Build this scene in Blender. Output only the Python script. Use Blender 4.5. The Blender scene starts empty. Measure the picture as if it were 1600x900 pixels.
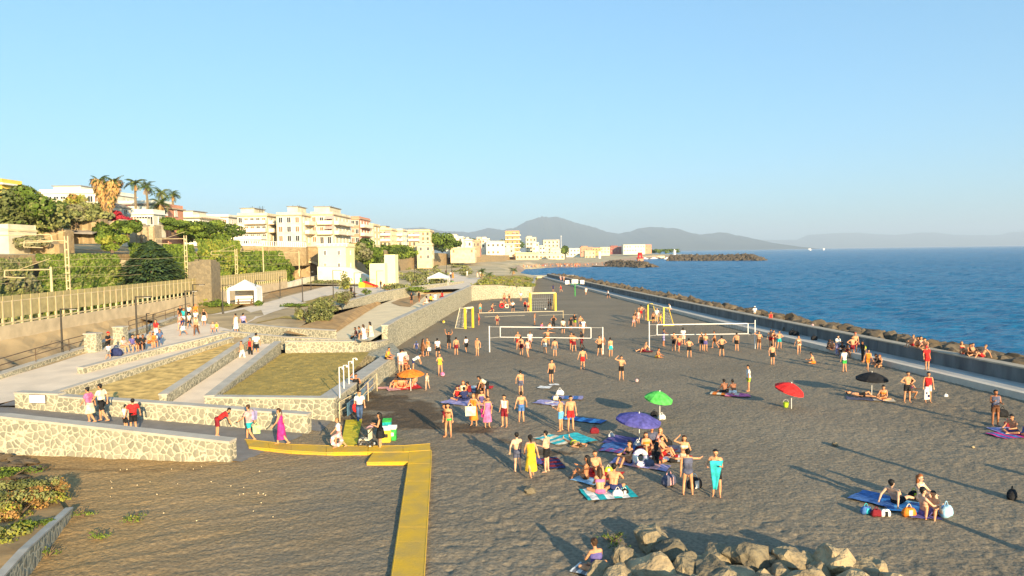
import bpy, bmesh, math, random
import numpy as np
from mathutils import Vector, Matrix, noise as mnoise
random.seed(7); R = math.radians
scene = bpy.context.scene; col = scene.collection

# ---------------------------------------------------------------- camera
H, F, PITCH, ROLL = 9.5, 1080.0, R(2.95), R(0.8)
_f = Vector((0, math.cos(PITCH), -math.sin(PITCH))); _r0 = Vector((1, 0, 0)); _u0 = _r0.cross(_f)
_r = math.cos(ROLL)*_r0 - math.sin(ROLL)*_u0; _u = math.cos(ROLL)*_u0 + math.sin(ROLL)*_r0
CAM = Vector((0, 0, H))
cd = bpy.data.cameras.new('camera'); cd.sensor_width = 36; cd.lens = 36*F/1600; cd.clip_start = .1; cd.clip_end = 90000
cam = bpy.data.objects.new('camera', cd); col.objects.link(cam)
cam.matrix_world = Matrix(((_r.x, _u.x, -_f.x, 0), (_r.y, _u.y, -_f.y, 0), (_r.z, _u.z, -_f.z, H), (0, 0, 0, 1)))
scene.camera = cam
# ---------------------------------------------------------------- light
SUN_EL, SUN_AZ = 14.0, 23.5            # azimuth: degrees to the right of straight behind the camera
world = bpy.data.worlds.new('World'); scene.world = world; world.use_nodes = True
wn = world.node_tree.nodes; wl = world.node_tree.links
sky = wn.new('ShaderNodeTexSky'); sky.sky_type = 'NISHITA'; sky.sun_disc = False
sky.sun_elevation = R(SUN_EL); sky.sun_rotation = R(180 - SUN_AZ)
sky.air_density = 1.0; sky.dust_density = 1.0; sky.ozone_density = 3.0
bg = wn['Background']; bg.inputs['Strength'].default_value = 0.073
hs = wn.new('ShaderNodeHueSaturation'); hs.inputs['Saturation'].default_value = 1.0; gm = wn.new('ShaderNodeGamma'); gm.inputs['Gamma'].default_value = .56; tn = wn.new('ShaderNodeVectorMath'); tn.operation = 'MULTIPLY'; tn.inputs[1].default_value = (1.38, 2.15, 2.56); wl.new(sky.outputs[0], gm.inputs[0]); wl.new(gm.outputs[0], tn.inputs[0]); wl.new(tn.outputs[0], hs.inputs['Color']); wl.new(hs.outputs[0], bg.inputs['Color'])
sd = bpy.data.lights.new('sun', 'SUN'); sd.energy = 5.0; sd.angle = R(.53); sd.color = (1, .77, .46)
so = bpy.data.objects.new('sun', sd); col.objects.link(so)
sdir = Vector((math.sin(R(SUN_AZ))*math.cos(R(SUN_EL)), -math.cos(R(SUN_AZ))*math.cos(R(SUN_EL)), math.sin(R(SUN_EL))))
so.rotation_euler = sdir.to_track_quat('Z', 'Y').to_euler(); so.location = (0, 0, 60)
scene.view_settings.view_transform = 'Standard'; scene.view_settings.look = 'None'
scene.view_settings.gamma = 1; scene.view_settings.use_curve_mapping = False
scene.view_settings.exposure = 1.32

# ---------------------------------------------------------------- photo pixel -> point of the place
def ray(px, py): return _f + _r*((px-800)/F) + _u*((450-py)/F)
def P(px, py, z=0.0):
    d = ray(px, py)
    if callable(z):
        zz = 1.0
        for _ in range(25):
            q = CAM + d*((zz-H)/d.z); zz = .5*zz + .5*z(q.y)
        return CAM + d*((zz-H)/d.z)
    return CAM + d*((z-H)/d.z)
def PY(px, py, Y): d = ray(px, py); return CAM + d*(Y/d.y)

# ---------------------------------------------------------------- materials
MT = {}
def new_mat(name):
    m = bpy.data.materials.new(name); m.use_nodes = True; MT[name] = m
    return m, m.node_tree.nodes, m.node_tree.links, m.node_tree.nodes['Principled BSDF']
def mapped(n, l, scale, stretch=(1, 1, 1), obj=False):
    g = n.new('ShaderNodeTexCoord') if obj else n.new('ShaderNodeNewGeometry')
    mp = n.new('ShaderNodeMapping'); mp.inputs['Scale'].default_value = [scale*s for s in stretch]
    l.new(g.outputs['Object' if obj else 'Position'], mp.inputs[0]); return mp
def mat(name, c, rough=.8, var=.15, scale=2.0, bump=0.0, bscale=None, spec=.3, metal=0, c2=None, stretch=(1, 1, 1), detail=5, obj=False, bdist=.05):
    if name in MT: return MT[name]
    m, n, l, b = new_mat(name)
    b.inputs['Roughness'].default_value = rough; b.inputs['Specular IOR Level'].default_value = spec; b.inputs['Metallic'].default_value = metal
    mp = mapped(n, l, scale, stretch, obj); t = n.new('ShaderNodeTexNoise'); t.inputs['Scale'].default_value = 1; t.inputs['Detail'].default_value = detail
    l.new(mp.outputs[0], t.inputs['Vector'])
    r = n.new('ShaderNodeValToRGB'); r.color_ramp.elements[0].position = .3; r.color_ramp.elements[1].position = .7
    a = c2 or tuple(x*(1-var*1.3) for x in c); bb = c if c2 else tuple(min(1, x*(1+var)) for x in c)
    r.color_ramp.elements[0].color = (*a, 1); r.color_ramp.elements[1].color = (*bb, 1)
    l.new(t.outputs[0], r.inputs[0]); l.new(r.outputs[0], b.inputs['Base Color'])
    if bump:
        t2 = t
        if bscale:
            mp2 = mapped(n, l, bscale, stretch, obj); t2 = n.new('ShaderNodeTexNoise'); t2.inputs['Scale'].default_value = 1; t2.inputs['Detail'].default_value = 4
            l.new(mp2.outputs[0], t2.inputs['Vector'])
        bp = n.new('ShaderNodeBump'); bp.inputs['Strength'].default_value = bump; bp.inputs['Distance'].default_value = bdist
        l.new(t2.outputs[0], bp.inputs['Height']); l.new(bp.outputs[0], b.inputs['Normal'])
    return m
def plain(name, c, rough=.7, metal=0, spec=.3): return mat(name, c, rough, .06, 3.0, spec=spec, metal=metal)

def stone_mat(name, stone1, stone2, mortar, scale=2.6, width=.07):
    m, n, l, b = new_mat(name); b.inputs['Roughness'].default_value = .9; b.inputs['Specular IOR Level'].default_value = .15
    mp = mapped(n, l, scale)
    nz = n.new('ShaderNodeTexNoise'); nz.inputs['Scale'].default_value = 1.4; l.new(mp.outputs[0], nz.inputs['Vector'])
    mx = n.new('ShaderNodeVectorMath'); mx.operation = 'MULTIPLY_ADD'; mx.inputs[1].default_value = (.45, .45, .45)
    l.new(nz.outputs['Color'], mx.inputs[0]); l.new(mp.outputs[0], mx.inputs[2])
    v = n.new('ShaderNodeTexVoronoi'); v.feature = 'DISTANCE_TO_EDGE'; v.inputs['Scale'].default_value = 1; l.new(mx.outputs[0], v.inputs['Vector'])
    v2 = n.new('ShaderNodeTexVoronoi'); v2.inputs['Scale'].default_value = 1; l.new(mx.outputs[0], v2.inputs['Vector'])
    r = n.new('ShaderNodeValToRGB'); r.color_ramp.elements[0].position = width*.55; r.color_ramp.elements[1].position = width*1.3
    r.color_ramp.elements[0].color = (0, 0, 0, 1); r.color_ramp.elements[1].color = (1, 1, 1, 1); l.new(v.outputs[0], r.inputs[0])
    sx = n.new('ShaderNodeSeparateColor'); l.new(v2.outputs['Color'], sx.inputs[0])
    sc = n.new('ShaderNodeMixRGB'); sc.inputs[1].default_value = (*stone1, 1); sc.inputs[2].default_value = (*stone2, 1); l.new(sx.outputs[0], sc.inputs[0])
    mm = n.new('ShaderNodeMixRGB'); mm.inputs[1].default_value = (*mortar, 1); l.new(r.outputs[0], mm.inputs[0]); l.new(sc.outputs[0], mm.inputs[2])
    t = n.new('ShaderNodeTexNoise'); mp3 = mapped(n, l, 9); l.new(mp3.outputs[0], t.inputs['Vector']); t.inputs['Scale'].default_value = 1
    rr = n.new('ShaderNodeValToRGB'); rr.color_ramp.elements[0].color = (.72, .72, .72, 1); rr.color_ramp.elements[1].color = (1.15, 1.15, 1.15, 1); l.new(t.outputs[0], rr.inputs[0])
    mu = n.new('ShaderNodeMixRGB'); mu.blend_type = 'MULTIPLY'; mu.inputs[0].default_value = 1; l.new(mm.outputs[0], mu.inputs[1]); l.new(rr.outputs[0], mu.inputs[2])
    l.new(mu.outputs[0], b.inputs['Base Color'])
    bp = n.new('ShaderNodeBump'); bp.inputs['Strength'].default_value = .9; bp.inputs['Distance'].default_value = .06
    l.new(v.outputs[0], bp.inputs['Height']); l.new(bp.outputs[0], b.inputs['Normal'])
    return m
stone_mat('stone_wall', (.25, .24, .185), (.36, .34, .255), (.60, .54, .39), 3.1)
stone_mat('old_masonry', (.30, .22, .12), (.46, .34, .19), (.36, .27, .16), 1.6, .05)
stone_mat('tower_stone', (.34, .27, .18), (.52, .41, .26), (.42, .33, .21), 2.5, .05)
mat('coping', (.46, .42, .35), .85, .12, 1.2, .15, 12)
mat('asphalt_ramp', (.20, .19, .18), .9, .12, 1.5, .2, 20)
mat('concrete_path', (.74, .61, .46), .9, .10, .6, .15, 10)
mat('cream_path', (.80, .63, .38), .9, .08, .5)
mat('soil', (.42, .26, .11), .95, .25, 1.0, .4, 4)
mat('dry_bed', (.62, .42, .14), .95, .35, 1.6, .4, 5)
mat('lawn_dry', (.50, .35, .09), .95, .3, 1.4, 1.0, 11, c2=(.30, .23, .065), detail=8, bdist=.12)
mat('rough_ground', (.56, .41, .22), .95, .3, .35, .5, 2, c2=(.30, .22, .12))
mat('town_ground', (.66, .52, .33), .95, .3, .12, c2=(.34, .29, .15), detail=9)
mat('far_sand', (.34, .25, .18), .95, .15, .1)
mat('seawall_face', (.145, .155, .155), .85, .3, 1.2, .2, 6, stretch=(1, 1, .25))
mat('seawall_top', (.42, .36, .27), .85, .12, 2)
mat('walk', (.42, .41, .38), .85, .12, 1.0)
mat('kerb_strip', (.62, .55, .45), .85, .08, 2)
stone_mat('ruin_stone', (.19, .16, .11), (.28, .23, .15), (.22, .18, .12), 2.5, .05)
mat('sea_rock', (.115, .09, .06), .9, .4, .8, .6, 3)
mat('pile_rock', (.52, .42, .26), .9, .3, 1.6, 1.0, 6, c2=(.24, .20, .14), detail=9, bdist=.12)
mat('dark_rock', (.13, .115, .095), .9, .4, .4)
mat('yellow_board', (.74, .44, .018), .8, .12, 1.1, .3, 14, c2=(.50, .33, .07), detail=9)
mat('green_board', (.60, .47, .02), .75, .2, 3)
mat('white_paint', (.80, .78, .74), .6, .04, 3)
mat('cream_wall', (.72, .64, .46), .85, .16, .5, detail=8)
mat('ochre_wall', (.74, .60, .36), .85, .16, .6)
mat('white_wall', (.76, .71, .58), .85, .12, .6)
mat('lemon_wall', (.84, .76, .44), .85, .05, .6)
mat('pink_wall', (.60, .28, .18), .85, .1, .6)
mat('orange_wall', (.62, .34, .15), .85, .1, .6)
mat('yellow_wall', (.78, .55, .10), .85, .06, .6)
mat('balcony_wall', (.82, .74, .58), .8, .06, 1)
mat('roof_slab', (.50, .38, .26), .85, .12, 1)
mat('grey_roof', (.30, .27, .24), .85, .12, 1)
mat('glass_dark', (.035, .04, .045), .25, .1, 2, spec=.5)
mat('shutter', (.25, .15, .08), .7, .1, 2)
mat('concrete_post', (.60, .48, .28), .85, .08, 3)
mat('fence_panel_x', (.40, .30, .14), .85, .12, 1.5)
mat('concrete_base', (.60, .48, .31), .9, .15, 1)
mat('dark_metal', (.045, .04, .035), .5, .1, 3, metal=.3)
mat('rust_rail', (.10, .065, .04), .6, .2, 3)
mat('bark', (.16, .11, .07), .95, .2, 5)
mat('palm_bark', (.22, .17, .11), .95, .2, 6)
for nm, a in (('leaf_dark', (.055, .090, .015)), ('leaf_mid', (.095, .145, .02)), ('leaf_light', (.17, .23, .03)), ('leaf_yellow', (.26, .26, .04)), ('leaf_conifer', (.045, .085, .035)), ('leaf_conifer_light', (.085, .13, .05)),
              ('leaf_olive', (.23, .24, .08)), ('leaf_olive_dark', (.12, .14, .045)), ('leaf_grey', (.20, .19, .10)), ('leaf_rust', (.34, .19, .06)), ('leaf_red', (.36, .025, .04)), ('frond_green', (.08, .12, .03)), ('frond_light', (.16, .19, .06)), ('frond_dead', (.48, .28, .10))):
    mat(nm, a, .7, .3, 1.5, spec=.2)
mat('ballast', (.20, .15, .10), .95, .3, 1)
COL = dict(red=(.65, .03, .03), white=(.80, .78, .74), black=(.02, .02, .022), navy=(.03, .04, .12), blue=(.07, .17, .42), sky=(.15, .45, .8), teal=(.02, .42, .45),
           palegreen=(.45, .68, .30), turq=(.04, .50, .55), green=(.05, .42, .08), lime=(.45, .65, .04), yellow=(.80, .50, .04), orange=(.80, .22, .03), pink=(.75, .16, .34), rose=(.80, .40, .38), magenta=(.65, .04, .25),
           purple=(.13, .11, .31), violet=(.10, .095, .34), pgreen=(.10, .52, .10), lilac=(.35, .32, .55), grey=(.22, .22, .23), brown=(.16, .07, .035), tan=(.50, .33, .19), cream=(.75, .66, .48), maroon=(.22, .02, .03), jeans=(.07, .12, .25), denim=(.10, .11, .17), ltblue=(.35, .60, .80))
SK = [(.62, .30, .15), (.52, .22, .10), (.40, .16, .07), (.26, .11, .055), (.70, .42, .27)]
HR = dict(k=(.012, .01, .009), b=(.06, .03, .015), l=(.28, .15, .06), g=(.35, .32, .28), w=(.75, .73, .7), r=(.5, .04, .04), o=(.30, .10, .03))
def cloth(c): return mat('fabric_'+c, COL[c], .85, .28, 5, .5, 9, spec=.15, detail=3, bdist=.03)
def skin(i): return mat('skin_%d' % i, SK[i], .55, .22, 5, spec=.35)
def hairm(k): return mat('hair_'+k, HR[k], .6, .2, 12)

_m = MT['pile_rock']; _n = _m.node_tree.nodes; _l = _m.node_tree.links; _b = _n['Principled BSDF']; _src = _b.inputs['Base Color'].links[0].from_socket
_oi = _n.new('ShaderNodeObjectInfo'); _rp = _n.new('ShaderNodeValToRGB'); _rp.color_ramp.elements[0].color = (.42, .44, .46, 1); _rp.color_ramp.elements[1].color = (1.05, 1.0, .92, 1); _mu = _n.new('ShaderNodeMixRGB'); _mu.blend_type = 'MULTIPLY'; _mu.inputs[0].default_value = 1
_l.new(_oi.outputs['Random'], _rp.inputs[0]); _l.new(_src, _mu.inputs[1]); _l.new(_rp.outputs[0], _mu.inputs[2]); _l.new(_mu.outputs[0], _b.inputs['Base Color'])
# ---------------------------------------------------------------- mesh builder
class MB:
    def __init__(s): s.v = []; s.f = []; s.m = []; s.cur = 0
    def add(s, vs, fs, mi=None):
        o = len(s.v); s.v += [tuple(x) for x in vs]; s.f += [tuple(o+i for i in f) for f in fs]; s.m += [s.cur if mi is None else mi]*len(fs)
    def box(s, c, size, rz=0, mi=None):
        hx, hy, hz = size[0]/2, size[1]/2, size[2]/2; ca, sa = math.cos(rz), math.sin(rz)
        vs = [(c[0]+x*ca-y*sa, c[1]+x*sa+y*ca, c[2]+z) for x, y, z in ((-hx, -hy, -hz), (hx, -hy, -hz), (hx, hy, -hz), (-hx, hy, -hz), (-hx, -hy, hz), (hx, -hy, hz), (hx, hy, hz), (-hx, hy, hz))]
        s.add(vs, [(0, 3, 2, 1), (4, 5, 6, 7), (0, 1, 5, 4), (1, 2, 6, 5), (2, 3, 7, 6), (3, 0, 4, 7)], mi); return s
    def tube(s, p0, p1, r0, r1=None, n=8, mi=None, caps=True):
        p0, p1 = Vector(p0), Vector(p1); r1 = r0 if r1 is None else r1; d = (p1-p0)
        if d.length < 1e-6: return s
        d.normalize(); a = d.orthogonal().normalized(); b = d.cross(a)
        vs = [p0+(a*math.cos(t)+b*math.sin(t))*r0 for t in [2*math.pi*i/n for i in range(n)]] + [p1+(a*math.cos(t)+b*math.sin(t))*r1 for t in [2*math.pi*i/n for i in range(n)]]
        fs = [(i, (i+1) % n, n+(i+1) % n, n+i) for i in range(n)]
        if caps: fs += [tuple(range(n-1, -1, -1)), tuple(range(n, 2*n))]
        s.add(vs, fs, mi); return s
    def path(s, pts, r, n=6, mi=None):
        for a, b in zip(pts, pts[1:]): s.tube(a, b, r, r, n, mi)
        return s
    def quad(s, a, b, c, d, mi=None): s.add([a, b, c, d], [(0, 1, 2, 3)], mi); return s
    def prism(s, poly, z0, z1, mi=None):
        n = len(poly); zt = z1 if isinstance(z1, (list, tuple)) else [z1]*n; zb = z0 if isinstance(z0, (list, tuple)) else [z0]*n
        vs = [(p[0], p[1], zb[i]) for i, p in enumerate(poly)] + [(p[0], p[1], zt[i]) for i, p in enumerate(poly)]
        s.add(vs, [tuple(range(n-1, -1, -1)), tuple(range(n, 2*n))] + [(i, (i+1) % n, n+(i+1) % n, n+i) for i in range(n)], mi); return s
    def capsule(s, p0, p1, r0, r1, n=10, k=3, mi=None):
        p0, p1 = Vector(p0), Vector(p1); d = p1-p0; L = d.length
        d = d.normalized() if L > 1e-6 else Vector((0, 0, 1)); a = d.orthogonal().normalized(); b = d.cross(a)
        rings = []
        for i in range(1, k+1): t = -math.pi/2+math.pi/2*i/k; rings.append((p0+d*r0*math.sin(t), r0*math.cos(t)))
        for i in range(0, k): t = math.pi/2*i/k; rings.append((p1+d*r1*math.sin(t), r1*math.cos(t)))
        vs = [p0-d*r0]; fs = []
        for c, r in rings: vs += [c+(a*math.cos(2*math.pi*j/n)+b*math.sin(2*math.pi*j/n))*r for j in range(n)]
        vs.append(p1+d*r1); e = len(vs)-1
        for j in range(n): fs.append((0, 1+(j+1) % n, 1+j))
        for q in range(len(rings)-1):
            for j in range(n): A = 1+q*n; B = A+n; fs.append((A+j, A+(j+1) % n, B+(j+1) % n, B+j))
        A = 1+(len(rings)-1)*n
        for j in range(n): fs.append((A+j, A+(j+1) % n, e))
        s.add(vs, fs, mi); return s
    def sphere(s, c, r, n=12, k=6, mi=None, sq=(1, 1, 1)):
        c = Vector(c); vs = []; fs = []
        for i in range(1, k):
            t = math.pi*i/k
            vs += [(c.x+r*sq[0]*math.sin(t)*math.cos(2*math.pi*j/n), c.y+r*sq[1]*math.sin(t)*math.sin(2*math.pi*j/n), c.z+r*sq[2]*math.cos(t)) for j in range(n)]
        vs += [(c.x, c.y, c.z+r*sq[2]), (c.x, c.y, c.z-r*sq[2])]; T = len(vs)-2
        for i in range(k-2):
            for j in range(n): fs.append((i*n+j, (i+1)*n+j, (i+1)*n+(j+1) % n, i*n+(j+1) % n))
        for j in range(n): fs.append((T, j, (j+1) % n)); fs.append((T+1, (k-2)*n+(j+1) % n, (k-2)*n+j))
        s.add(vs, fs, mi); return s
    def torus(s, c, R1, r, n=20, k=8, M=None, mi=None):
        vs = []; fs = []
        for i in range(n):
            for j in range(k):
                a, b = 2*math.pi*i/n, 2*math.pi*j/k; p = Vector(((R1+r*math.cos(b))*math.cos(a), (R1+r*math.cos(b))*math.sin(a), r*math.sin(b)))
                if M: p = M @ p
                vs.append(p+Vector(c))
        for i in range(n):
            for j in range(k): fs.append((i*k+j, ((i+1) % n)*k+j, ((i+1) % n)*k+(j+1) % k, i*k+(j+1) % k))
        s.add(vs, fs, mi); return s
    def mesh(s, name, mats=(), smooth=False):
        me = bpy.data.meshes.new(name); me.from_pydata(s.v, [], s.f)
        for m in mats: me.materials.append(MT[m] if isinstance(m, str) else m)
        if len(mats) > 1: me.polygons.foreach_set('material_index', s.m)
        if smooth: me.polygons.foreach_set('use_smooth', [True]*len(s.f))
        me.update(); return me
    def build(s, name, mats, parent=None, smooth=False, loc=None):
        if isinstance(mats, str) or not isinstance(mats, (list, tuple)): mats = [mats]
        o = bpy.data.objects.new(name, s.mesh(name, mats, smooth)); col.objects.link(o)
        if parent: o.parent = parent
        if loc is not None: o.location = loc
        return o
def tag(o, label=None, cat=None, group=None, kind=None):
    if label: o['label'] = label
    if cat: o['category'] = cat
    if group: o['group'] = group
    if kind: o['kind'] = kind
    return o
def empty(name, loc=(0, 0, 0), label=None, cat=None, group=None, rz=0):
    o = bpy.data.objects.new(name, None); col.objects.link(o); o.location = loc; o.rotation_euler = (0, 0, rz); o.empty_display_size = .2
    return tag(o, label, cat, group)
def struct(mb, name, mats): return tag(mb.build(name, mats), kind='structure')
def inst(name, me, parent=None, loc=(0, 0, 0), rot=(0, 0, 0), sc=1):
    o = bpy.data.objects.new(name, me); col.objects.link(o); o.location = loc; o.rotation_euler = rot
    o.scale = (sc, sc, sc) if not isinstance(sc, (tuple, list)) else sc
    if parent: o.parent = parent
    return o
def copy_tree(o, parent=None):
    c = o.copy(); col.objects.link(c)
    if parent: c.parent = parent
    for ch in list(o.children): copy_tree(ch, c)
    return c

# value noise on numpy arrays
_rng = np.random.RandomState(3); _T = _rng.rand(256, 256)
def vnoise(x, y):
    xi = np.floor(x).astype(int); yi = np.floor(y).astype(int); fx = x-xi; fy = y-yi; fx = fx*fx*(3-2*fx); fy = fy*fy*(3-2*fy)
    a = _T[xi % 256, yi % 256]; b = _T[(xi+1) % 256, yi % 256]; c = _T[xi % 256, (yi+1) % 256]; d = _T[(xi+1) % 256, (yi+1) % 256]
    return (a*(1-fx)+b*fx)*(1-fy)+(c*(1-fx)+d*fx)*fy
def np_mesh(name, V, Q, mats, smooth=True, attrs=None):
    me = bpy.data.meshes.new(name); me.vertices.add(len(V)); me.vertices.foreach_set('co', V.astype(np.float32).ravel())
    me.loops.add(Q.size); me.loops.foreach_set('vertex_index', Q.astype(np.int32).ravel()); k = Q.shape[1]
    me.polygons.add(len(Q)); me.polygons.foreach_set('loop_start', np.arange(0, Q.size, k, dtype=np.int32))
    try: me.polygons.foreach_set('loop_total', np.full(len(Q), k, dtype=np.int32))
    except Exception: pass
    me.update(calc_edges=True)
    if smooth: me.polygons.foreach_set('use_smooth', np.ones(len(Q), dtype=bool))
    for m in mats: me.materials.append(MT[m] if isinstance(m, str) else m)
    for an, av in (attrs or {}).items():
        at = me.attributes.new(an, 'FLOAT', 'POINT'); at.data.foreach_set('value', av.astype(np.float32))
    o = bpy.data.objects.new(name, me); col.objects.link(o); return o
# ================================================================ SETTING
SEAW = [(36.0, 24), (34.0, 42), (31.8, 60), (28.6, 88), (22.8, 144), (12.9, 256)]     # inner foot of the sea wall
KERB = [(33.6, 24), (31.3, 42), (29.0, 62), (26.6, 84), (21.2, 138), (11.2, 252)]    # beach edge of the walk
def lerpX(line, Y):
    Y = np.asarray(Y, float); return np.interp(Y, [p[1] for p in line], [p[0] for p in line])
def zp(Y): return 1.1 + 1.6*min(1, max(0, (Y-40)/38.0))      # height of the upper promenade
# ---- sand
def sand_material():
    m, n, l, b = new_mat('sand'); b.inputs['Roughness'].default_value = .95; b.inputs['Specular IOR Level'].default_value = .1
    mp = mapped(n, l, .09); t = n.new('ShaderNodeTexNoise'); t.inputs['Scale'].default_value = 1; t.inputs['Detail'].default_value = 6; l.new(mp.outputs[0], t.inputs[0])
    r = n.new('ShaderNodeValToRGB'); r.color_ramp.elements[0].position = .35; r.color_ramp.elements[1].position = .68
    r.color_ramp.elements[0].color = (.235, .195, .140, 1); r.color_ramp.elements[1].color = (.295, .245, .176, 1); l.new(t.outputs[0], r.inputs[0])
    mp2 = mapped(n, l, 8); t2 = n.new('ShaderNodeTexNoise'); t2.inputs['Scale'].default_value = 1; t2.inputs['Detail'].default_value = 6; l.new(mp2.outputs[0], t2.inputs[0])
    r2 = n.new('ShaderNodeValToRGB'); r2.color_ramp.elements[0].position = .36; r2.color_ramp.elements[1].position = .62
    r2.color_ramp.elements[0].color = (.66, .66, .66, 1); r2.color_ramp.elements[1].color = (1.08, 1.08, 1.08, 1); l.new(t2.outputs[0], r2.inputs[0])
    mu = n.new('ShaderNodeMixRGB'); mu.blend_type = 'MULTIPLY'; mu.inputs[0].default_value = .8; l.new(r.outputs[0], mu.inputs[1]); l.new(r2.outputs[0], mu.inputs[2])
    aw = n.new('ShaderNodeAttribute'); aw.attribute_name = 'wet'; ab = n.new('ShaderNodeAttribute'); ab.attribute_name = 'brown'
    mb = n.new('ShaderNodeMixRGB'); mb.blend_type = 'MULTIPLY'; mb.inputs[2].default_value = (1.50, 1.20, .78, 1); l.new(ab.outputs['Fac'], mb.inputs[0]); l.new(mu.outputs[0], mb.inputs[1])
    mw = n.new('ShaderNodeMixRGB'); mw.blend_type = 'MULTIPLY'; mw.inputs[2].default_value = (.50, .44, .40, 1); l.new(aw.outputs['Fac'], mw.inputs[0]); l.new(mb.outputs[0], mw.inputs[1])
    l.new(mw.outputs[0], b.inputs['Base Color'])
    mp3 = mapped(n, l, 4.5); t3 = n.new('ShaderNodeTexNoise'); t3.inputs['Scale'].default_value = 1; t3.inputs['Detail'].default_value = 5; t3.inputs['Roughness'].default_value = .6; l.new(mp3.outputs[0], t3.inputs[0])
    bp = n.new('ShaderNodeBump'); bp.inputs['Strength'].default_value = .6; bp.inputs['Distance'].default_value = .14; l.new(t3.outputs[0], bp.inputs['Height']); l.new(bp.outputs[0], b.inputs['Normal'])
sand_material()
def seg_dist(X, Y, pts):
    d = np.full(X.shape, 1e9)
    for (a, b, w0), (c, e, w1) in zip(pts, pts[1:]):
        vx, vy = c-a, e-b; t = np.clip(((X-a)*vx+(Y-b)*vy)/(vx*vx+vy*vy), 0, 1)
        d = np.minimum(d, np.hypot(X-a-t*vx, Y-b-t*vy)-(w0+(w1-w0)*t))
    return d
def build_sand():
    ys = [15.0]
    while ys[-1] < 330: ys.append(ys[-1]*1.0043)
    s = np.arange(-.98, 1.18, .0036); Y, S = np.meshgrid(np.array(ys), s, indexing='ij'); X = S*Y
    z = np.zeros_like(X)
    a = vnoise(X*3.9+3, Y*3.4); b = vnoise(X*1.1, Y*1.1+9); c = vnoise(X*8, Y*7); g = vnoise(X*.18+5, Y*.18)
    foot = .35+.65*np.clip((vnoise(X*.07+1, Y*.07+2)-.25)*2.2, 0, 1)
    smooth_zone = np.clip((-X-1)/6, 0, 1)*np.clip((37-Y)/6, 0, 1)
    rip = vnoise((X*.55+Y*.12)*1.3, (Y*1.0-X*.45)*2.6); rip2 = vnoise((X*.5+Y*.1)*2.6, (Y-X*.5)*6.5)
    rough = np.minimum(a, .60)*.095*foot + b*.04 + np.abs(c-.5)*.05*foot - np.clip(vnoise(X*3.0+40, Y*2.4)-.70, 0, 1)*.20*foot
    z += rough*(1-smooth_zone) + (rip*.040+b*.04+rip2*.022+c*.02)*smooth_zone - .07 + (g-.5)*.05
    wet = np.zeros_like(X); nz = vnoise(X*.5, Y*.9)*.6+vnoise(X*1.5, Y*2.4)*.4
    strokes = []
    for pts in ([(560, 632, 1.2), (600, 632, 2.0), (650, 642, 1.6), (680, 665, .8), (740, 672, .7), (800, 690, .6), (860, 712, .4)],
                [(575, 620, 1.0), (640, 625, .6), (700, 640, .2)], [(560, 655, 1.0), (600, 662, 1.3), (660, 668, .4), (690, 662, .2)]):
        strokes.append([(P(x, y).x, P(x, y).y, w) for x, y, w in pts])
    for st in strokes: wet = np.maximum(wet, np.clip(.5-(seg_dist(X, Y, st)+(nz-.5)*3.0)/.35*.5, 0, 1))
    q = [(P(x, y).x, P(x, y).y, w) for x, y, w in ((0, 726, .25), (100, 733, .4), (200, 735, .25), (300, 733, 0))]
    wet = np.maximum(wet, .7*np.clip(.5-(seg_dist(X, Y, q)+(nz-.5)*1.2)/.2*.5, 0, 1))
    brown = np.clip((-X-4)/11+ (nz-.5)*.5, 0, 1)*np.clip((40-Y)/8, 0, 1)
    wallx = lerpX(SEAW, Y)
    V = np.stack([X, Y, z], -1).reshape(-1, 3); ny, nx = X.shape
    idx = np.arange(ny*nx).reshape(ny, nx); Q = np.stack([idx[:-1, :-1], idx[:-1, 1:], idx[1:, 1:], idx[1:, :-1]], -1).reshape(-1, 4)
    ok = ((X < wallx+.25) & (X > -44+0*Y) & (Y < 262)).reshape(-1); Q = Q[ok[Q].all(1)]
    used = np.unique(Q); mp = np.full(len(V), -1); mp[used] = np.arange(len(used))
    o = np_mesh('beach_sand', V[used], mp[Q], ['sand'], True, {'wet': wet.reshape(-1)[used], 'brown': brown.reshape(-1)[used]})
    tag(o, kind='structure')
build_sand()
mb = MB(); mb.quad((-44, -80, -.06), (36, -80, -.06), (36, 15.1, -.06), (-44, 15.1, -.06)); struct(mb, 'beach_ground', 'sand')
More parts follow.
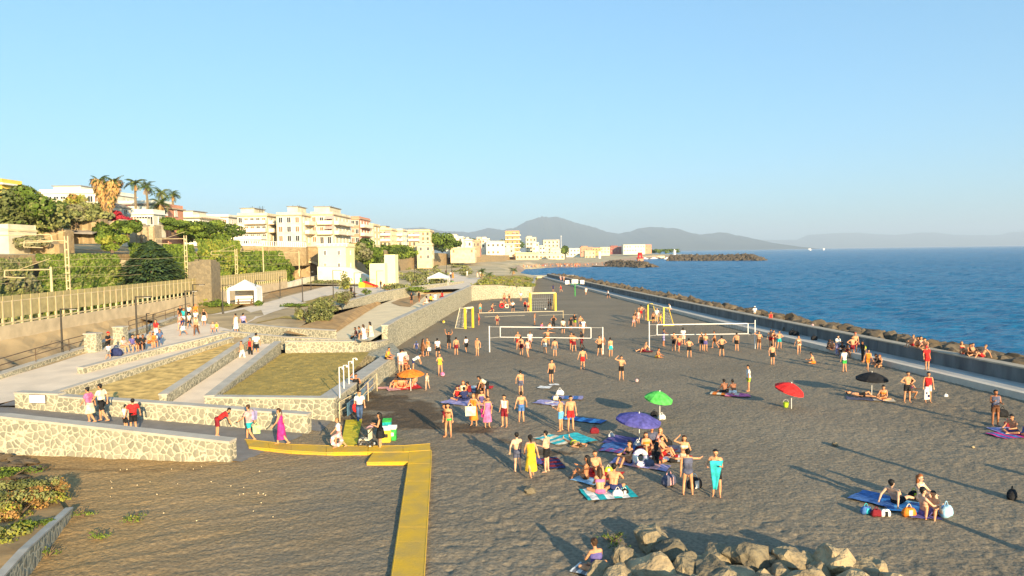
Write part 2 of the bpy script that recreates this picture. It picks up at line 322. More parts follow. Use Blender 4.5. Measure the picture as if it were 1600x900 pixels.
# ---- sea
def sea():
    m, n, l, b = new_mat('sea_water'); b.inputs['Roughness'].default_value = .25; b.inputs['IOR'].default_value = 1.33; b.inputs['Specular IOR Level'].default_value = .22
    mp = mapped(n, l, .02, (1, .35, 1)); t = n.new('ShaderNodeTexNoise'); t.inputs['Scale'].default_value = 1; t.inputs['Detail'].default_value = 5; l.new(mp.outputs[0], t.inputs[0])
    r = n.new('ShaderNodeValToRGB'); r.color_ramp.elements[0].color = (.004, .085, .20, 1); r.color_ramp.elements[1].color = (.012, .155, .32, 1); l.new(t.outputs[0], r.inputs[0]); l.new(r.outputs[0], b.inputs['Base Color'])
    prev = None
    for sc, st, ds, seedx in ((.5, (.55, 1.4, 1), .9, 0), (1.6, (.6, 1.3, 1), .42, 5)):
        mp = mapped(n, l, sc, st); mp.inputs['Rotation'].default_value = (0, 0, .3+seedx*.05); t = n.new('ShaderNodeTexNoise'); t.inputs['Scale'].default_value = 1; t.inputs['Detail'].default_value = 4; t.inputs['Roughness'].default_value = .55; l.new(mp.outputs[0], t.inputs[0])
        bp = n.new('ShaderNodeBump'); bp.inputs['Strength'].default_value = 1; bp.inputs['Distance'].default_value = ds; l.new(t.outputs[0], bp.inputs['Height'])
        if prev: l.new(prev.outputs[0], bp.inputs['Normal'])
        prev = bp
    l.new(prev.outputs[0], b.inputs['Normal'])
    ys = [24.0]
    while ys[-1] < 2600: ys.append(ys[-1]*1.0042)
    ys.append(27000.0); q = np.arange(-.34, 1.02, .0042); Y, S = np.meshgrid(np.array(ys), q, indexing='ij'); X = S*Y
    fade = np.clip(1.3-Y/1400, .25, 1)*(Y < 50000)
    z = ((vnoise(X*.17+Y*.05, Y*.30-X*.06)-.5)*.62+(vnoise(X*.42+Y*.12+7, Y*.8-X*.1)-.5)*.34+(vnoise(X*1.1, Y*1.7+3)-.5)*.12)*fade-2
    V = np.stack([X, Y, z], -1).reshape(-1, 3); ny, nx = X.shape; idx = np.arange(ny*nx).reshape(ny, nx)
    Q = np.stack([idx[:-1, :-1], idx[:-1, 1:], idx[1:, 1:], idx[1:, :-1]], -1).reshape(-1, 4)
    keep = ((X > lerpX(SEAW, Y)+4) | (Y > 264)).reshape(-1); Q = Q[keep[Q].all(1)]; used = np.unique(Q); mpp = np.full(len(V), -1); mpp[used] = np.arange(len(used))
    tag(np_mesh('sea', V[used], mpp[Q], ['sea_water'], True), kind='structure')
    mb = MB(); W = 27000; mb.add([(-W, 2600, -2.6), (-.33*2600, 2600, -2.6), (-.33*W, W, -2.6), (-W, W, -2.6)], [(0, 1, 2, 3)]); mb.add([(1.0*24, 24, -2.6), (W, 24, -2.6), (W, W*.99, -2.6), (W*.985, W, -2.6)], [(0, 1, 2, 3)]); struct(mb, 'outer_sea', 'sea_water')
sea()
# ---- walk by the sea wall, sea wall
def strip(line, off0, off1, z0, z1, name, mats, z0b=None):
    mb = MB()
    for (a, b), (c, d) in zip(line, line[1:]):
        v = Vector((c-a, d-b)).normalized(); nrm = Vector((v.y, -v.x)); P0 = Vector((a, b)); P1 = Vector((c, d))
        A, B, C, D = P0+nrm*off0, P0+nrm*off1, P1+nrm*off1, P1+nrm*off0
        mb.prism([A, B, C, D], z0, z1)
    return mb
mb = MB()
for (k0, k1, s0, s1) in zip(KERB, KERB[1:], SEAW, SEAW[1:]): mb.prism([k0, s0, s1, k1], -.6, .40)
struct(mb, 'seaside_walk', 'walk')
mb = strip(KERB, -.02, .5, -.6, .43, 'k', 0); struct(mb, 'walk_edge', 'kerb_strip')
t = empty('sea_wall', (SEAW[1][0], SEAW[1][1], 0), 'long grey concrete sea wall with pale capping between the walk and the rocks', 'wall')
def rel(mb, o):
    L = o.location; mb.v = [(x-L.x, y-L.y, z-L.z) for x, y, z in mb.v]; return mb
mb = MB()
for i, ((a, b), (c, d)) in enumerate(zip(SEAW, SEAW[1:])):
    N = max(1, int((d-b)/8))
    for k in range(N):
        f0, f1 = k/N, (k+1)/N-.003
        p0 = (a+(c-a)*f0, b+(d-b)*f0); p1 = (a+(c-a)*f1, b+(d-b)*f1); mb.prism([p0, (p0[0]+.8, p0[1]), (p1[0]+.8, p1[1]), p1], -1.5, 1.36)
rel(mb, t).build('wall_panel', 'seawall_face', t)
rel(strip(SEAW, -.06, .86, 1.36, 1.46, '', 0), t).build('capping', 'seawall_top', t)
# far end landing between wall and promenade
mb = MB(); mb.prism([(4, 252), (24, 252), (24, 268), (0, 272)], -1.5, .5); struct(mb, 'end_landing', 'cream_path')
# ---- rocks
def rock_mesh(name, seed, m, sub=2):
    rnd = random.Random(seed); bm = bmesh.new(); bmesh.ops.create_icosphere(bm, subdivisions=sub, radius=1)
    planes = [(Vector((rnd.uniform(-1, 1), rnd.uniform(-1, 1), rnd.uniform(-1, 1))).normalized(), rnd.uniform(.55, .85)) for _ in range(9)]
    for v in bm.verts:
        p = v.co.copy()
        for nn, d in planes:
            e = p.dot(nn)-d
            if e > 0: p -= nn*e*.92
        p *= 1+.22*mnoise.noise(p*2.2+Vector((seed, 0, 0)))+.09*mnoise.noise(p*6+Vector((0, seed, 0)))
        v.co = p
    me = bpy.data.meshes.new(name); bm.to_mesh(me); bm.free(); me.materials.append(MT[m]); return me
RM = [rock_mesh('rock', i, 'sea_rock') for i in range(6)]; PM = [rock_mesh('rock', 20+i, 'pile_rock', 3) for i in range(8)]
def rock_np(n, gen, name, m, label, seed=1):
    rnd = random.Random(seed); mb = MB(); base = [[tuple(v.co) for v in me.vertices] for me in [rock_mesh('t', 40+i, m, 1) for i in range(4)]]
    fs = [tuple(p.vertices) for p in bpy.data.meshes[-1].polygons] if False else None
    me0 = rock_mesh('t', 99, m, 1); fs = [tuple(p.vertices) for p in me0.polygons]
    for i in range(n):
        x, y, z, s = gen(rnd); vv = base[i % 4]; a = rnd.uniform(0, 6.3); ca, sa = math.cos(a), math.sin(a); sx, sz = rnd.uniform(.8, 1.5), rnd.uniform(.6, 1)
        mb.add([(x+s*(vx*ca*sx-vy*sa), y+s*(vx*sa*sx+vy*ca), z+s*sz*vz) for vx, vy, vz in vv], fs)
    return tag(mb.build(name, m), label, 'rocks', kind='stuff')
mb = MB()
prof = [(.7, -.2), (5, .1), (11, -.9), (17, -2.6)]
for (a, b), (c, d) in zip(SEAW, SEAW[1:]):
    for (o0, z0), (o1, z1) in zip(prof, prof[1:]): mb.quad((a+o0, b, z0), (a+o1, b, z1), (c+o1, d, z1), (c+o0, d, z0))
struct(mb, 'rock_bank', 'dark_rock')
rnd = random.Random(5); near = []
tries = 0
while len(near) < 250 and tries < 9000:
    tries += 1
    y = 48+70*rnd.random()**1.3; off = rnd.uniform(1.0, 14.5); x = float(lerpX(SEAW, y))+off; s = rnd.uniform(.55, 1.1)
    if any((x-a)**2+(y-b)**2 < (.75*(s+c))**2 for a, b, c in near): continue
    near.append((x, y, s)); z = np.interp(off, [p[0] for p in prof], [p[1] for p in prof])+.28*s+.30
    o = inst('boulder', RM[len(near) % 6], None, (x, y, z), (rnd.uniform(-.4, .4), rnd.uniform(-.4, .4), rnd.uniform(0, 6.3)), (s*1.25, s, s*.75))
    tag(o, 'dark brown boulder lying in the rock bank beyond the sea wall', 'boulder', 'boulders of the rock bank beyond the sea wall')
def gbank(r):
    y = 118+150*r.random(); off = r.uniform(1, 15.5)
    return float(lerpX(SEAW, y))+off, y, float(np.interp(off, [p[0] for p in prof], [p[1] for p in prof]))+.5, r.uniform(.7, 1.3)
rock_np(420, gbank, 'rock_bank_stones', 'sea_rock', 'dark stones of the rock bank farther along the sea wall', 3)
# ---- boulder pile at the bottom edge of the view
pile = [(1020, 832, 1.0, 'pointed tan boulder topmost at the left end of the near rock pile'), (985, 862, .8, 'grey boulder at the upper left of the near rock pile'), (1050, 850, 1.0, 'flat grey boulder in the near rock pile behind the leftmost blocks'),
        (935, 880, .7, 'low grey stone at the far left of the near rock pile'), (970, 900, .9, 'sloping grey boulder beside the crouching sunbather'), (1020, 885, 1.15, 'large smooth grey boulder in the left half of the near rock pile'),
        (1075, 880, 1.0, 'angular grey boulder left of the centre of the near rock pile'), (1120, 862, 1.0, 'split tan boulder at the upper centre of the near rock pile'), (1125, 893, 1.1, 'broad grey boulder at the lower centre of the near rock pile'),
        (1175, 865, 1.25, 'big rounded dark grey boulder in the near rock pile'), (1165, 900, 1.0, 'wedge shaped grey stone under the rounded dark boulder'), (1225, 895, .9, 'small dark boulder in the gap of the near rock pile'),
        (1238, 868, 1.1, 'tall tan boulder casting a long shadow on the sand'), (1265, 905, 1.15, 'golden boulder low in the right half of the near rock pile'), (1300, 872, 1.2, 'pale egg shaped boulder in the right half of the near rock pile'),
        (1350, 885, 1.0, 'long tan boulder at the right end of the near rock pile'), (1330, 912, 1.1, 'grey boulder at the lower right of the near rock pile'), (1390, 905, .9, 'low pinkish boulder rightmost in the near rock pile'),
        (1060, 915, 1.1, 'grey boulder cut by the bottom of the view, left of the centre'), (1200, 925, 1.2, 'grey boulder cut by the bottom of the view, in the centre'), (1110, 925, 1.1, 'mottled stone cut by the bottom of the view'), (1010, 925, 1.0, 'tan boulder cut by the bottom of the view near the sunbather')]
for i, (px, py, s, lb) in enumerate(pile):
    p = P(px, py+8, .3); rnd = random.Random(i*3+1)
    o = inst('boulder', PM[i % 8], None, (p.x, p.y, .20*s), (rnd.uniform(-.5, .5), rnd.uniform(-.5, .5), rnd.uniform(0, 6.3)), (s*.74, s*.60, s*.50))
    tag(o, lb, 'boulder', 'boulders of the near rock pile')
# filler rocks below them
for i in range(16):
    rnd = random.Random(i+90); px = 985+i*25+rnd.uniform(-8, 8); p = P(px, 898+rnd.uniform(-14, 30), 0)
    o = inst('boulder', PM[(i+3) % 8], None, (p.x, p.y, .05), (rnd.uniform(-.5, .5), rnd.uniform(-.5, .5), rnd.uniform(0, 6.3)), .52)
    tag(o, 'smaller grey stone wedged low between the big boulders of the near pile', 'boulder', 'boulders of the near rock pile')
# ================================================================ walls and ramps of the terrace
def wall(name, label, pts, th=.45, cop=.10, side=1, over=.05, m='stone_wall', cm='coping', group=None, cat='wall', copw=None):
    """pts: list of (x, y, zbottom, ztop); thickness goes to the left (+1) of the direction of travel"""
    t = empty(name, (pts[0][0], pts[0][1], pts[0][2]), label, cat, group); mb, mc = MB(), MB(); n = len(pts)
    dirs = [(Vector(pts[i+1][:2])-Vector(pts[i][:2])).normalized() for i in range(n-1)]; nr = []
    for i in range(n):
        d = dirs[max(0, i-1)] if i == n-1 else (dirs[0] if i == 0 else (dirs[i-1]+dirs[i]).normalized()); nr.append(Vector((-d.y, d.x))*side)
    def ring(o0, o1, zs):
        return [(Vector(p[:2])+nr[i]*o0, Vector(p[:2])+nr[i]*o1) for i, p in enumerate(pts)]
    def run(mbb, o0, o1, zb, zt):
        rg = ring(o0, o1, 0)
        vs = []
        for i in range(n):
            a, b = rg[i]; vs += [(a.x, a.y, zb[i]), (b.x, b.y, zb[i]), (b.x, b.y, zt[i]), (a.x, a.y, zt[i])]
        fs = [(0, 1, 2, 3), tuple((n-1)*4+k for k in (3, 2, 1, 0))]
        for i in range(n-1):
            for k in range(4): k2 = (k+1) % 4; fs.append((i*4+k, (i+1)*4+k, (i+1)*4+k2, i*4+k2))
        mbb.add(vs, fs)
    run(mb, 0, th, [p[2] for p in pts], [p[3]-cop for p in pts]); run(mc, -over, (copw or th)+over, [p[3]-cop for p in pts], [p[3] for p in pts])
    rel(mb, t).build('masonry', m, t); rel(mc, t).build('coping', cm, t); return t
def V2(p): return (p.x, p.y)
W1 = [(-45, 36.3, -.3, 2.0), (-25, 33.3, -.3, 1.90), (-13.13, 31.5, -.3, .98)]
wall('stone_wall', 'pale rubble stone wall at the front of the lowest ramp, lower left', W1, .55, .12, 1)
W2 = [(-28.4, 39.0, .2, 1.95), (-25.6, 38.55, .2, 1.92)]
wall('stone_wall', 'stepped higher end block of the second ramp wall, carrying a white notice', W2, .5, .10, 1)
wall('stone_wall', 'rubble stone wall behind the lowest ramp with a sloping grey coping', [(-25.6, 38.55, .1, 1.80), (-18, 37.45, -.2, 1.42), (-11.0, 36.4, -.3, 1.05)], .5, .10, 1)
o = empty('notice_board', (-26.9, 38.72, 1.5), 'blank white notice plate fixed on the end block of the ramp wall', 'sign', rz=-.155)
MB().box((0, -.03, .1), (1.0, .03, .45)).build('plate', 'white_paint', o); MB().box((0, -.012, .1), (1.06, .015, .51)).build('frame', 'dark_metal', o)
mb = MB(); mb.add([(-12.6, 31.5, .01), (-11.0, 36.5, .01), (-28.5, 39.2, 1.05), (-26, 33.5, 1.05), (-60, 44.5, 1.1), (-60, 37.5, 1.1)], [(0, 1, 2, 3), (3, 2, 4, 5)]); struct(mb, 'lower_ramp', 'asphalt_ramp')
mb = MB(); mb.add([(-13, 31.5, .012), (-9.2, 31.2, .012), (-9.0, 36.4, .012), (-11.0, 36.5, .012)], [(0, 1, 2, 3)])
# corridor behind second wall and narrow ramp going up
mb = MB(); mb.add([(-10.4, 36.8, .015), (-10.4, 39.2, .015), (-17.6, 40.0, .62), (-17.0, 37.5, .62), (-21.0, 40.3, .85), (-20.6, 38.1, .85), (-27.5, 41.0, 1.2), (-25.6, 38.8, 1.2), (-29.5, 41.2, 1.2), (-29.5, 39.2, 1.15)],
       [(0, 1, 2, 3), (3, 2, 4, 5), (5, 4, 6, 7), (7, 6, 8, 9)]); struct(mb, 'middle_ramp', 'asphalt_ramp')
LAWN = [(-17.3, 39.9), (-10.55, 39.35), (-10.7, 53.6), (-13.9, 58.4), (-19.6, 58.4)]
mb = MB(); mb.add([(-17.7, 40.0, .62), (-20.4, 40.4, .83), (-22.1, 59.5, 1.9), (-20.1, 59.5, 1.9)], [(0, 1, 2, 3)]); struct(mb, 'narrow_ramp', 'concrete_path')
# lawn slab
mb = MB(); N = 60
def lawn_grid():
    X, Y = np.meshgrid(np.linspace(0, 1, 90), np.linspace(0, 1, 160)); A = np.array(LAWN[0]); B = np.array(LAWN[1]); C = np.array((-12.2, 58.4)); D = np.array(LAWN[4])
    px = (A[0]*(1-X)+B[0]*X)*(1-Y)+(D[0]*(1-X)+C[0]*X)*Y; py = (A[1]*(1-X)+B[1]*X)*(1-Y)+(D[1]*(1-X)+C[1]*X)*Y
    z = 1.16+vnoise(px*3, py*3)*.06+vnoise(px*8, py*8)*.05
    V = np.stack([px, py, z], -1).reshape(-1, 3); ny, nx = X.shape; idx = np.arange(ny*nx).reshape(ny, nx); Q = np.stack([idx[:-1, :-1], idx[:-1, 1:], idx[1:, 1:], idx[1:, :-1]], -1).reshape(-1, 4)
    tag(np_mesh('lawn', V, Q, ['lawn_dry'], True), kind='structure')
lawn_grid()
wall('stone_wall', 'rubble stone wall in front of the big dry lawn, facing the ramp', [(-18.0, 39.95, -.2, 1.36), (-10.25, 39.1, -.3, 1.34)], .5, .10, 1)
wall('stone_wall', 'stone wall on the beach side of the dry lawn with a broad grey coping', [(-10.24, 39.15, -.3, 1.335), (-9.55, 55.3, -.3, 1.335)], .5, .10, 1, copw=.95)
wall('stone_wall', 'low parapet between the dry lawn and the narrow ramp', [(-17.5, 39.95, .3, 1.42), (-20.0, 59.3, .6, 2.15)], .5, .10, 1, copw=.5)
wall('stone_wall', 'back wall of the dry lawn with a thin pale coping', [(-19.5, 58.9, .9, 2.16), (-13.6, 58.9, .9, 2.10)], .4, .07, 1)
q = P(599, 549, .9); wall('stone_wall', 'short wall sloping down from the lawn corner to the beach', [(-13.6, 58.9, .3, 2.08), (-12.3, 62.2, -.3, 1.6), (-11.9, 66.0, -.3, 1.35)], .45, .07, 1)
mb = MB(); mb.prism([(-13.4, 58.9), (-9.55, 55.3), (-9.4, 58.5), (-11.6, 66.2), (-12.2, 62.2)], -.3, 1.0); tag(mb.build('stone_ledge', 'stone_wall'), 'triangular stone ledge where a person in yellow sits, by the lawn corner', 'ledge')
# bed A and its walls
BA = [(-26.6, 40.9, 1.22), (-20.9, 40.5, 1.0), (-22.5, 59.6, 2.0), (-24.6, 59.6, 2.0)]
mb = MB(); mb.add(BA, [(0, 1, 2, 3)]); struct(mb, 'dry_bed', 'dry_bed')
wall('stone_wall', 'stone wall between the orange dry bed and the narrow ramp', [(-20.55, 40.6, .4, 1.42), (-22.25, 59.8, .6, 2.75)], .45, .08, 1)
def pz(px, py): q = P(px, py, zp); return (q.x, q.y)
# promenade sheet
def ribbon(name, L, Rr, m, z=zp, dz=0, steps=14):
    """L, Rr: left / right edges as pixel lists"""
    def edge(E):
        pts = [P(x, y, z) for x, y in E]; d = [0]
        for a, b in zip(pts, pts[1:]): d.append(d[-1]+(b-a).length)
        out = []
        for i in range(steps+1):
            s = d[-1]*i/steps; out.append((np.interp(s, d, [p.x for p in pts]), np.interp(s, d, [p.y for p in pts])))
        return out
    A, B = edge(L), edge(Rr); mb = MB()
    zz = z if callable(z) else (lambda Y: z)
    for i in range(steps):
        a, b, c, d = A[i], B[i], B[i+1], A[i+1]
        mb.add([(p[0], p[1], zz(p[1])+dz) for p in (a, b, c, d)], [(0, 1, 2, 3)])
    struct(mb, name, m)
def sheet(name, pix, m, z, dz=0):
    pts = [P(x, y, z) for x, y in pix]; zz = z if callable(z) else (lambda Y: z)
    mb = MB(); mb.add([(p.x, p.y, zz(p.y)+dz) for p in pts], [tuple(range(len(pts)))]); return struct(mb, name, m)
# base of the promenade: subdivided sheet following zp
mb = MB(); LE = [(-60, 39.4), (-36.5, 45), (-37.6, 60), (-38.5, 75), (-52, 84), (-53, 120), (-56, 200), (-60, 420)]; RE = [(-28.6, 40.2), (-27.0, 45), (-24.9, 58.8), (-21, 64.5), (P(600, 471, 2).x-3.2, P(600, 471, 2).y-14), (P(600, 471, 2).x-.7, P(600, 471, 2).y), (P(660, 459, 2).x-.6, P(660, 459, 2).y), (P(728, 447, 2).x-.5, P(728, 447, 2).y), (-10.5, 200), (-16, 420)]
for i in range(len(LE)-1):
    K = 6
    for k in range(K):
        f0, f1 = k/K, (k+1)/K; q = []
        for (E, f) in ((LE, f0), (RE, f0), (RE, f1), (LE, f1)): a, b = E[i], E[i+1]; x, y = a[0]+(b[0]-a[0])*f, a[1]+(b[1]-a[1])*f; q.append((x, y, zp(y)-.03))
        mb.quad(*q)
struct(mb, 'upper_ground', 'rough_ground')
ribbon('promenade_path', [(-70, 612), (0, 594), (150, 548), (250, 512), (300, 497), (352, 487), (424, 471), (444, 464), (516, 446), (600, 437), (700, 425)], [(-40, 640), (92, 609), (200, 579), (345, 549), (372, 512), (437, 484), (470, 476), (503, 462), (560, 463), (640, 450), (745, 438)], 'concrete_path', zp, .004, 26)
# seat wall and lower retaining wall along the path
pa, pb, pc = P(130, 584, zp), P(250, 553, zp), P(358, 531, zp)
wall('stone_wall', 'seat wall of pale rubble along the right edge of the rising promenade', [(pa.x, pa.y, .8, zp(pa.y)+.45), (pb.x, pb.y, 1, zp(pb.y)+.5), (pc.x, pc.y, 1.2, zp(pc.y)+.7)], .5, .08, 1)
wall('stone_wall', 'long retaining wall between the promenade and the orange dry bed', [(-28.3, 40.6, .8, 1.28), (-26.7, 46.5, .8, 1.75), (-25.4, 53, .9, 2.1), (-24.4, 60.2, 1, 2.45)], .4, .07, 1)
a = P(354, 524, 2.4); b = P(488, 534, 2.3)
wall('stone_wall', 'lower of two stacked stone walls above the narrow ramp', [(a.x-1.5, 64.2, 1.2, 2.6), (-20, 60.6, 1.2, 2.35), (-15.4, 59.4, 1.0, 2.2)], .4, .07, 1)
wall('stone_wall', 'upper of two stacked stone walls holding the shrub terrace', [(-26.2, 66.0, 1.6, 3.1), (-20.5, 62.6, 1.6, 2.95), (-15.7, 60.3, 1.4, 2.9)], .4, .07, 1)
# cream terrace path between shrub terrace and the great wall
GW = [(-11.95, 66.0, -.3, 2.72), (-11.9, 71.4, -.3, 2.74), (-10.0, 104, -.3, 2.9), (-8.05, 137.1, -.3, 3.05)]
wall('stone_wall', 'long high stone retaining wall running along the left side of the beach', GW, .6, .10, 1)
mb = MB(); mb.add([(-12.4, 60, 1.98), (-12.4, 71, 1.98), (-10.5, 104, 1.98), (-8.5, 138, 1.98), (-13, 152, 1.98), (P(628, 466, 2).x-1, 120, 1.98), (P(575, 486, 2).x-.8, 90, 1.98), (-16.8, 60.4, 1.98)], [(0, 1, 2, 3, 4, 5, 6, 7)]); struct(mb, 'terrace_ground', 'cream_path')
a = P(778, 466.5, 0); b = P(831, 465, 0)
wall('stone_wall', 'stone end wall facing the camera at the far end of the beach', [(-8.05, 137.1, -.3, 3.05), (a.x, a.y, -.3, 2.75), (b.x, b.y, -.3, 2.15)], .6, .10, 1)
c = P(845, 436, .5)
wall('stone_wall', 'low wall dropping towards the far landing by the sea', [(b.x, b.y, -.3, 2.15), (9.0, 250, -.3, .9)], .5, .1, 1)
# terrace wall S holding the plaza above the cream path
s0, s1, s2, s3 = P(512, 532, 2.0), P(600, 471, 2.0), P(660, 459, 2.0), P(728, 447, 2.0)
wall('stone_wall', 'pale stone wall holding the plaza above the cream terrace path', [(s1.x-3.3, s1.y-14, 1.9, 2.9), (s1.x-.6, s1.y, 1.9, 3.5), (s2.x-.5, s2.y, 1.9, 3.5), (s3.x-.4, s3.y, 1.9, 3.2)], .5, .08, 1)
# sloping orange bed below the shrubs
mb = MB(); A = [P(440, 520, 2.68), P(512, 528, 2.03), P(575, 486, 2.05), P(596, 474, 2.05)]; B = [P(440, 520, 2.68), P(480, 506, 2.7), P(560, 480, 2.7), P(590, 471, 2.5)]
for i in range(3): mb.quad(A[i], A[i+1], B[i+1], B[i])
struct(mb, 'orange_bed', 'soil')
mb = MB(); e1 = [P(x, y, 2.03) for x, y in ((611, 473), (625, 467), (668, 459), (655, 470), (641, 479), (625, 478))]; mb.add(e1, [tuple(range(6))]); struct(mb, 'leaf_shaped_bed', 'soil')
sheet('soil_plot', [(404, 470), (433, 451), (470, 446), (512, 445), (440, 463)], 'soil', 2.7, .012)
sheet('soil_strip', [(359, 485), (384, 473), (425, 468), (398, 475)], 'soil', 2.7, .010)
sheet('grass_strip', [(440, 482), (476, 471), (530, 458), (560, 458), (530, 474), (480, 500), (440, 497), (400, 505)], 'lawn_dry', zp, .012)
sheet('grass_plot', [(270, 483), (300, 474), (365, 474), (385, 478), (335, 490), (300, 490)], 'lawn_dry', zp, .010)
# low edge wall of promenade on the rail side, with handrail
E = [(-80, 614), (0, 593), (60, 573), (112, 556), (150, 545), (205, 524), (262, 505), (300, 491)]; Ep = [P(x, y, zp) for x, y in E]
wall('stone_wall', 'low rubble kerb wall along the outer edge of the promenade', [(p.x, p.y, 0, zp(p.y)+.35) for p in Ep], .6, .06, 1)
def railing(label, pts, h=1.0, m='rust_rail', n_mid=1, every=1, r=.03):
    t = empty('handrail', pts[0], label, 'railing'); mb = MB()
    for k in range(n_mid+1): z = h*(1-k*.45); mb.path([(p[0], p[1], p[2]+z) for p in pts], r)
    rel(mb, t).build('rail', m, t)
    for p in pts[::every]:
        rel(MB().tube((p[0], p[1], p[2]-.1), (p[0], p[1], p[2]+h), r), t).build('post', m, t)
    return t
def subdiv(pts, step):
    out = [pts[0]]
    for a, b in zip(pts, pts[1:]):
        k = max(1, int((Vector(b)-Vector(a)).length/step))
        for i in range(1, k+1): out.append(tuple(np.array(a)+(np.array(b)-np.array(a))*i/k))
    return out
railing('thin brown handrail on the outer kerb wall, at the left edge', subdiv([(p.x-.3, p.y+.2, zp(p.y)+.33) for p in Ep[:5]], 2.6))
railing('thin brown handrail farther up the outer kerb wall near the lamp posts', subdiv([(p.x-.3, p.y+.2, zp(p.y)+.33) for p in Ep[5:]], 2.2))
# pillars by the entrance to the lower ground
for px, py, w, lb in ((146, 549, 1.0, 'square stone pillar on the promenade edge left of the standing man in black'), (189, 537, .9, 'square stone pillar behind the seated youths on the promenade')):
    p = P(px, py, zp); o = empty('stone_pillar', p, lb, 'pillar', 'stone pillars on the promenade edge'); MB().box((0, 0, .7), (w, .8, 1.5)).build('shaft', 'stone_wall', o); MB().box((0, 0, 1.49), (w+.1, .9, .09)).build('cap', 'coping', o)
# lower ground between promenade and railway
mb = MB(); rows = [(30, -34.5, .3), (46, -35.2, .4), (60, -36, .5), (72, -37.6, .7), (84, -41, 1.2), (100, -42.9, 2.6)]
def lrow(Y, xr, z0):
    xl = -40.5-(Y-46)*.058; n_ = 7; return [(xr+(xl-xr)*k/n_, Y, z0+(3.15-z0)*(k/n_)**1.3+.35*mnoise.noise(Vector((k*1.3, Y*.4, 2)))*(0 < k < n_)) for k in range(n_+1)]
fine = []
for (y0, x0, a0), (y1, x1, a1) in zip(rows, rows[1:]):
    for k in range(8): f = k/8; fine.append(lrow(y0+(y1-y0)*f, x0+(x1-x0)*f, a0+(a1-a0)*f))
for ra_, rb_ in zip(fine, fine[1:]):
    for k in range(7): mb.quad(ra_[k], rb_[k], rb_[k+1], ra_[k+1])
struct(mb, 'lower_ground', 'rough_ground')
# mounds of earth
def mound(name, label, p, rx, ry, h, m):
    mb = MB(); n = 26; vs = []; fs = []
    for i in range(n):
        for j in range(n):
            u, v = i/(n-1)*2-1, j/(n-1)*2-1; d = max(0, 1-(u*u+v*v)); vs.append((u*rx, v*ry, -.15+h*d**.8*(.7+.6*mnoise.noise(Vector((u*3+p[0], v*3, 0))))+.12*mnoise.noise(Vector((u*9, v*9, p[1])))))
    for i in range(n-1):
        for j in range(n-1): fs.append((i*n+j, (i+1)*n+j, (i+1)*n+j+1, i*n+j+1))
    mb.add(vs, fs); return tag(mb.build(name, m, smooth=True, loc=(p[0], p[1], p[2])), kind='structure')
mat('earth', (.32, .245, .15), .95, .3, .8, .6, 4, c2=(.15, .12, .08))
mound('earth_mound', '', (-38.0, 50, .9), 2.2, 4, 1.5, 'earth'); mound('earth_mound', '', (-39.2, 58, 1.6), 1.8, 3.2, 1.1, 'earth')
# yellow boardwalk
def board(pix, name, label, m='yellow_board', z=.16):
    pts = [P(x, y, z) for x, y in pix]; t = empty(name, (pts[0].x, pts[0].y, 0), label, 'boardwalk', 'yellow boardwalk sections'); mb = MB(); mb.prism([(p.x, p.y) for p in pts], -.05, z); rel(mb, t).build('deck', m, t)
    mb = MB(); return t
def decks(pix_pairs, label, m='yellow_board', z=.16):
    """list of (left pixel, right pixel) cross lines -> planked deck with small gaps"""
    pp = [(P(*a, z), P(*b, z)) for a, b in pix_pairs]; t = empty('boardwalk', (pp[0][0].x, pp[0][0].y, 0), label, 'boardwalk', 'yellow boardwalk sections'); mb = MB()
    for (a, b), (c, d) in zip(pp, pp[1:]):
        N = max(1, int((c-a).length/1.2))
        for k in range(N):
            f0, f1 = k/N, (k+1)/N-.010/N
            q = [a.lerp(c, f0), b.lerp(d, f0), b.lerp(d, f1), a.lerp(c, f1)]; h = z+random.uniform(-.002, .002); mb.prism([(v.x, v.y) for v in q], .0, h)
    for e in (0, 1):
        for s0, s1 in zip(pp, pp[1:]): mb.tube((s0[e].x, s0[e].y, z-.02), (s1[e].x, s1[e].y, z-.02), .035, .035, 5)
    rel(mb, t).build('planks', m, t); return t
decks([((383, 686), (389, 698)), ((455, 694), (455, 704)), ((510, 696), (510, 707)), ((576, 697), (575, 706))], 'yellow plank walk leading from the foot of the ramp towards the bins')
decks([((576, 697), (575, 706)), ((630, 696), (630, 706)), ((672, 693), (673, 703.2))], 'yellow plank walk below the woman with the stroller', z=.163)
decks([((583, 707), (573, 722)), ((640, 706), (639, 721.5))], 'short wide yellow deck beside the corner of the boardwalk')
decks([((640, 704), (673.5, 703.6)), ((638, 724), (673, 724)), ((612, 900), (662, 900)), ((600, 990), (656, 990))], 'long straight yellow boardwalk running down to the bottom of the view')
decks([((533, 695.5), (556, 696)), ((541, 656), (565, 655))], 'olive and yellow cross deck behind the girl with the swim ring', 'green_board', .15)
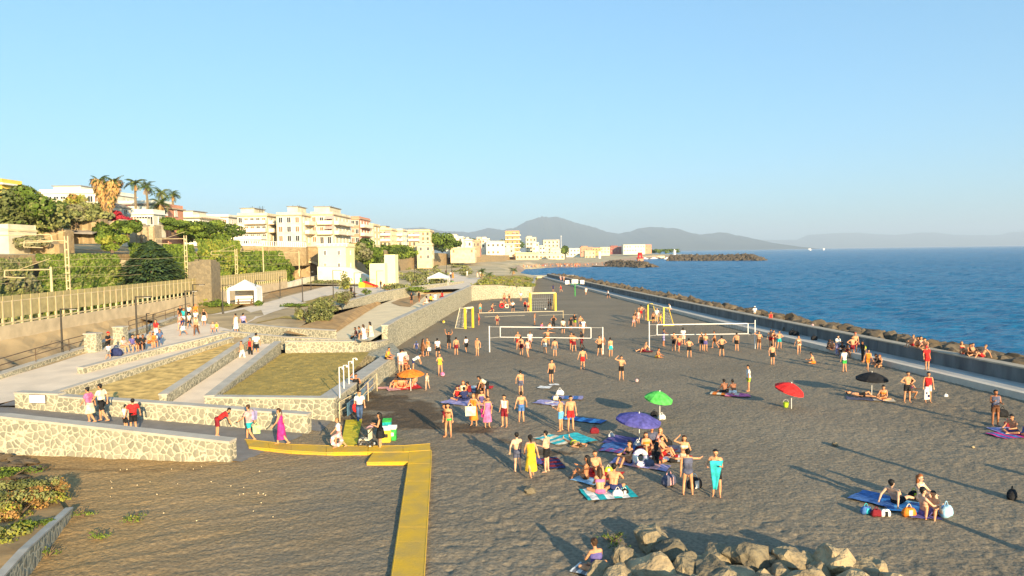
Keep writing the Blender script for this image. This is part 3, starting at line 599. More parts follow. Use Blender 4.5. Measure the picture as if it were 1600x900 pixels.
# planter at lower left
a, b = P(45, 900, 0), P(114, 806, 0); a2 = P(-60, 1040, 0)
wall('stone_wall', 'low rubble planter wall at the bottom left corner', [(a2.x, a2.y, -.3, 1.0), (a.x, a.y, -.3, .85), (b.x, b.y, -.3, .34)], .20, .06, 1, over=.03)
mb = MB(); mb.add([(a2.x-.2, a2.y, .8), (a.x-.2, a.y+.1, .65), (b.x-.3, b.y, .22), (P(80, 762, 0).x, P(80, 762, 0).y, .02), (P(20, 735, 0).x, P(20, 735, 0).y, .05), (-30, 30, .1)], [(0, 1, 2, 3, 4, 5)]); struct(mb, 'planter_soil', 'soil')
for i in range(16):
    rnd = random.Random(i+300); p = P(rnd.uniform(-10, 60), rnd.uniform(712, 748), .1); o = inst('boulder', RM[i % 6], None, (p.x, p.y, .10), (rnd.uniform(-.5, .5), rnd.uniform(-.5, .5), rnd.uniform(0, 6)), (.5, .36, .16)); tag(o, 'flat grey brown stone lying below the front ramp wall at the left edge', 'boulder', 'stones below the front ramp wall')
# ================================================================ RAILWAY, HILLSIDE, TOWN
def foliage(mb, c, rad, n, s, mi=(0, 1, 2), wts=(4, 4, 2), rnd=None, blobs=14, up=.25, fill=.25):
    rnd = rnd or random; c = Vector(c); B = []
    for _ in range(blobs):
        d = Vector((rnd.gauss(0, 1), rnd.gauss(0, 1), rnd.gauss(0, 1))).normalized()*rnd.random()**.4*.78
        B.append((Vector((d.x*rad[0], d.y*rad[1], d.z*rad[2])), rnd.uniform(.28, .5), rnd.choices(mi, wts)[0]))
    for _ in range(n):
        bc, br, bm_ = rnd.choice(B); d = Vector((rnd.gauss(0, 1), rnd.gauss(0, 1), rnd.gauss(0, 1))).normalized(); rr = br*(1 if rnd.random() > fill else rnd.random())
        p = c+bc+Vector((d.x*rad[0], d.y*rad[1], d.z*rad[2]))*rr
        nrm = (d+Vector((rnd.uniform(-.7, .7), rnd.uniform(-.7, .7), rnd.uniform(-.4, .8)))).normalized(); a = nrm.orthogonal().normalized(); b = nrm.cross(a); k = s*rnd.uniform(.6, 1.3)
        t = rnd.uniform(0, 6.3); a, b = a*math.cos(t)+b*math.sin(t), b*math.cos(t)-a*math.sin(t)
        mb.add([p-a*k, p-b*k*.6, p+a*k, p+b*k*.6], [(0, 1, 2, 3)], bm_ if rnd.random() < .8 else rnd.choices(mi, wts)[0])
G1 = ['leaf_dark', 'leaf_mid', 'leaf_light']; G2 = ['leaf_mid', 'leaf_light', 'leaf_yellow']; GC = ['leaf_conifer', 'leaf_conifer_light', 'leaf_mid']; GO = ['leaf_olive_dark', 'leaf_olive', 'leaf_grey']; GO2 = ['leaf_olive', 'leaf_yellow', 'leaf_mid']; GR = ['leaf_rust', 'leaf_yellow', 'leaf_olive']
def tree(name, label, base, h, crown, n, s, mats=G1, seed=1, trunk=.25, cz=None, cat='tree', group=None, blobs=14, bark='bark'):
    rnd = random.Random(seed); t = empty(name, base, label, cat, group); mb = MB(); cz = cz if cz is not None else h-crown[2]
    foliage(mb, (0, 0, cz), crown, n, s, rnd=rnd, blobs=blobs); mb.build('crown', mats, t)
    tk = MB(); tk.tube((0, 0, -.3), (rnd.uniform(-.2, .2), 0, cz), trunk, trunk*.6, 7)
    for i in range(5): a = rnd.uniform(0, 6.3); tk.tube((0, 0, cz*.5+i*.1*cz), (math.cos(a)*crown[0]*.6, math.sin(a)*crown[1]*.6, cz+crown[2]*rnd.uniform(-.2, .5)), trunk*.4, trunk*.12, 5)
    tk.build('trunk', bark, t); return t
# fence along the railway
mat('fence_mesh', (.44, .36, .17), .85, .15, 2)
FA, FB = P(-60, 568, .9), P(436, 450, 2.6)
FA = Vector((-40.5, 46, 0)); FB = Vector((-46.0, 141, 0))
t = empty('railway_fence', (FA.x, FA.y, 0), 'long tan railway fence of concrete posts and infill panels on a pale base wall', 'fence')
N = 80; pr = None
def fz(f): return 4.15+.1*f
mb = MB()
for i in range(N+1):
    f = i/N; p = FA.lerp(FB, f); z0 = fz(f); 
    rel(MB().box((p.x, p.y, z0+1.0), (.13, .15, 2.0)), t).build('post', 'concrete_post', t)
    if i < N:
        q = FA.lerp(FB, (i+1)/N); c = (p+q)/2; L = (q-p).length; a = math.atan2(q.y-p.y, q.x-p.x)
        pm = MB().box((c.x, c.y, z0+1.5), (L-.14, .06, 1.75), a, 0).box((c.x, c.y, z0+1.93), (L-.14, .09, .09), a, 1).box((c.x, c.y, z0+.18), (L-.16, .10, .12), a, 1)
        rel(pm, t).build('panel', ['fence_mesh', 'concrete_post'], t)
        mb.box((c.x, c.y, z0/2-.1), (L, .35, z0+.22), a)
rel(mb, t).build('base_wall', 'concrete_base', t)
# white low wall continuing towards the portal
wall('low_wall', 'pale low wall continuing from the railway fence to the tunnel portal', [(-46, 141.5, 1.5, 3.9), (-46.5, 155, 1.5, 4.4), (-45.5, 172, 1.5, 4.9)], .4, .1, 1, m='white_wall', cm='white_wall')
# rail bed
mb = MB(); mb.add([(-62, 30, 2.0), (-41, 30, 2.0), (-46.6, 175, 3.2), (-62, 175, 3.2)], [(0, 1, 2, 3)]); struct(mb, 'rail_bed', 'ballast')
# track rails
t = empty('railway_track', (-50, 40, 2.2), 'pair of railway tracks running behind the fence to the tunnel', 'railway')
for k, x in enumerate((-46.5, -48, -50.5, -52)):
    MB().tube((x+50, 0, 0), (x+50-3.2, 134, 1.05), .07, .07, 4).build('rail', 'rust_rail', t)
# plateau / hillside
def plateau():
    edge = [(-56, 20), (-56, 60), (-55, 100), (-54, 172), (-44, 178), (-43, 215), (-42, 280), (-40, 340), (-30, 420), (-12, 520), (0, 640)]
    top = [10.5, 10, 10, 10.6, 10.8, 10.5, 11, 10.0, 8.5, 7.5, 7]; bot = [1.5, 2, 2.5, 3, 3, 3, 3, 2.5, 2.0, 2, 2]
    mb = MB(); cl = MB()
    for i in range(len(edge)-1):
        (x0, y0), (x1, y1) = edge[i], edge[i+1]; n = max(1, int(math.hypot(x1-x0, y1-y0)/6))
        for k in range(n):
            f0, f1 = k/n, (k+1)/n; a = (x0+(x1-x0)*f0, y0+(y1-y0)*f0); b = (x0+(x1-x0)*f1, y0+(y1-y0)*f1); ta = top[i]+(top[i+1]-top[i])*f0; tb = top[i]+(top[i+1]-top[i])*f1
            ba = bot[i]+(bot[i+1]-bot[i])*f0; bb = bot[i]+(bot[i+1]-bot[i])*f1
            cl.quad((a[0], a[1], ba-1), (b[0], b[1], bb-1), (b[0], b[1], tb), (a[0], a[1], ta))
            prev = [(a[0], a[1], ta), (b[0], b[1], tb)]
            for d, hz in ((10, .3), (25, 1.6), (60, 3.5), (140, 5), (500, 8)):
                if y0 > 300: hz = hz*.6
                nw = [(a[0]-d, a[1]+d*.15, ta+hz), (b[0]-d, b[1]+d*.15, tb+hz)]; mb.quad(prev[0], prev[1], nw[1], nw[0]); prev = nw
    struct(mb, 'hillside', 'town_ground'); tag(cl.build('cliff_wall', 'old_masonry'), 'long brown masonry retaining wall below the town', 'wall')
plateau()
# tunnel portal face (faces the camera)
t = empty('tunnel_portal', (-49, 172, 3), 'brown masonry railway tunnel portal with a dark arched mouth and pale arch ring', 'tunnel')
def arch_wall(mb, x0, x1, z0, z1, cx, r, zs, y, th=1.2):
    n = 14; A = [(cx-r, z0)]+[(cx-r*math.cos(math.pi*i/n), zs+r*math.sin(math.pi*i/n)) for i in range(n+1)]+[(cx+r, z0)]
    for yy in (y,):
        mb.quad((x0, yy, z0), (cx-r, yy, z0), (cx-r, yy, z1), (x0, yy, z1)); mb.quad((cx+r, yy, z0), (x1, yy, z0), (x1, yy, z1), (cx+r, yy, z1))
        for (a, b) in zip(A[1:-1], A[2:-1]): mb.quad((a[0], yy, a[1]), (b[0], yy, b[1]), (b[0], yy, z1), (a[0], yy, z1))
    for a, b in zip(A, A[1:]): mb.quad((a[0], y, a[1]), (b[0], y, b[1]), (b[0], y+70, b[1]), (a[0], y+70, a[1]))
mb = MB(); arch_wall(mb, -11, 6.5, -2, 8.6, -1.1, 2.6, 2.0, 0); mb.build('facing', 'old_masonry', t)
ar = MB()
for i in range(16):
    a0, a1 = math.pi*i/16, math.pi*(i+.96)/16
    ar.add([(-1.1-rr*math.cos(a), yy, 2.0+rr*math.sin(a)) for yy in (-.12, 0) for rr in (2.6, 3.15) for a in (a0, a1)], [(0, 1, 3, 2), (4, 6, 7, 5), (2, 3, 7, 6), (0, 4, 5, 1)])
ar.build('arch_ring', 'concrete_post', t)
MB().box((-1.1, 69, 1.5), (6, .2, 8)).build('tunnel_dark_plate', 'dark_metal', t)  # dark plate closing the bore, its colour stands in for the unlit depth
MB().box((6.9, .3, 3.4), (1.0, 1.6, 10.6)).build('buttress', 'old_masonry', t)
MB().box((-2.2, -.1, 8.75), (17.6, .7, .3)).build('parapet', 'coping', t)
# catenary posts and wires
def cat_pole(px, pyb, pyt, X, label, lattice=True, arm=-4.2):
    d = ray(px, pyb); k = X/d.x; b = CAM+d*k; b.z = max(b.z, 2.3); tp = CAM+ray(px, pyt)*(X/ray(px, pyt).x); h = tp.z-b.z
    t = empty('catenary_pole', b, label, 'pole', 'catenary poles of the railway'); mb = MB()
    if lattice:
        for sx in (-.17, .17): mb.box((sx, 0, h/2), (.10, .10, h))
        for i in range(int(h/.8)): mb.box((0, 0, .5+i*.8), (.3, .06, .12))
    else: mb.tube((0, 0, 0), (0, 0, h), .13, .09, 8)
    mb.build('mast', 'concrete_post', t)
    ab = MB(); az = h*.70 if h > 8 else h*.93
    ab.tube((0, 0, az), (arm, -.2, az), .05, .04, 6).tube((0, 0, az+1.0), (arm*.7, -.1, az+.05), .025, .025, 5).tube((arm, -.2, az), (arm*1.02, -.2, az-.6), .05, .05, 5).tube((arm*1.02, -.2, az-.6), (arm*.55, -.2, az-.7), .045, .045, 5)
    ab.build('bracket', 'concrete_post', t); return t
cat_pole(108, 470, 369, -46.0, 'tall latticed railway pole rising above the fence at the left')
cat_pole(82, 476, 417, -41.6, 'shorter round railway post standing at the fence left of the tall latticed pole', False, -4.0)
cat_pole(292, 440, 368, -47, 'latticed railway pole standing left of the ruined stone tower')
cat_pole(370, 432, 389, -48, 'railway pole right of the ruined stone tower')
cat_pole(412, 430, 384, -49, 'thin railway pole in front of the ivy near the tunnel', False)
cat_pole(468, 432, 392, -46, 'thin railway pole beside the tunnel mouth', False)
cat_pole(-20, 480, 360, -46, 'railway pole cut by the left edge of the view', True, 6)
for k, (x, z) in enumerate(((-49.5, 7.2), (-49.5, 8.4), (-46.2, 9.3), (-51.5, 7.4))):
    mb = MB(); pts = [(x-.02*i-.3, 30+i*12, z+.1*i*.5-.25*(i % 2)) for i in range(12)]; mb.path(pts, .02, 4); tag(mb.build('overhead_wire', 'concrete_post'), 'thin overhead railway wire strung along the ivy wall', 'wire', 'overhead railway wires')
# ivy banks
def ivy(label, y0, y1, z0, z1, n, s, seed, mats=G1, xb=-54.2, thick=1.6, wts=(3, 5, 3)):
    rnd = random.Random(seed); mb = MB(); core = MB(); t = empty('ivy_hedge', (xb, (y0+y1)/2, 3), label, 'hedge', 'ivy hedges on the wall behind the railway')
    cy = (y0+y1)/2
    for _ in range(n):
        v = rnd.random(); y = rnd.uniform(y0, y1); z = z0+(z1-z0)*v; bul = .6+.9*mnoise.noise(Vector((y*.25, z*.35, seed)))+.5*mnoise.noise(Vector((y*.8, z*.9, seed)))
        top = 1-max(0, v-.75)*3*abs(mnoise.noise(Vector((y*.3, 5, seed)))); x = max(.15, bul*thick)*math.sin(math.pi*min(1, .25+v*.75))*top*rnd.uniform(.75, 1.1)
        nr = Vector((1, rnd.uniform(-.9, .5), rnd.uniform(-.5, .8))).normalized(); a = nr.orthogonal().normalized(); b = nr.cross(a); k = s*rnd.uniform(.6, 1.3); p = Vector((x, y-cy, z-3))
        g = mnoise.noise(Vector((y*.35+seed*7, z*.5, 3))); w = (wts[0], wts[1], wts[2]) if g < .1 else (1, 4, 6)
        mb.add([p-a*k, p-b*k*.7, p+a*k, p+b*k*.7], [(0, 1, 2, 3)], rnd.choices((0, 1, 2), w)[0])
    mb.build('leaves', mats, t)
ivy('dark ivy hedge filling the railway wall at the left edge of the view', 44, 78, 2.2, 9.6, 9000, .26, 1, GO, wts=(5, 4, 1))
ivy('brownish green ivy hedge between the tall latticed pole and the bare rock strip', 79, 95, 2.5, 10, 6500, .26, 2, ['leaf_mid', 'leaf_olive', 'leaf_light'], wts=(5, 3, 2))
ivy('bright green ivy hedge behind the dark conifer', 98, 118, 2.5, 11.5, 8000, .27, 3, G1, wts=(2, 5, 3))
ivy('tall yellow green ivy hedge above the ruined tower', 119, 138, 2.5, 12.5, 8000, .30, 4, G2, thick=2.2, wts=(5, 4, 2))
ivy('ivy hedge between the ruined tower and the middle railway pole', 139, 154, 2.5, 10.5, 5000, .30, 5, G1)
ivy('ivy hedge ending beside the tunnel mouth', 155, 170, 2.5, 10.5, 5000, .32, 6, G1)
# conifer
def conifer(label, base, h, r, n, seed, s=.4, mats=GC):
    rnd = random.Random(seed); t = empty('conifer', base, label, 'tree'); mb = MB()
    for _ in range(n):
        v = rnd.random()**.8; lay = math.floor(v*11)/11; a = rnd.uniform(0, 6.3); lob = 1+.25*mnoise.noise(Vector((math.cos(a)*1.6, math.sin(a)*1.6, lay*4)))*1.6
        rr = r*min(1, (1-v)*1.9)**.6*lob*rnd.uniform(.55, 1.05)*(1-.25*((v*11) % 1)); z = .3+v*h-.25*rr; p = Vector((rr*math.cos(a), rr*math.sin(a), z)); out = Vector((math.cos(a), math.sin(a), -.35)).normalized(); sd_ = Vector((-math.sin(a), math.cos(a), rnd.uniform(-.4, .4))); k = s*rnd.uniform(.6, 1.3)
        mb.add([p-out*k, p-sd_*k*.35, p+out*k, p+sd_*k*.35], [(0, 1, 2, 3)], rnd.choices((0, 1, 2), (5, 4, 1))[0])
    mb.build('crown', mats, t); MB().tube((0, 0, -.2), (0, 0, h*.95), .3, .05, 7).build('trunk', 'bark', t)
b = P(243, 446, 2.4); q = CAM+ray(243, 446)*(-50/ray(243, 446).x)
conifer('large dark bluish conifer spreading in front of the ivy wall', (-50.5, 97, 2.6), 9.0, 5.2, 9000, 4)
# ruined tower
t = empty('ruined_tower', (-40.0, 93.5, .5), 'broken square stone tower standing by the railway fence', 'tower')
q = P(315, 478, 2); t.location = (-42.6, 96, 1.6)
mb = MB(); mb.prism([(-1.6, -1.5), (1.5, -1.5), (1.5, 1.5), (-1.6, 1.5)], 0, [7.2, 7.5, 7.0, 7.3]); mb.build('shaft', 'ruin_stone', t)
mb = MB()
for i in range(9): mb.box((random.uniform(-1.3, 1.3), random.uniform(-1.2, 1.2), 7.3), (.6, .6, random.uniform(.2, .55)), random.uniform(0, 3))
mb.build('broken_top', 'ruin_stone', t)
# ---------------------------------------------------------------- houses
def window_me(w, h, fr='white_paint', gl='glass_dark', shut=False):
    key = ('win', w, h, fr, gl, shut)
    if key in MT: return MT[key]
    mb = MB(); mb.box((0, -.02, 0), (w, .05, h), 0, 1 if not shut else 2); f = .09
    mb.box((-w/2, -.05, 0), (f, .1, h), 0, 0); mb.box((w/2, -.05, 0), (f, .1, h), 0, 0); mb.box((0, -.05, h/2), (w+f, .1, f), 0, 0); mb.box((0, -.08, -h/2-.04), (w+.3, .2, .08), 0, 0); mb.box((0, -.055, 0), (.06, .08, h-.1), 0, 0)
    MT[key] = mb.mesh('window', [fr, gl, 'shutter']); return MT[key]
def house(name, label, px0, px1, pt, pb, Y, D, st, cw, cs, m='cream_wall', roof='roof_slab', group=None, cat='house', balc=(), sbalc=(), rz=0.0, win=(1.0, 1.4), over=.35, floorh=None, skipw=0, antenna=False, seed=0, pitched=False, penthouse=None, base_extra=3, winf='white_paint'):
    rnd = random.Random(seed); a = PY(px0, pb, Y); b = PY(px1, pb, Y); tz = PY((px0+px1)/2, pt, Y).z; W = b.x-a.x; z0 = min(a.z, b.z); h = tz-z0
    t = empty(name, (a.x, Y, z0), label, cat, group, rz)
    MB().box((W/2, D/2, h/2-base_extra/2), (W, D, h+base_extra)).build('wall', m, t)
    if pitched:
        mb = MB(); o = over; mb.add([(-o, -o, h), (W+o, -o, h), (W+o, D+o, h), (-o, D+o, h), (-o, D/2, h+W*.12), (W+o, D/2, h+W*.12)], [(0, 1, 5, 4), (2, 3, 4, 5), (0, 4, 3), (1, 2, 5), (3, 2, 1, 0)]); mb.build('roof', roof, t)
    else:
        MB().box((W/2, D/2, h+.12), (W+over*2, D+over*2, .24)).build('roof', roof, t)
        pa = MB(); 
        for (c, s) in (((W/2, .12, h+.55), (W, .14, .6)), ((W/2, D-.12, h+.55), (W, .14, .6)), ((.12, D/2, h+.55), (.14, D-.3, .6)), ((W-.12, D/2, h+.55), (.14, D-.3, .6))): pa.box(c, s)
        pa.build('parapet', m, t)
    if penthouse:
        x0, x1, hh = penthouse; MB().box(((x0+x1)/2*W, D*.5, h+.25+hh/2), ((x1-x0)*W, D*.6, hh)).build('penthouse', m, t); MB().box(((x0+x1)/2*W, D*.5, h+.3+hh), ((x1-x0)*W+.6, D*.6+.6, .15)).build('penthouse_roof', 'grey_roof', t)
    fh = h/st; ww, wh = win; wh = min(wh, fh*.62); me = window_me(ww, round(wh, 2), winf); me2 = window_me(ww, round(min(2.1, fh*.74), 2), winf); ms1 = window_me(ww, round(wh, 2), winf, shut=True); ms2 = window_me(ww, round(min(2.1, fh*.74), 2), winf, shut=True)
    for f in range(st):
        zc = fh*(f+.55)
        for c in range(cw):
            if rnd.random() < skipw: continue
            x = W*(c+.5)/cw; isb = any(bx0 <= (c+.5)/cw <= bx1 for (bx0, bx1) in balc)
            inst('window', (me2 if isb else me) if rnd.random() < .62 else (ms2 if isb else ms1), t, (x, -.02, zc-(.12*fh if isb else 0)))
        for c in range(cs):
            if rnd.random() < skipw: continue
            y = D*(c+.5)/cs; isb = any(bx0 <= (c+.5)/cs <= bx1 for (bx0, bx1) in sbalc)
            inst('window', (me2 if isb else me) if rnd.random() < .62 else (ms2 if isb else ms1), t, (W+.02, y, zc-(.12*fh if isb else 0)), (0, 0, math.pi/2))
        if f > 0 or st < 3:
            for bx0, bx1 in balc:
                w = (bx1-bx0)*W; xc = (bx0+bx1)/2*W; mb = MB().box((xc, -.65, fh*f+.06), (w, 1.3, .16)).box((xc, -1.25, fh*f+.6), (w, .1, .95), 0, 1).box((xc-w/2+.05, -.65, fh*f+.6), (.1, 1.15, .95), 0, 1).box((xc+w/2-.05, -.65, fh*f+.6), (.1, 1.15, .95), 0, 1); mb.build('balcony', [roof, 'balcony_wall'], t)
            for bx0, bx1 in sbalc:
                w = (bx1-bx0)*D; yc = (bx0+bx1)/2*D; mb = MB().box((W+.65, yc, fh*f+.06), (1.3, w, .16)).box((W+1.25, yc, fh*f+.6), (.1, w, .95), 0, 1).box((W+.65, yc-w/2+.05, fh*f+.6), (1.15, .1, .95), 0, 1).box((W+.65, yc+w/2-.05, fh*f+.6), (1.15, .1, .95), 0, 1); mb.build('balcony', [roof, 'balcony_wall'], t)
    for bx0, bx1 in balc:
        for f in range(1, st):
            if rnd.random() < .5 and st > 1: x = W*rnd.uniform(bx0+.1, bx1-.12); mb = MB(); mb.add([(x-1.1, -.02, fh*(f+.92)), (x+1.1, -.02, fh*(f+.92)), (x+1.1, -1.2, fh*(f+.62)), (x-1.1, -1.2, fh*(f+.62)), (x-1.1, -.02, fh*(f+.88)), (x+1.1, -.02, fh*(f+.88)), (x+1.1, -1.2, fh*(f+.58)), (x-1.1, -1.2, fh*(f+.58))], [(0, 3, 2, 1), (4, 5, 6, 7), (3, 7, 6, 2), (0, 4, 7, 3), (1, 2, 6, 5)]); mb.build('awning', cloth(rnd.choice(('orange', 'cream', 'tan', 'rose'))), t)
    if antenna:
        mb = MB()
        for k in range(3):
            x = W*rnd.uniform(.2, .8); mb.tube((x, D*.4, h), (x, D*.4, h+3), .05, .05, 4).tube((x-.6, D*.4, h+2.7), (x+.6, D*.4, h+2.7), .03, .03, 4).tube((x-.4, D*.4, h+2.3), (x+.4, D*.4, h+2.3), .03, .03, 4)
        mb.build('antenna', 'dark_metal', t)
    return t
house('house', 'yellow house corner cut by the left edge of the view', -80, 4, 289, 312, 95, 4, 1, 3, 1, 'yellow_wall', 'white_paint', win=(.9, 1.2), over=.5)
house('villa', 'long white villa with small dark windows on the hill left of the big palm', 62, 158, 302, 322, 150, 14, 1, 9, 2, 'white_wall', 'white_paint', win=(1.1, 1.3), penthouse=(.1, .55, 1.6), base_extra=6)
house('house', 'low cream house below the long white villa', 78, 103, 318, 330, 128, 8, 1, 3, 2, 'cream_wall', 'roof_slab', base_extra=5, win=(.8, 1.1))
house('terrace_house', 'white terrace house with a sloping grey roof left of the big palm trunk', 110, 163, 322, 334, 112, 8, 1, 5, 2, 'white_wall', 'grey_roof', base_extra=4, pitched=True)
house('villa', 'white villa with dark flat canopies behind the slim palms', 186, 250, 320, 343, 135, 6, 2, 5, 1, 'white_wall', 'grey_roof', balc=((.0, 1.0),), over=.8, base_extra=5)
house('house', 'white house with an arched terrace right of the big palm', 205, 240, 335, 352, 116, 4, 1, 4, 1, 'white_wall', 'white_paint', balc=((.1, .9),), base_extra=2, win=(.9, 1.3))
house('house', 'small salmon wall house at the foot of the slim palms', 246, 262, 326, 340, 125, 6, 1, 2, 1, 'pink_wall', 'roof_slab', base_extra=5, win=(.8, 1.0))
house('house', 'low pale house with a reddish roof behind the round topped hedge', 270, 312, 341, 358, 165, 12, 1, 4, 3, 'white_wall', 'roof_slab', over=.8, base_extra=4, penthouse=(.1, .6, 1.6))
house('apartment_house', 'plain pale apartment block left of the first balconied block', 322, 358, 340, 372, 190, 14, 2, 3, 3, 'white_wall', 'grey_roof', base_extra=5)
house('apartment_house', 'three storey cream block with orange awnings and long balconies', 372, 418, 338, 376, 180, 13, 3, 5, 4, 'cream_wall', 'roof_slab', balc=((.3, 1.0),), sbalc=((.1, .9),), antenna=True, penthouse=(.0, .45, 2.0), base_extra=5, cat='apartment block')
house('apartment_house', 'pale cream block with one column of small windows, between two balconied blocks', 433, 472, 337, 380, 176, 12, 3, 3, 3, 'cream_wall', 'roof_slab', sbalc=((.2, .8),), antenna=True, base_extra=6, penthouse=(.35, .75, 2.2), cat='apartment block')
house('apartment_house', 'tallest cream apartment block with rounded balconies above the lemon white house', 486, 521, 336, 382, 184, 20, 3, 3, 5, 'cream_wall', 'roof_slab', balc=((.35, 1.0),), sbalc=((.05, .5), (.55, .95)), antenna=True, base_extra=6, penthouse=(.0, .7, 2.2), cat='apartment block')
house('apartment_house', 'reddish brown and cream block right of the tallest apartment block', 549, 562, 342, 382, 215, 17, 3, 2, 4, 'pink_wall', 'roof_slab', sbalc=((.1, .9),), base_extra=6, cat='apartment block')
house('house', 'plain ochre house squeezed behind the reddish block', 570, 584, 353, 384, 238, 12, 3, 2, 2, 'ochre_wall', 'roof_slab', base_extra=6)
house('apartment_house', 'ochre banded block with three storeys left of the hillside gap', 585, 612, 360, 386, 262, 14, 3, 4, 4, 'ochre_wall', 'roof_slab', balc=((.05, .95),), base_extra=6, penthouse=(.2, .6, 1.5), cat='apartment block', winf='cream_wall')
house('apartment_house', 'small cream block with open verandas beside the ochre banded block', 613, 630, 361, 385, 275, 10, 3, 2, 2, 'cream_wall', 'roof_slab', balc=((0, 1),), base_extra=6, cat='apartment block')
house('apartment_house', 'ochre apartment block standing alone above the pale plaster bastion', 637, 672, 362, 384, 300, 16, 3, 5, 3, 'ochre_wall', 'roof_slab', balc=((.05, .55),), base_extra=6, penthouse=(.3, .9, .8), cat='apartment block', winf='cream_wall')
t = house('plaster_tower', 'pale plaster bastion with a white niche below the lone ochre block', 652, 675, 383, 408, 290, 6, 2, 2, 1, 'ochre_wall', 'cream_path', base_extra=3)
# balustrade terrace
t = empty('balustrade', (-55, 150, 10.5), 'white balustrade terrace running below the apartment blocks', 'balustrade')
mb = MB(); mc = MB(); A = PY(352, 383, 150); B = PY(478, 386, 170)
for i in range(36):
    p = A.lerp(B, i/35); mb.box((p.x+55, p.y-150, p.z-10.5+.5), (.16, .16, 1.0))
bw = MB(); bw.prism([(A.x+55, A.y-150), (B.x+55, B.y-150), (B.x+55, B.y-146), (A.x+55, A.y-146)], -3.5, [A.z-10.55, B.z-10.55, B.z-10.55, A.z-10.55]); bw.build('base_wall', 'old_masonry', t)
mc.tube((A.x+55, A.y-150, A.z-9.4), (B.x+55, B.y-150, B.z-9.4), .07, .07, 4); mc.tube((A.x+55, A.y-150, A.z-10.5), (B.x+55, B.y-150, B.z-10.5), .08, .08, 4)
mb.build('balusters', 'white_paint', t); mc.build('rails', 'white_paint', t)
for k, (x0, x1, pt, pb, lb) in enumerate(((354, 408, 374, 382, 'low white terrace pavilion behind the balustrade left'),)):
    house('pavilion', lb, x0, x1, pt, pb, 172, 4, 1, 9, 1, 'white_wall', 'white_paint', base_extra=1, win=(.9, 1.1))
# white house right of the tunnel
t = house('white_house', 'bright lemon white house with small windows built against the tunnel wall', 498, 541, 386, 425, 160, 9, 2, 2, 1, 'lemon_wall', 'cream_path', skipw=.4, base_extra=4, win=(.6, 1.0), over=.2)
mb = MB()
for i in range(7): mb.box((.6+i*1.0, .1, 6.2), (.25, .25, .7))
mb.box((3.4, .1, 6.55), (7.4, .2, .12)); mb.build('terrace_rail', 'white_paint', t)
mb = MB(); a = PY(498, 428, 157); b = PY(582, 440, 157); mb.add([(a.x, 156, 2.2), (b.x, 156, 2.2), (b.x, 156, 4.0), (PY(545, 420, 156).x, 156, 6.6), (a.x, 156, 6.9), (a.x, 159.8, 2.2), (b.x, 159.8, 2.2), (b.x, 159.8, 4.0), (PY(545, 420, 156).x, 159.8, 6.6), (a.x, 159.8, 6.9)], [(0, 1, 2, 3, 4), (9, 8, 7, 6, 5), (1, 6, 7, 2), (2, 7, 8, 3), (3, 8, 9, 4), (0, 4, 9, 5)])
tag(mb.build('stair_wall', 'white_wall'), 'white stepped ramp wall sloping down from the lemon white house', 'wall')
house('white_block', 'tall blank white block right of the children slide', 601, 618, 404, 432, 150, 4, 1, 1, 1, 'lemon_wall', 'lemon_wall', skipw=1, over=0, base_extra=2, cat='building')
house('white_block', 'low white boundary building between the slide and the tall blank block', 578, 602, 418, 442, 147, 3, 1, 2, 1, 'lemon_wall', 'lemon_wall', skipw=1, over=0, base_extra=2, cat='building')
# old walls on the hill
def hillwall(label, px0, px1, pt, pb, Y, m='old_masonry'):
    a, b = PY(px0, pb, Y), PY(px1, pb, Y); tz = PY((px0+px1)/2, pt, Y).z; mb = MB(); n = 9; pts = []
    zz = [tz-a.z+random.uniform(-.35, .35) for _ in range(n)]
    for i in range(n-1): mb.prism([((b.x-a.x)*i/(n-1), -.4+.3*(i % 2)), ((b.x-a.x)*(i+1)/(n-1), -.4+.3*((i+1) % 2)), ((b.x-a.x)*(i+1)/(n-1), 1.5), ((b.x-a.x)*i/(n-1), 1.5)], -1.2, [zz[i], zz[i+1], zz[i+1], zz[i]])
    tag(mb.build('old_wall', m, loc=a), label, 'wall', 'old masonry walls on the hillside')
hillwall('old ochre stone wall with a broken top below the villas', 103, 160, 346, 368, 98); hillwall('ochre ruined wall right of the small green bush', 165, 203, 346, 366, 100, 'tower_stone')
hillwall('pinkish low garden wall at the upper left above the ivy', 16, 96, 379, 392, 88); hillwall('old stone wall with small openings left of centre on the hill', 64, 105, 360, 382, 93)
hillwall('ochre wall below the pointed hedge right of the ruined wall', 205, 245, 352, 372, 104, 'tower_stone')
house('hut', 'cream hut at the left edge above the ivy hedge', -30, 14, 361, 388, 84, 5, 1, 1, 1, 'cream_wall', 'cream_path', skipw=1, over=.1)
t = empty('garden_roof', PY(70, 357, 96), 'long brown lean to roof on the hillside wall', 'roof'); a = PY(70, 358, 96); b = PY(130, 360, 94)
MB().prism([(0, 0), (b.x-a.x, 0), (b.x-a.x, 5), (0, 5)], -.6, [-.5, -.9, .6, .9]).build('tiles', 'grey_roof', t)
mb = MB(); p = PY(188, 425, 95); mb.add([(p.x-1, 95.5, 2.2), (p.x+1, 95.5, 2.2), (p.x+.6, 95.5, 5.5), (p.x+.5, 95.5, 9.2), (p.x-1.0, 95.5, 9.2), (p.x-.6, 95.5, 5.5), (p.x-1.4, 97.5, 2.2), (p.x+1.4, 97.5, 2.2), (p.x+.4, 98, 9.4), (p.x-1.2, 98, 9.4)], [(0, 1, 2, 5), (5, 2, 3, 4), (1, 7, 8, 3, 2), (0, 5, 4, 9, 6)])
tag(mb.build('bare_rock_strip', 'tower_stone'), 'narrow bare rock strip between two ivy hedges', 'rock')
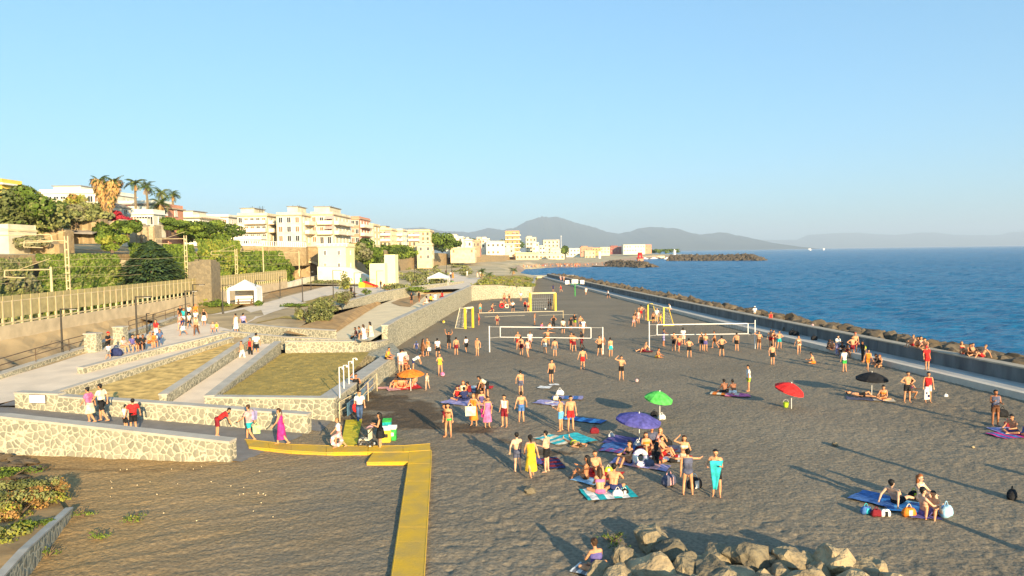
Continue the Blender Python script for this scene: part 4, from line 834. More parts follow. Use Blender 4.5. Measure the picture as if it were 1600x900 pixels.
# trees on the hill
def hb(px, py, Y): return PY(px, py, Y)
TR = [('broad_tree', 'big olive brown tree filling the left edge of the hill', 25, 385, 90, 7.8, (5.2, 4, 3.6), 7000, .30, ['leaf_olive_dark', 'leaf_olive', 'leaf_mid']),
      ('broad_tree', 'second olive brown tree right beside the big one at the left', 58, 378, 94, 5.8, (3.2, 3, 3.0), 4200, .28, ['leaf_olive', 'leaf_mid', 'leaf_light']),
      ('bush', 'bright green rounded bush in front of the long white villa', 70, 350, 108, 4.2, (6.0, 4, 2.2), 4500, .30, G1), ('bush', 'green bush below the cream house', 100, 352, 106, 3.4, (5.5, 3, 1.9), 3800, .28, G1),
      ('bush', 'dark tangled shrub left of the trunk of the big palm', 140, 345, 104, 2.6, (4, 3, 1.5), 3000, .26, GO), ('bush', 'small yellowish palm shrub in front of the terrace house', 118, 328, 116, 3.0, (1.8, 1.6, 1.5), 1200, .3, ['leaf_yellow', 'leaf_olive', 'leaf_rust']),
      ('bush', 'crimson flowering bush right of the big palm', 186, 352, 106, 2.2, (2.3, 2, 1.2), 2600, .2, ['leaf_red', 'leaf_red', 'leaf_red']), ('bush', 'lower part of the crimson bush hanging over the wall', 199, 358, 104, 1.7, (1.5, 1.3, .9), 1500, .2, ['leaf_red', 'leaf_red', 'leaf_red']),
      ('bush', 'fresh green bush hanging down the old wall', 166, 376, 98, 2.8, (1.8, 1.4, 1.7), 2000, .24, G1), ('umbrella_hedge', 'flat topped rounded green hedge above the dark conifer', 270, 364, 120, 2.6, (4.2, 3, 1.2), 5000, .22, G1),
      ('bush', 'olive bush sloping down left of the cream balconied block', 330, 378, 140, 4.5, (6, 3, 2.6), 5000, .32, G1), ('bush', 'round bush at the top of the ivy near the round topped hedge', 300, 372, 130, 3.4, (4.5, 3, 2.0), 3500, .3, G1),
      ('bush', 'trailing green shrub over the ruined wall right of the crimson bush', 200, 366, 96, 2.2, (2.0, 1.4, 1.1), 1800, .24, G1), ('bush', 'ragged olive shrub on top of the old wall left of the big palm', 120, 350, 97, 1.9, (2.6, 1.4, .9), 1800, .22, GO), ('bush', 'yellow green shrub beside the bare rock strip', 176, 392, 95, 2.6, (2.2, 1.2, 1.3), 2200, .24, G2), ('bush', 'leafy shrub crowning the dark ivy at the far left', 20, 392, 86, 2.0, (4.5, 1.6, 1.0), 2800, .24, GO),
      ('broad_tree', 'dark green wooded slope right of the lone ochre block', 684, 385, 310, 7, (7, 6, 4), 3500, .6, G1), ('broad_tree', 'lower dark tree on the slope behind the white houses', 697, 388, 330, 5.5, (7, 6, 3), 2500, .6, G1),
      ('bush', 'row of dark shrubs below the ochre banded block', 600, 390, 258, 2.4, (9, 3, 1.4), 2500, .4, G1), ('bush', 'green shrub patch in the gully below the apartment blocks', 628, 404, 240, 4.5, (6, 3, 2.4), 2500, .4, G1),
      ('broad_tree', 'leafy tree in the gully right of the lemon white house', 578, 420, 190, 8, (4.5, 3, 4), 4000, .4, G1), ('bush', 'shrubs along the foot of the cliff behind the white block', 560, 408, 186, 5, (4, 3, 2.6), 2200, .4, GO),
      ('palm_tuft', 'dark round tree beside the tall thin lamp mast of the far town', 884, 405, 600, 12, (4.2, 4, 5), 1500, .8, G1)]
for i, (nm, lb, px, py, Y, h, cr, n, s, ms) in enumerate(TR): tree(nm, lb, hb(px, py, Y), h, cr, n, s, ms, seed=i+11, cat='tree' if 'tree' in nm else 'bush')
# palms
def frond(mb, base, az, L, el, droop, mi, wid=.5, rnd=random, n=7):
    d = Vector((math.cos(az), math.sin(az), 0)); sd_ = Vector((-d.y, d.x, 0)); pts = []; p = Vector(base); e = el
    for i in range(n+1): pts.append(p.copy()); p += (d*math.cos(e)+Vector((0, 0, math.sin(e))))*L/n; e -= droop/n
    for i in range(n):
        for sg in (-1, 1):
            for q in (0, .5):
                a = pts[i].lerp(pts[i+1], q); w = wid*math.sin(math.pi*min(1, (i+q+.8)/(n+.9)))**.6; tip = a+sd_*sg*w+d*w*.5+Vector((0, 0, -w*.45)); b = a+(pts[i+1]-pts[i])*.42
                mb.add([a, b, tip], [(0, 1, 2)], mi)
def palm(label, base, h, r, n=26, seed=1, lean=0, trunk=.22, dead=6):
    rnd = random.Random(seed); t = empty('palm_tree', base, label, 'palm tree'); mb = MB(); top = Vector((lean, 0, h))
    for k in range(n): frond(mb, top, rnd.uniform(0, 6.3), r*rnd.uniform(.8, 1.1), rnd.uniform(-.2, 1.25), rnd.uniform(1.2, 2.0), rnd.choice((0, 0, 1)), .55*r/2.4, rnd)
    for k in range(dead): frond(mb, top-Vector((0, 0, .2)), rnd.uniform(0, 6.3), r*.6, -.9, .7, 2, .3, rnd)
    mb.build('crown', ['frond_green', 'frond_light', 'frond_dead'], t); tk = MB(); n2 = 8
    for i in range(n2): f0, f1 = i/n2, (i+1)/n2; tk.tube((lean*f0**2, 0, h*f0-(.5 if i == 0 else 0)), (lean*f1**2, 0, h*f1), trunk*(1.15-.3*f0), trunk*(1.15-.3*f1), 8, caps=False)
    tk.build('trunk', 'palm_bark', t)
def pp(px, pyb, pyt, Y): b = PY(px, pyb, Y); return b, PY(px, pyt, Y).z-b.z
for px, pb, pt, Y, r, lb, sd2 in ((212, 322, 286, 125, 2.3, 'slim tall palm nearest the big skirted palm', 1), (231, 326, 292, 125, 2.2, 'second slim palm from the big skirted palm', 2), (256, 335, 302, 128, 2.1, 'third slim palm, half hidden behind a shaggy low palm', 3), (271, 336, 304, 128, 1.9, 'rightmost slim palm on the hill', 4), (252, 336, 318, 122, 2.6, 'low shaggy feathery palm below the two right palms', 5),
                                  (753, 440, 424, 175, 1.7, 'small young palm in the grass beyond the beach end wall', 6), (801, 432, 422, 215, 1.9, 'young palm at the right of the far grass plot', 7), (683, 440, 429, 175, 1.0, 'small upright palm on the far plaza', 8), (765, 440, 428, 180, 1.4, 'second young palm in the far grass', 9), (1019, 0, 0, 0, 0, '', 0)):
    if Y:
        b, h = pp(px, pb, pt, Y); palm(lb, b, max(1.0, h), r, 24, sd2, random.uniform(-.4, .4), .2)
# big skirted palm (several trunks)
b = PY(168, 338, 104); t = empty('skirted_palm', b, 'huge fan palm clump with thick skirts of dead orange fronds and ragged green tops', 'palm tree'); rnd = random.Random(9)
for k, (dx, dz, h, w) in enumerate(((-1.1, 0, 5.3, 1.15), (1.25, 0, 5.0, 1.2), (.1, .6, 4.4, .9))):
    mb = MB(); top = Vector((dx, dz, h))
    for j in range(900):
        v = rnd.random(); ax = Vector((dx*v, dz*v, .4+(h-.4)*v)); wd = w*(.45+.6*v)*rnd.uniform(.6, 1.05); a = rnd.uniform(0, 6.3); p = ax+Vector((math.cos(a)*wd, math.sin(a)*wd, 0)); out = Vector((math.cos(a)*.35, math.sin(a)*.35, -1)).normalized(); sdv = Vector((-math.sin(a), math.cos(a), 0)); k_ = rnd.uniform(.25, .5)
        mb.add([p-out*k_, p-sdv*k_*.3, p+out*k_, p+sdv*k_*.3], [(0, 1, 2, 3)], rnd.choices((0, 1, 2), (8, 1.5 if k < 2 else 5, 3))[0])
    mb.build('dead_frond_skirt', ['frond_dead', 'frond_green', 'bark'], t)
    mc = MB()
    for j in range(34): frond(mc, top, rnd.uniform(0, 6.3), rnd.uniform(1.1, 1.9), rnd.uniform(-.3, 1.2), 1.2, rnd.choice((0, 0, 1, 2)), .45, rnd, 4)
    mc.build('green_top', ['frond_green', 'frond_light', 'frond_dead'], t)
    MB().tube((0, 0, -1), top, .45, .3, 8).build('trunk', 'palm_bark', t)
# ---------------------------------------------------------------- far town
mb = MB(); 
coast = [P(x, y, -1.9) for x, y in ((812, 428), (822, 421), (850, 418.5), (900, 417.5), (950, 416.5), (960, 413), (1000, 405.5), (1060, 402), (1100, 400.5))]
far = [(1800, 3200, 2), (-3000, 3200, 30), (-900, 420, 4)]
V = [(p.x, p.y, -2.3) for p in coast]; 
lm = MB()
inner = [(p.x-4, p.y+14, 1.0) for p in coast]; back = [(p.x-90, p.y*1.5, 5.5) for p in coast]; rear = [(-400+i*60, 1500+i*160, 8) for i in range(len(coast))]
for i in range(len(coast)-1):
    lm.quad(V[i], V[i+1], inner[i+1], inner[i], 1); lm.quad(inner[i], inner[i+1], back[i+1], back[i], 0); lm.quad(back[i], back[i+1], rear[i+1], rear[i], 0)
lm.add([(-6, 258, 2.2)], [], 0)
cxs = [(-44, 178), (-43, 215), (-42, 280), (-40, 340), (-30, 420), (-12, 520)]; cst = [(3.5, 150), (7, 205), (9.5, 255), (9, 300), (V[0][0], V[0][1]), (V[1][0], V[1][1]), (V[2][0]+2, V[2][1])]
for (x0, y0), (x1, y1) in zip(cst, cst[1:]):
    for k in range(4):
        ya, yb = y0+(y1-y0)*k/4, y0+(y1-y0)*(k+1)/4; q = []
        for yy, xx in ((ya, x0+(x1-x0)*k/4), (yb, x0+(x1-x0)*(k+1)/4)):
            cx_ = float(np.interp(yy, [c_[1] for c_ in cxs], [c_[0] for c_ in cxs]))-2; far_ = yy > 262; q.append([(xx, yy, -2.3 if far_ else .6), (xx-5, yy, .5 if far_ else 1.6), (xx-12, yy, 2.2), ((xx+cx_)/2-4, yy, 2.75), (cx_, yy, 3.2)])
        for m_ in range(4): lm.quad(q[0][m_], q[0][m_+1], q[1][m_+1], q[1][m_], 0)
struct(lm, 'far_shore', ['town_ground', 'far_sand'])
sheet('far_plaza', [(600, 455), (640, 446), (690, 436), (750, 434), (748, 446), (728, 451)], 'concrete_path', 2.75, .02)
mb = MB(); ga, gb = P(778, 466.5, 0), P(831, 465, 0); g = [Vector((-8.2, 138.2, 3.0)), Vector((ga.x, ga.y+.9, 2.70)), Vector((gb.x, gb.y+.9, 2.10))]+[P(x, y, z) for x, y, z in ((838, 436, 1.1), (818, 430, 2.0), (762, 431, 2.75))]; mb.add(g, [(0, 1, 5), (1, 2, 3), (1, 3, 4, 5)]); struct(mb, 'far_grass', 'lawn_dry')
rnd = random.Random(51); mb = MB()
for i in range(70):
    u, v = rnd.random(), rnd.random(); p = (g[0].lerp(g[2], u)).lerp(g[5].lerp(g[3], u), v); foliage(mb, p+Vector((0, 0, .2)), (rnd.uniform(.6, 1.8), rnd.uniform(1, 3), rnd.uniform(.25, .7)), 60, .22, rnd=rnd, blobs=4)
tag(mb.build('far_grass_tufts', GO2), 'tufts of tall dry grass and young shrubs beyond the beach end wall', 'grass', kind='stuff')
# scrub ground between the promenade and the cliff
FT = [(697, 388, 724, 372, 380, 'white_wall', 2, 3, 'bright white house right of the dark wooded slope'), (722, 388, 738, 376, 395, 'white_wall', 1, 2, 'second white house stepped below the first on the far cliff'), (704, 396, 742, 389, 370, 'ochre_wall', 1, 4, 'low ochre terrace building on the cliff edge'),
      (738, 388, 750, 377, 420, 'pink_wall', 1, 2, 'small pinkish house right of the two white houses'), (752, 388, 765, 374, 450, 'white_wall', 2, 2, 'pale house with a little bell tower'), (760, 400, 789, 378, 440, 'white_wall', 2, 4, 'white gabled house left of the brown tower block'),
      (766, 396, 804, 382, 455, 'cream_wall', 2, 4, 'cream house in front of the brown tower block'), (790, 401, 812, 362, 470, 'orange_wall', 6, 3, 'brown tower block with banded balconies, tallest of the far town'), (822, 397, 838, 372, 520, 'cream_wall', 4, 3, 'cream block right behind the brown tower block'),
      (832, 398, 842, 380, 500, 'white_wall', 3, 2, 'narrow white house right of the brown tower block'), (843, 398, 852, 385, 505, 'white_wall', 2, 2, 'small white house left of the wide cream block'), (849, 398, 874, 376, 530, 'cream_wall', 4, 4, 'wide cream block at the right end of the cliff town'),
      (860, 402, 876, 390, 500, 'cream_wall', 1, 3, 'low cream beach building below the wide cream block'), (806, 408, 842, 396, 450, 'ochre_wall', 1, 6, 'ochre arcaded bathing house above the far beach'), (842, 407, 882, 397, 470, 'cream_wall', 1, 6, 'long cream bathing house above the far beach'),
      (885, 401, 906, 389, 620, 'white_wall', 2, 4, 'white house right of the dark round tree'), (907, 397, 926, 387, 680, 'pink_wall', 2, 5, 'red arcaded harbour house'), (914, 404, 930, 393, 600, 'ochre_wall', 2, 3, 'ochre harbour house in front of the red one'),
      (925, 396, 939, 388, 700, 'orange_wall', 2, 3, 'brownish house beside the ochre harbour house'), (938, 396, 953, 387, 720, 'cream_wall', 2, 3, 'cream harbour house between the brownish and dark red ones'), (953, 394, 974, 386, 760, 'maroon', 2, 4, 'dark red house left of the large harbour building'),
      (974, 394, 1008, 383, 740, 'white_wall', 2, 8, 'large white harbour building with two rows of dark windows'), (1008, 393, 1018, 383, 745, 'pink_wall', 2, 2, 'pink end wing of the large harbour building'), (745, 378, 752, 372, 560, 'cream_wall', 1, 1, 'tiny cream house on the wooded ridge'), (728, 381, 735, 375, 520, 'cream_wall', 1, 1, 'tiny pale house under the wooded ridge')]
mat('maroon', (.30, .10, .09), .85, .1, 1)
for i, (a, pb, b, pt, Y, m, st, cw, lb) in enumerate(FT):
    if a >= 752: Y *= 1.36
    house('house', lb, a, b, pt, pb, Y, 16 if b-a > 10 else 10, st, cw, 2 if a < 800 else 1, m, 'roof_slab' if i % 3 else 'cream_path', win=(1.6 if Y > 420 else 1.1, 1.8), base_extra=3 if a > 752 else 5, over=.5, sbalc=((0.05, .95),) if 'tower' in lb and 'brown' in lb and 'banded' in lb else (), balc=((0, 1),) if 'banded' in lb else (), penthouse=(.1, .6, 2) if i % 4 == 0 else None, seed=i, winf='cream_wall', skipw=.1, group='houses of the far town')
# wooded ridge
rnd = random.Random(31); mb = MB()
for i in range(64): 
    px = 655+i*2.4; Y = 930+rnd.uniform(-60, 60); p = PY(px, 384.5-2.5*math.sin(i*.23)+rnd.uniform(-1, 1)-(px-655)*.006, Y); foliage(mb, p, (13, 11, 8), 190, 1.8, rnd=rnd, blobs=6)
tag(mb.build('far_wood', G1), 'dark band of trees on the ridge behind the far houses', 'wood', kind='stuff')
rnd = random.Random(32); mb = MB()
for i in range(40):
    px = rnd.choice((rnd.uniform(1018, 1046), rnd.uniform(985, 1020), rnd.uniform(1040, 1060), rnd.uniform(870, 960))); p = PY(px, 395.5-(px-870)*.02, 1100+rnd.uniform(-30, 30)); foliage(mb, p, (7, 6, 3.5), 90, 1.4, rnd=rnd, blobs=5)
tag(mb.build('harbour_trees', G1), 'low dark trees and scrub round the far harbour', 'wood', kind='stuff')
# scrub on the ground beyond
rnd = random.Random(33); mb = MB()
for i in range(110):
    px = rnd.uniform(560, 745); py = rnd.uniform(412, 446)
    if px < 640 and py > 440: continue
    z = 2.9; p = P(px, py, z)
    if p.y > 420 or py > 430 and 690 < px < 750: continue
    foliage(mb, (p.x, p.y, z+.3), (rnd.uniform(1.5, 4), 2, rnd.uniform(.5, 1.1)), 120, .35, rnd=rnd, blobs=5)
tag(mb.build('scrub', GO), 'dry olive scrub on the far end of the terrace and under the cliff', 'scrub', kind='stuff')
# breakwaters
def pile_np(name, label, A, B, w, h, n, s, seed, m='dark_rock'):
    def g(r): f = r.random(); u = r.uniform(-1, 1); p = A.lerp(B, f); d = (B-A).normalized(); q = Vector((-d.y, d.x, 0)); return p.x+q.x*u*w, p.y+q.y*u*w, -2.2+h*(1-abs(u))*min(1, (1-f)*8+.3)+r.uniform(-.2, .4), r.uniform(.6, 1.2)*s
    rock_np(n, g, name, m, label, seed)
a, b = P(905, 414, -2), P(1016, 419.5, -2); mb = MB(); d = Vector((0, 10, 0)); 
pile_np('near_breakwater', 'dark rock breakwater carrying the red harbour beacon', P(950, 416, -2), P(1014, 418, -2), 7, 3.6, 500, 1.7, 8, 'sea_rock')
pile_np('far_breakwater', 'long rock breakwater of the far harbour with the white lighthouse', P(1048, 407.5, -2), P(1192, 407, -2), 9, 5.5, 700, 2.4, 9, 'sea_rock')
# dark beach spur
mb = MB(); q = [P(x, y, z) for x, y, z in ((880, 413, -.4), (960, 417.6, -1.9), (1008, 417, -1.7), (1000, 411, -.6), (940, 406, .4), (900, 406, .8))]; mb.add([tuple(v) for v in q], [tuple(range(6))]); struct(mb, 'dark_spur', 'dark_rock')
p = P(1000, 411.5, -.5); t = empty('harbour_beacon', p, 'squat red harbour beacon on a pink base at the tip of the near breakwater', 'beacon'); s = p.y/1080
MB().tube((0, 0, -1), (0, 0, 4.0), 3.0, 2.6, 10).build('base', 'pink_wall', t); mb = MB()
for k in range(4): a = k*math.pi/2+.4; mb.tube((math.cos(a)*2.0, math.sin(a)*2.0, 4), (math.cos(a)*1.1, math.sin(a)*1.1, 8.5), .35, .3, 6)
mb.tube((0, 0, 6), (0, 0, 8.6), 1.8, 1.8, 8).tube((0, 0, 3.9), (0, 0, 4.5), 3, 3, 10); mb.build('lantern', 'fabric_red' if 'fabric_red' in MT else cloth('red'), t)
p = P(1054, 404.5, -1); t = empty('lighthouse', p, 'slim white lighthouse tower on the far breakwater', 'lighthouse'); Ht = PY(1054, 389.5, p.y).z-p.z
MB().tube((0, 0, -1), (0, 0, Ht*.85), 1.9, 1.6, 12).build('tower', 'white_paint', t); MB().tube((0, 0, Ht*.85), (0, 0, Ht), 1.2, .3, 10).build('lantern', 'white_paint', t); MB().tube((0, 0, Ht*.83), (0, 0, Ht*.86), 2.3, 2.3, 12).build('gallery', 'white_paint', t)
p = P(877, 404, 1); Ht = PY(877, 369, p.y).z-p.z; t = empty('lamp_mast', p, 'very tall thin mast with a white head in the far town', 'mast'); MB().tube((0, 0, 0), (0, 0, Ht), .35, .22, 6).build('pole', 'white_paint', t); MB().sphere((0, 0, Ht), .9, 8, 5, sq=(1, 1, .6)).build('lamp_head', 'white_paint', t)
p = P(937, 406, 0); t = empty('white_pillar', p, 'white pillar monument by the far harbour', 'pillar'); MB().box((0, 0, 4), (2.2, 2.2, 9)).build('shaft', 'white_paint', t); MB().box((0, 0, 8.7), (3, 3, .6)).build('cap', 'white_paint', t)
# harbour wall and boats
a, b = P(900, 403, 0), P(1046, 401.5, 0); mb = MB(); mb.prism([(a.x, a.y+6), (b.x, b.y+30), (b.x, b.y+36), (a.x, a.y+12)], -2.5, 1.6); tag(mb.build('quay_wall', 'cream_path'), 'pale quay wall of the far harbour', 'quay')
def boat(me_c, p, L, rz, label, c):
    t = empty('boat', p, label, 'boat', 'boats moored in the far harbour', rz); w = L*.3; mb = MB()
    mb.add([(-L/2, -w/2, 1.2), (L*.25, -w/2, 1.2), (L/2, 0, 1.5), (L*.25, w/2, 1.2), (-L/2, w/2, 1.2), (-L/2, -w*.35, 0), (L*.2, -w*.35, 0), (L*.4, 0, 0), (L*.2, w*.35, 0), (-L/2, w*.35, 0)], [(0, 1, 2, 3, 4), (9, 8, 7, 6, 5), (0, 5, 6, 1), (1, 6, 7, 2), (2, 7, 8, 3), (3, 8, 9, 4), (4, 9, 5, 0)])
    mb.build('hull', c, t); MB().box((-L*.05, 0, 1.7), (L*.35, w*.7, 1.2)).build('cabin', 'white_paint', t)
for i, (px, py, L, rz, lb, c) in enumerate(((1008, 405, 9, .1, 'white boat left in the harbour opening', 'white_paint'), (1022, 404.5, 11, .2, 'bluish white boat in the middle of the harbour opening', 'white_paint'), (1034, 404.8, 8, -.1, 'dark hulled boat near the far lighthouse', 'dark_metal'), (1042, 405, 8, .3, 'small white boat right beside the far lighthouse', 'white_paint'), (983, 404.6, 8, 0, 'white boat behind the near breakwater', 'white_paint'), (965, 404.5, 7, .2, 'small boat behind the dark spur', 'white_paint'), (955, 404.3, 7, 2.9, 'leftmost small boat behind the dark spur', 'white_paint'))):
    p = P(px, py, -2); boat(None, p, L, rz, lb, c)
for px, py, L, lb in ((1266, 389.3, 11, 'tiny white motor vessel far out on the horizon'), (1287, 386.4, 8, 'tiny white sail far out on the horizon')):
    p = PY(px, py, 3600); t = empty('ship', (p.x, p.y, -2), lb, 'boat'); MB().box((0, 0, 2.5), (L*.8, 8, 5)).build('hull', 'white_paint', t)
    if 'sail' in lb: mb = MB(); mb.add([(-5, 0, 5), (8, 0, 5), (0, 0, 11), (-5, .5, 5), (8, .5, 5), (0, .5, 11)], [(0, 1, 2), (5, 4, 3), (0, 2, 5, 3), (1, 4, 5, 2), (0, 3, 4, 1)]); mb.build('sail', 'white_paint', t)
    else: MB().box((-4, 0, 7), (12, 6, 5)).build('cabin', 'white_paint', t)
# far beach crowd
rnd = random.Random(77); mb = MB(); cols = [skin(0), skin(2), cloth('white'), cloth('red'), cloth('navy'), cloth('blue')]
for i in range(420):
    px = rnd.uniform(815, 905); py = rnd.uniform(409.5, 417) if px > 840 else rnd.uniform(411, 418)
    if rnd.random() < .12: px = rnd.uniform(905, 950); py = rnd.uniform(411, 415)
    p = P(px, py, -.6); h = rnd.choice((1.7, 1.7, .8)); k = rnd.choice((0, 0, 0, 1, 2, 3, 4, 5)); mb.capsule(p+Vector((0, 0, .2)), p+Vector((0, 0, h-.7)), .22, .26, 5, 2, k); mb.capsule(p+Vector((-.0, 0, h-.6)), p+Vector((0, 0, h-.1)), .3, .14, 5, 2, rnd.choice((0, 1)))
tag(mb.build('distant_crowd', cols), 'dense crowd of bathers on the far beach across the bay', 'crowd', kind='stuff')
# ---------------------------------------------------------------- mountains
mat('mountain', (.075, .085, .06), .95, .3, .0012, c2=(.045, .055, .045), detail=8); 
def mountain(name, ridge, Y, depth, seed):
    ys = np.linspace(-1, 1, 34); px = np.linspace(ridge[0][0], ridge[-1][0], 420); ry = np.interp(px, [r[0] for r in ridge], [r[1] for r in ridge])
    V = []
    for t in ys:
        for x, yy in zip(px, ry):
            top = PY(x, yy, Y).z*(1+.035*mnoise.noise(Vector((x*.11, seed, 0)))+.02*mnoise.noise(Vector((x*.33, seed, 7)))); bx = PY(x, yy, Y).x; prof = (1-abs(t))**.85 if t < 0 else (1-abs(t))
            wx = bx*(1+depth*t/Y*.6) if False else bx; n = mnoise.fractal(Vector((bx*.0012, t*3+seed, 0)), 1.0, 2.0, 4)
            rid = 1-abs(mnoise.noise(Vector((bx*.0010+seed, t*.6, 0)))); z = top*prof*(1+.30*(1-prof)*(n-.1))*(1 if t >= 0 else (1-.35*(1-prof)*(1-rid)))
            V.append((wx, Y+t*depth, z if abs(t) < .999 else -8))
    nx = len(px); ny = len(ys); idx = np.arange(ny*nx).reshape(ny, nx); Q = np.stack([idx[:-1, :-1], idx[:-1, 1:], idx[1:, 1:], idx[1:, :-1]], -1).reshape(-1, 4)
    tag(np_mesh(name, np.array(V), Q, ['mountain'], True), kind='structure')
mountain('mountain', [(430, 402), (520, 380), (600, 360), (640, 355), (665, 354.5), (690, 360), (735, 362), (750, 359), (762, 355), (785, 358.5), (800, 356), (812, 351), (820, 346), (832, 341), (845, 338), (846, 336), (848, 338), (868, 337.5), (880, 340), (900, 347), (925, 353.5), (945, 361), (965, 364.5), (985, 361), (1000, 355.5), (1015, 353.5), (1040, 355), (1058, 356), (1072, 362), (1090, 366), (1108, 364.5), (1122, 362.5), (1134, 363), (1142, 368), (1152, 367.5), (1162, 372), (1175, 379), (1185, 391)], 12000, 2600, 1)
mountain('far_mountain', [(1120, 384), (1160, 374.5), (1250, 374.5), (1256, 370), (1263, 366.5), (1300, 364), (1335, 362.5), (1370, 365.5), (1400, 366.5), (1430, 363.5), (1455, 362.5), (1490, 366.5), (1530, 367), (1570, 366.5), (1582, 362), (1610, 361), (1700, 364), (1800, 372)], 21000, 2500, 5)
# ---------------------------------------------------------------- haze
m = bpy.data.materials.new('haze'); m.use_nodes = True; m.node_tree.nodes.clear(); on = m.node_tree.nodes.new('ShaderNodeOutputMaterial'); pv = m.node_tree.nodes.new('ShaderNodeVolumePrincipled')
pv.inputs['Color'].default_value = (.64, .80, 1.0, 1); pv.inputs['Density'].default_value = 0.95e-4; pv.inputs['Anisotropy'].default_value = 0.0; m.node_tree.links.new(pv.outputs[0], on.inputs['Volume']); MT['haze'] = m
mb = MB(); mb.box((0, 12000, 350), (64000, 32000, 720)); h = mb.build('haze', 'haze'); tag(h, 'thin bluish sea haze fading the far mountains', 'haze', kind='stuff')
# ================================================================ PEOPLE
def N3(*a): return Vector(a).normalized()
UP, DN, FW = Vector((0, 0, 1)), Vector((0, 0, -1)), Vector((0, 1, 0))
# pose: T torso dir; arms (upper, fore); legs (thigh, shin, foot); R then L; x right, y forward
dn = (.0, .0, -1)
POSE = {
 'st':  dict(T=(0, .03, 1), ra=((.22, .02, -1), (.10, .18, -1)), la=((-.22, 0, -1), (-.08, .12, -1)), rl=((.07, .03, -1), (.03, -.04, -1)), ll=((-.07, .0, -1), (-.03, -.02, -1))),
 'hip': dict(T=(0, .02, 1), ra=((.75, -.15, -.75), (-.75, .35, -.45)), la=((-.75, -.15, -.75), (.75, .35, -.45)), rl=((.14, .04, -1), (.08, -.04, -1)), ll=((-.14, .0, -1), (-.06, -.02, -1))),
 'wk':  dict(T=(0, .08, 1), ra=((.15, -.45, -.9), (.05, .1, -1)), la=((-.15, .45, -.9), (-.0, .7, -.75)), rl=((.04, .48, -1), (.02, .02, -1)), ll=((-.04, -.28, -1), (-.02, -.62, -.85))),
 'run': dict(T=(0, .22, 1), ra=((.2, -.7, -.6), (.0, .7, -.6)), la=((-.2, .7, -.6), (0, .8, .3)), rl=((.04, .8, -.7), (.02, -.25, -1)), ll=((-.04, -.45, -1), (-.02, -.9, -.35))),
 'up':  dict(T=(0, .0, 1), ra=((.5, .25, .85), (.0, .35, 1)), la=((-.65, .1, .6), (.2, .2, 1)), rl=((.10, .05, -1), (.04, -.04, -1)), ll=((-.12, -.05, -1), (-.05, -.05, -1))),
 'ph':  dict(T=(0, .03, 1), ra=((.25, .2, -1), (-.35, .9, .25)), la=((-.25, .2, -1), (.35, .9, .25)), rl=((.08, .03, -1), (.03, -.04, -1)), ll=((-.08, .0, -1), (-.03, -.02, -1))),
 't':   dict(T=(0, .02, 1), ra=((1, .2, -.1), (.55, .8, -.05)), la=((-1, .2, -.1), (-.55, .8, -.05)), rl=((.12, .03, -1), (.06, -.04, -1)), ll=((-.12, .0, -1), (-.06, -.02, -1))),
 'hd':  dict(T=(0, .0, 1), ra=((.8, .25, .35), (-.75, -.1, .75)), la=((-.3, .3, -.8), (.3, .8, .2)), rl=((.08, .03, -1), (.03, -.04, -1)), ll=((-.08, .0, -1), (-.03, -.02, -1))),
 'bend': dict(T=(0, .85, .55), ra=((.15, .45, -1), (0, .35, -1)), la=((-.15, .45, -1), (0, .3, -1)), rl=((.10, .05, -1), (.02, -.10, -1)), ll=((-.10, -.02, -1), (-.02, -.06, -1))),
 'crouch': dict(T=(0, .35, 1), ra=((.2, .55, -.8), (-.2, .8, .0)), la=((-.2, .55, -.8), (.2, .8, .1)), rl=((.35, 1, .10), (.02, -.55, -1)), ll=((-.35, .95, .05), (-.02, -.55, -1))),
 'sit': dict(T=(0, -.12, 1), ra=((.2, .65, -.65), (-.25, .9, .0)), la=((-.2, .65, -.65), (.25, .9, .0)), rl=((.12, .8, .62), (.0, .5, -.9)), ll=((-.14, .8, .60), (.0, .5, -.9)), seat=1),
 'sitb': dict(T=(0, -.5, 1), ra=((.35, -.55, -.8), (.15, -.3, -1)), la=((-.35, -.55, -.8), (-.15, -.3, -1)), rl=((.12, 1, .25), (.0, 1, -.3)), ll=((-.14, .85, .6), (.0, .5, -.9)), seat=1),
 'crs': dict(T=(0, .30, 1), ra=((.25, .45, -.85), (-.3, .85, -.1)), la=((-.25, .45, -.85), (.3, .85, -.1)), rl=((.72, .75, .12), (-1, .25, -.22)), ll=((-.72, .75, .12), (1, .35, -.2)), seat=1),
 'led': dict(T=(0, .12, 1), ra=((.2, .25, -1), (-.15, .85, -.3)), la=((-.2, .25, -1), (.15, .85, -.3)), rl=((.14, 1, .02), (.0, .05, -1)), ll=((-.14, 1, .02), (-.0, .12, -1)), seat=1),
 'lie': dict(T=(0, -1, .08), ra=((.5, .75, .0), (.2, .9, .0)), la=((-.9, -.3, .05), (.4, -.8, .1)), rl=((.12, 1, .02), (.05, 1, -.02)), ll=((-.14, .9, .5), (.0, .6, -.8)), seat=1),
 'prone': dict(T=(0, 1, .10), ra=((.8, .5, -.1), (-.6, .8, .0)), la=((-.8, .5, -.1), (.6, .8, .0)), rl=((.12, -1, -.02), (.05, -1, -.02)), ll=((-.12, -1, -.02), (.0, -1, .15)), seat=1),
 'knl': dict(T=(0, .75, .75), ra=((.2, .4, -1), (.1, .3, -1)), la=((-.2, .4, -1), (-.1, .3, -1)), rl=((.16, .15, -1), (.05, -1, -.08)), ll=((-.16, .15, -1), (-.05, -1, -.08))),
}
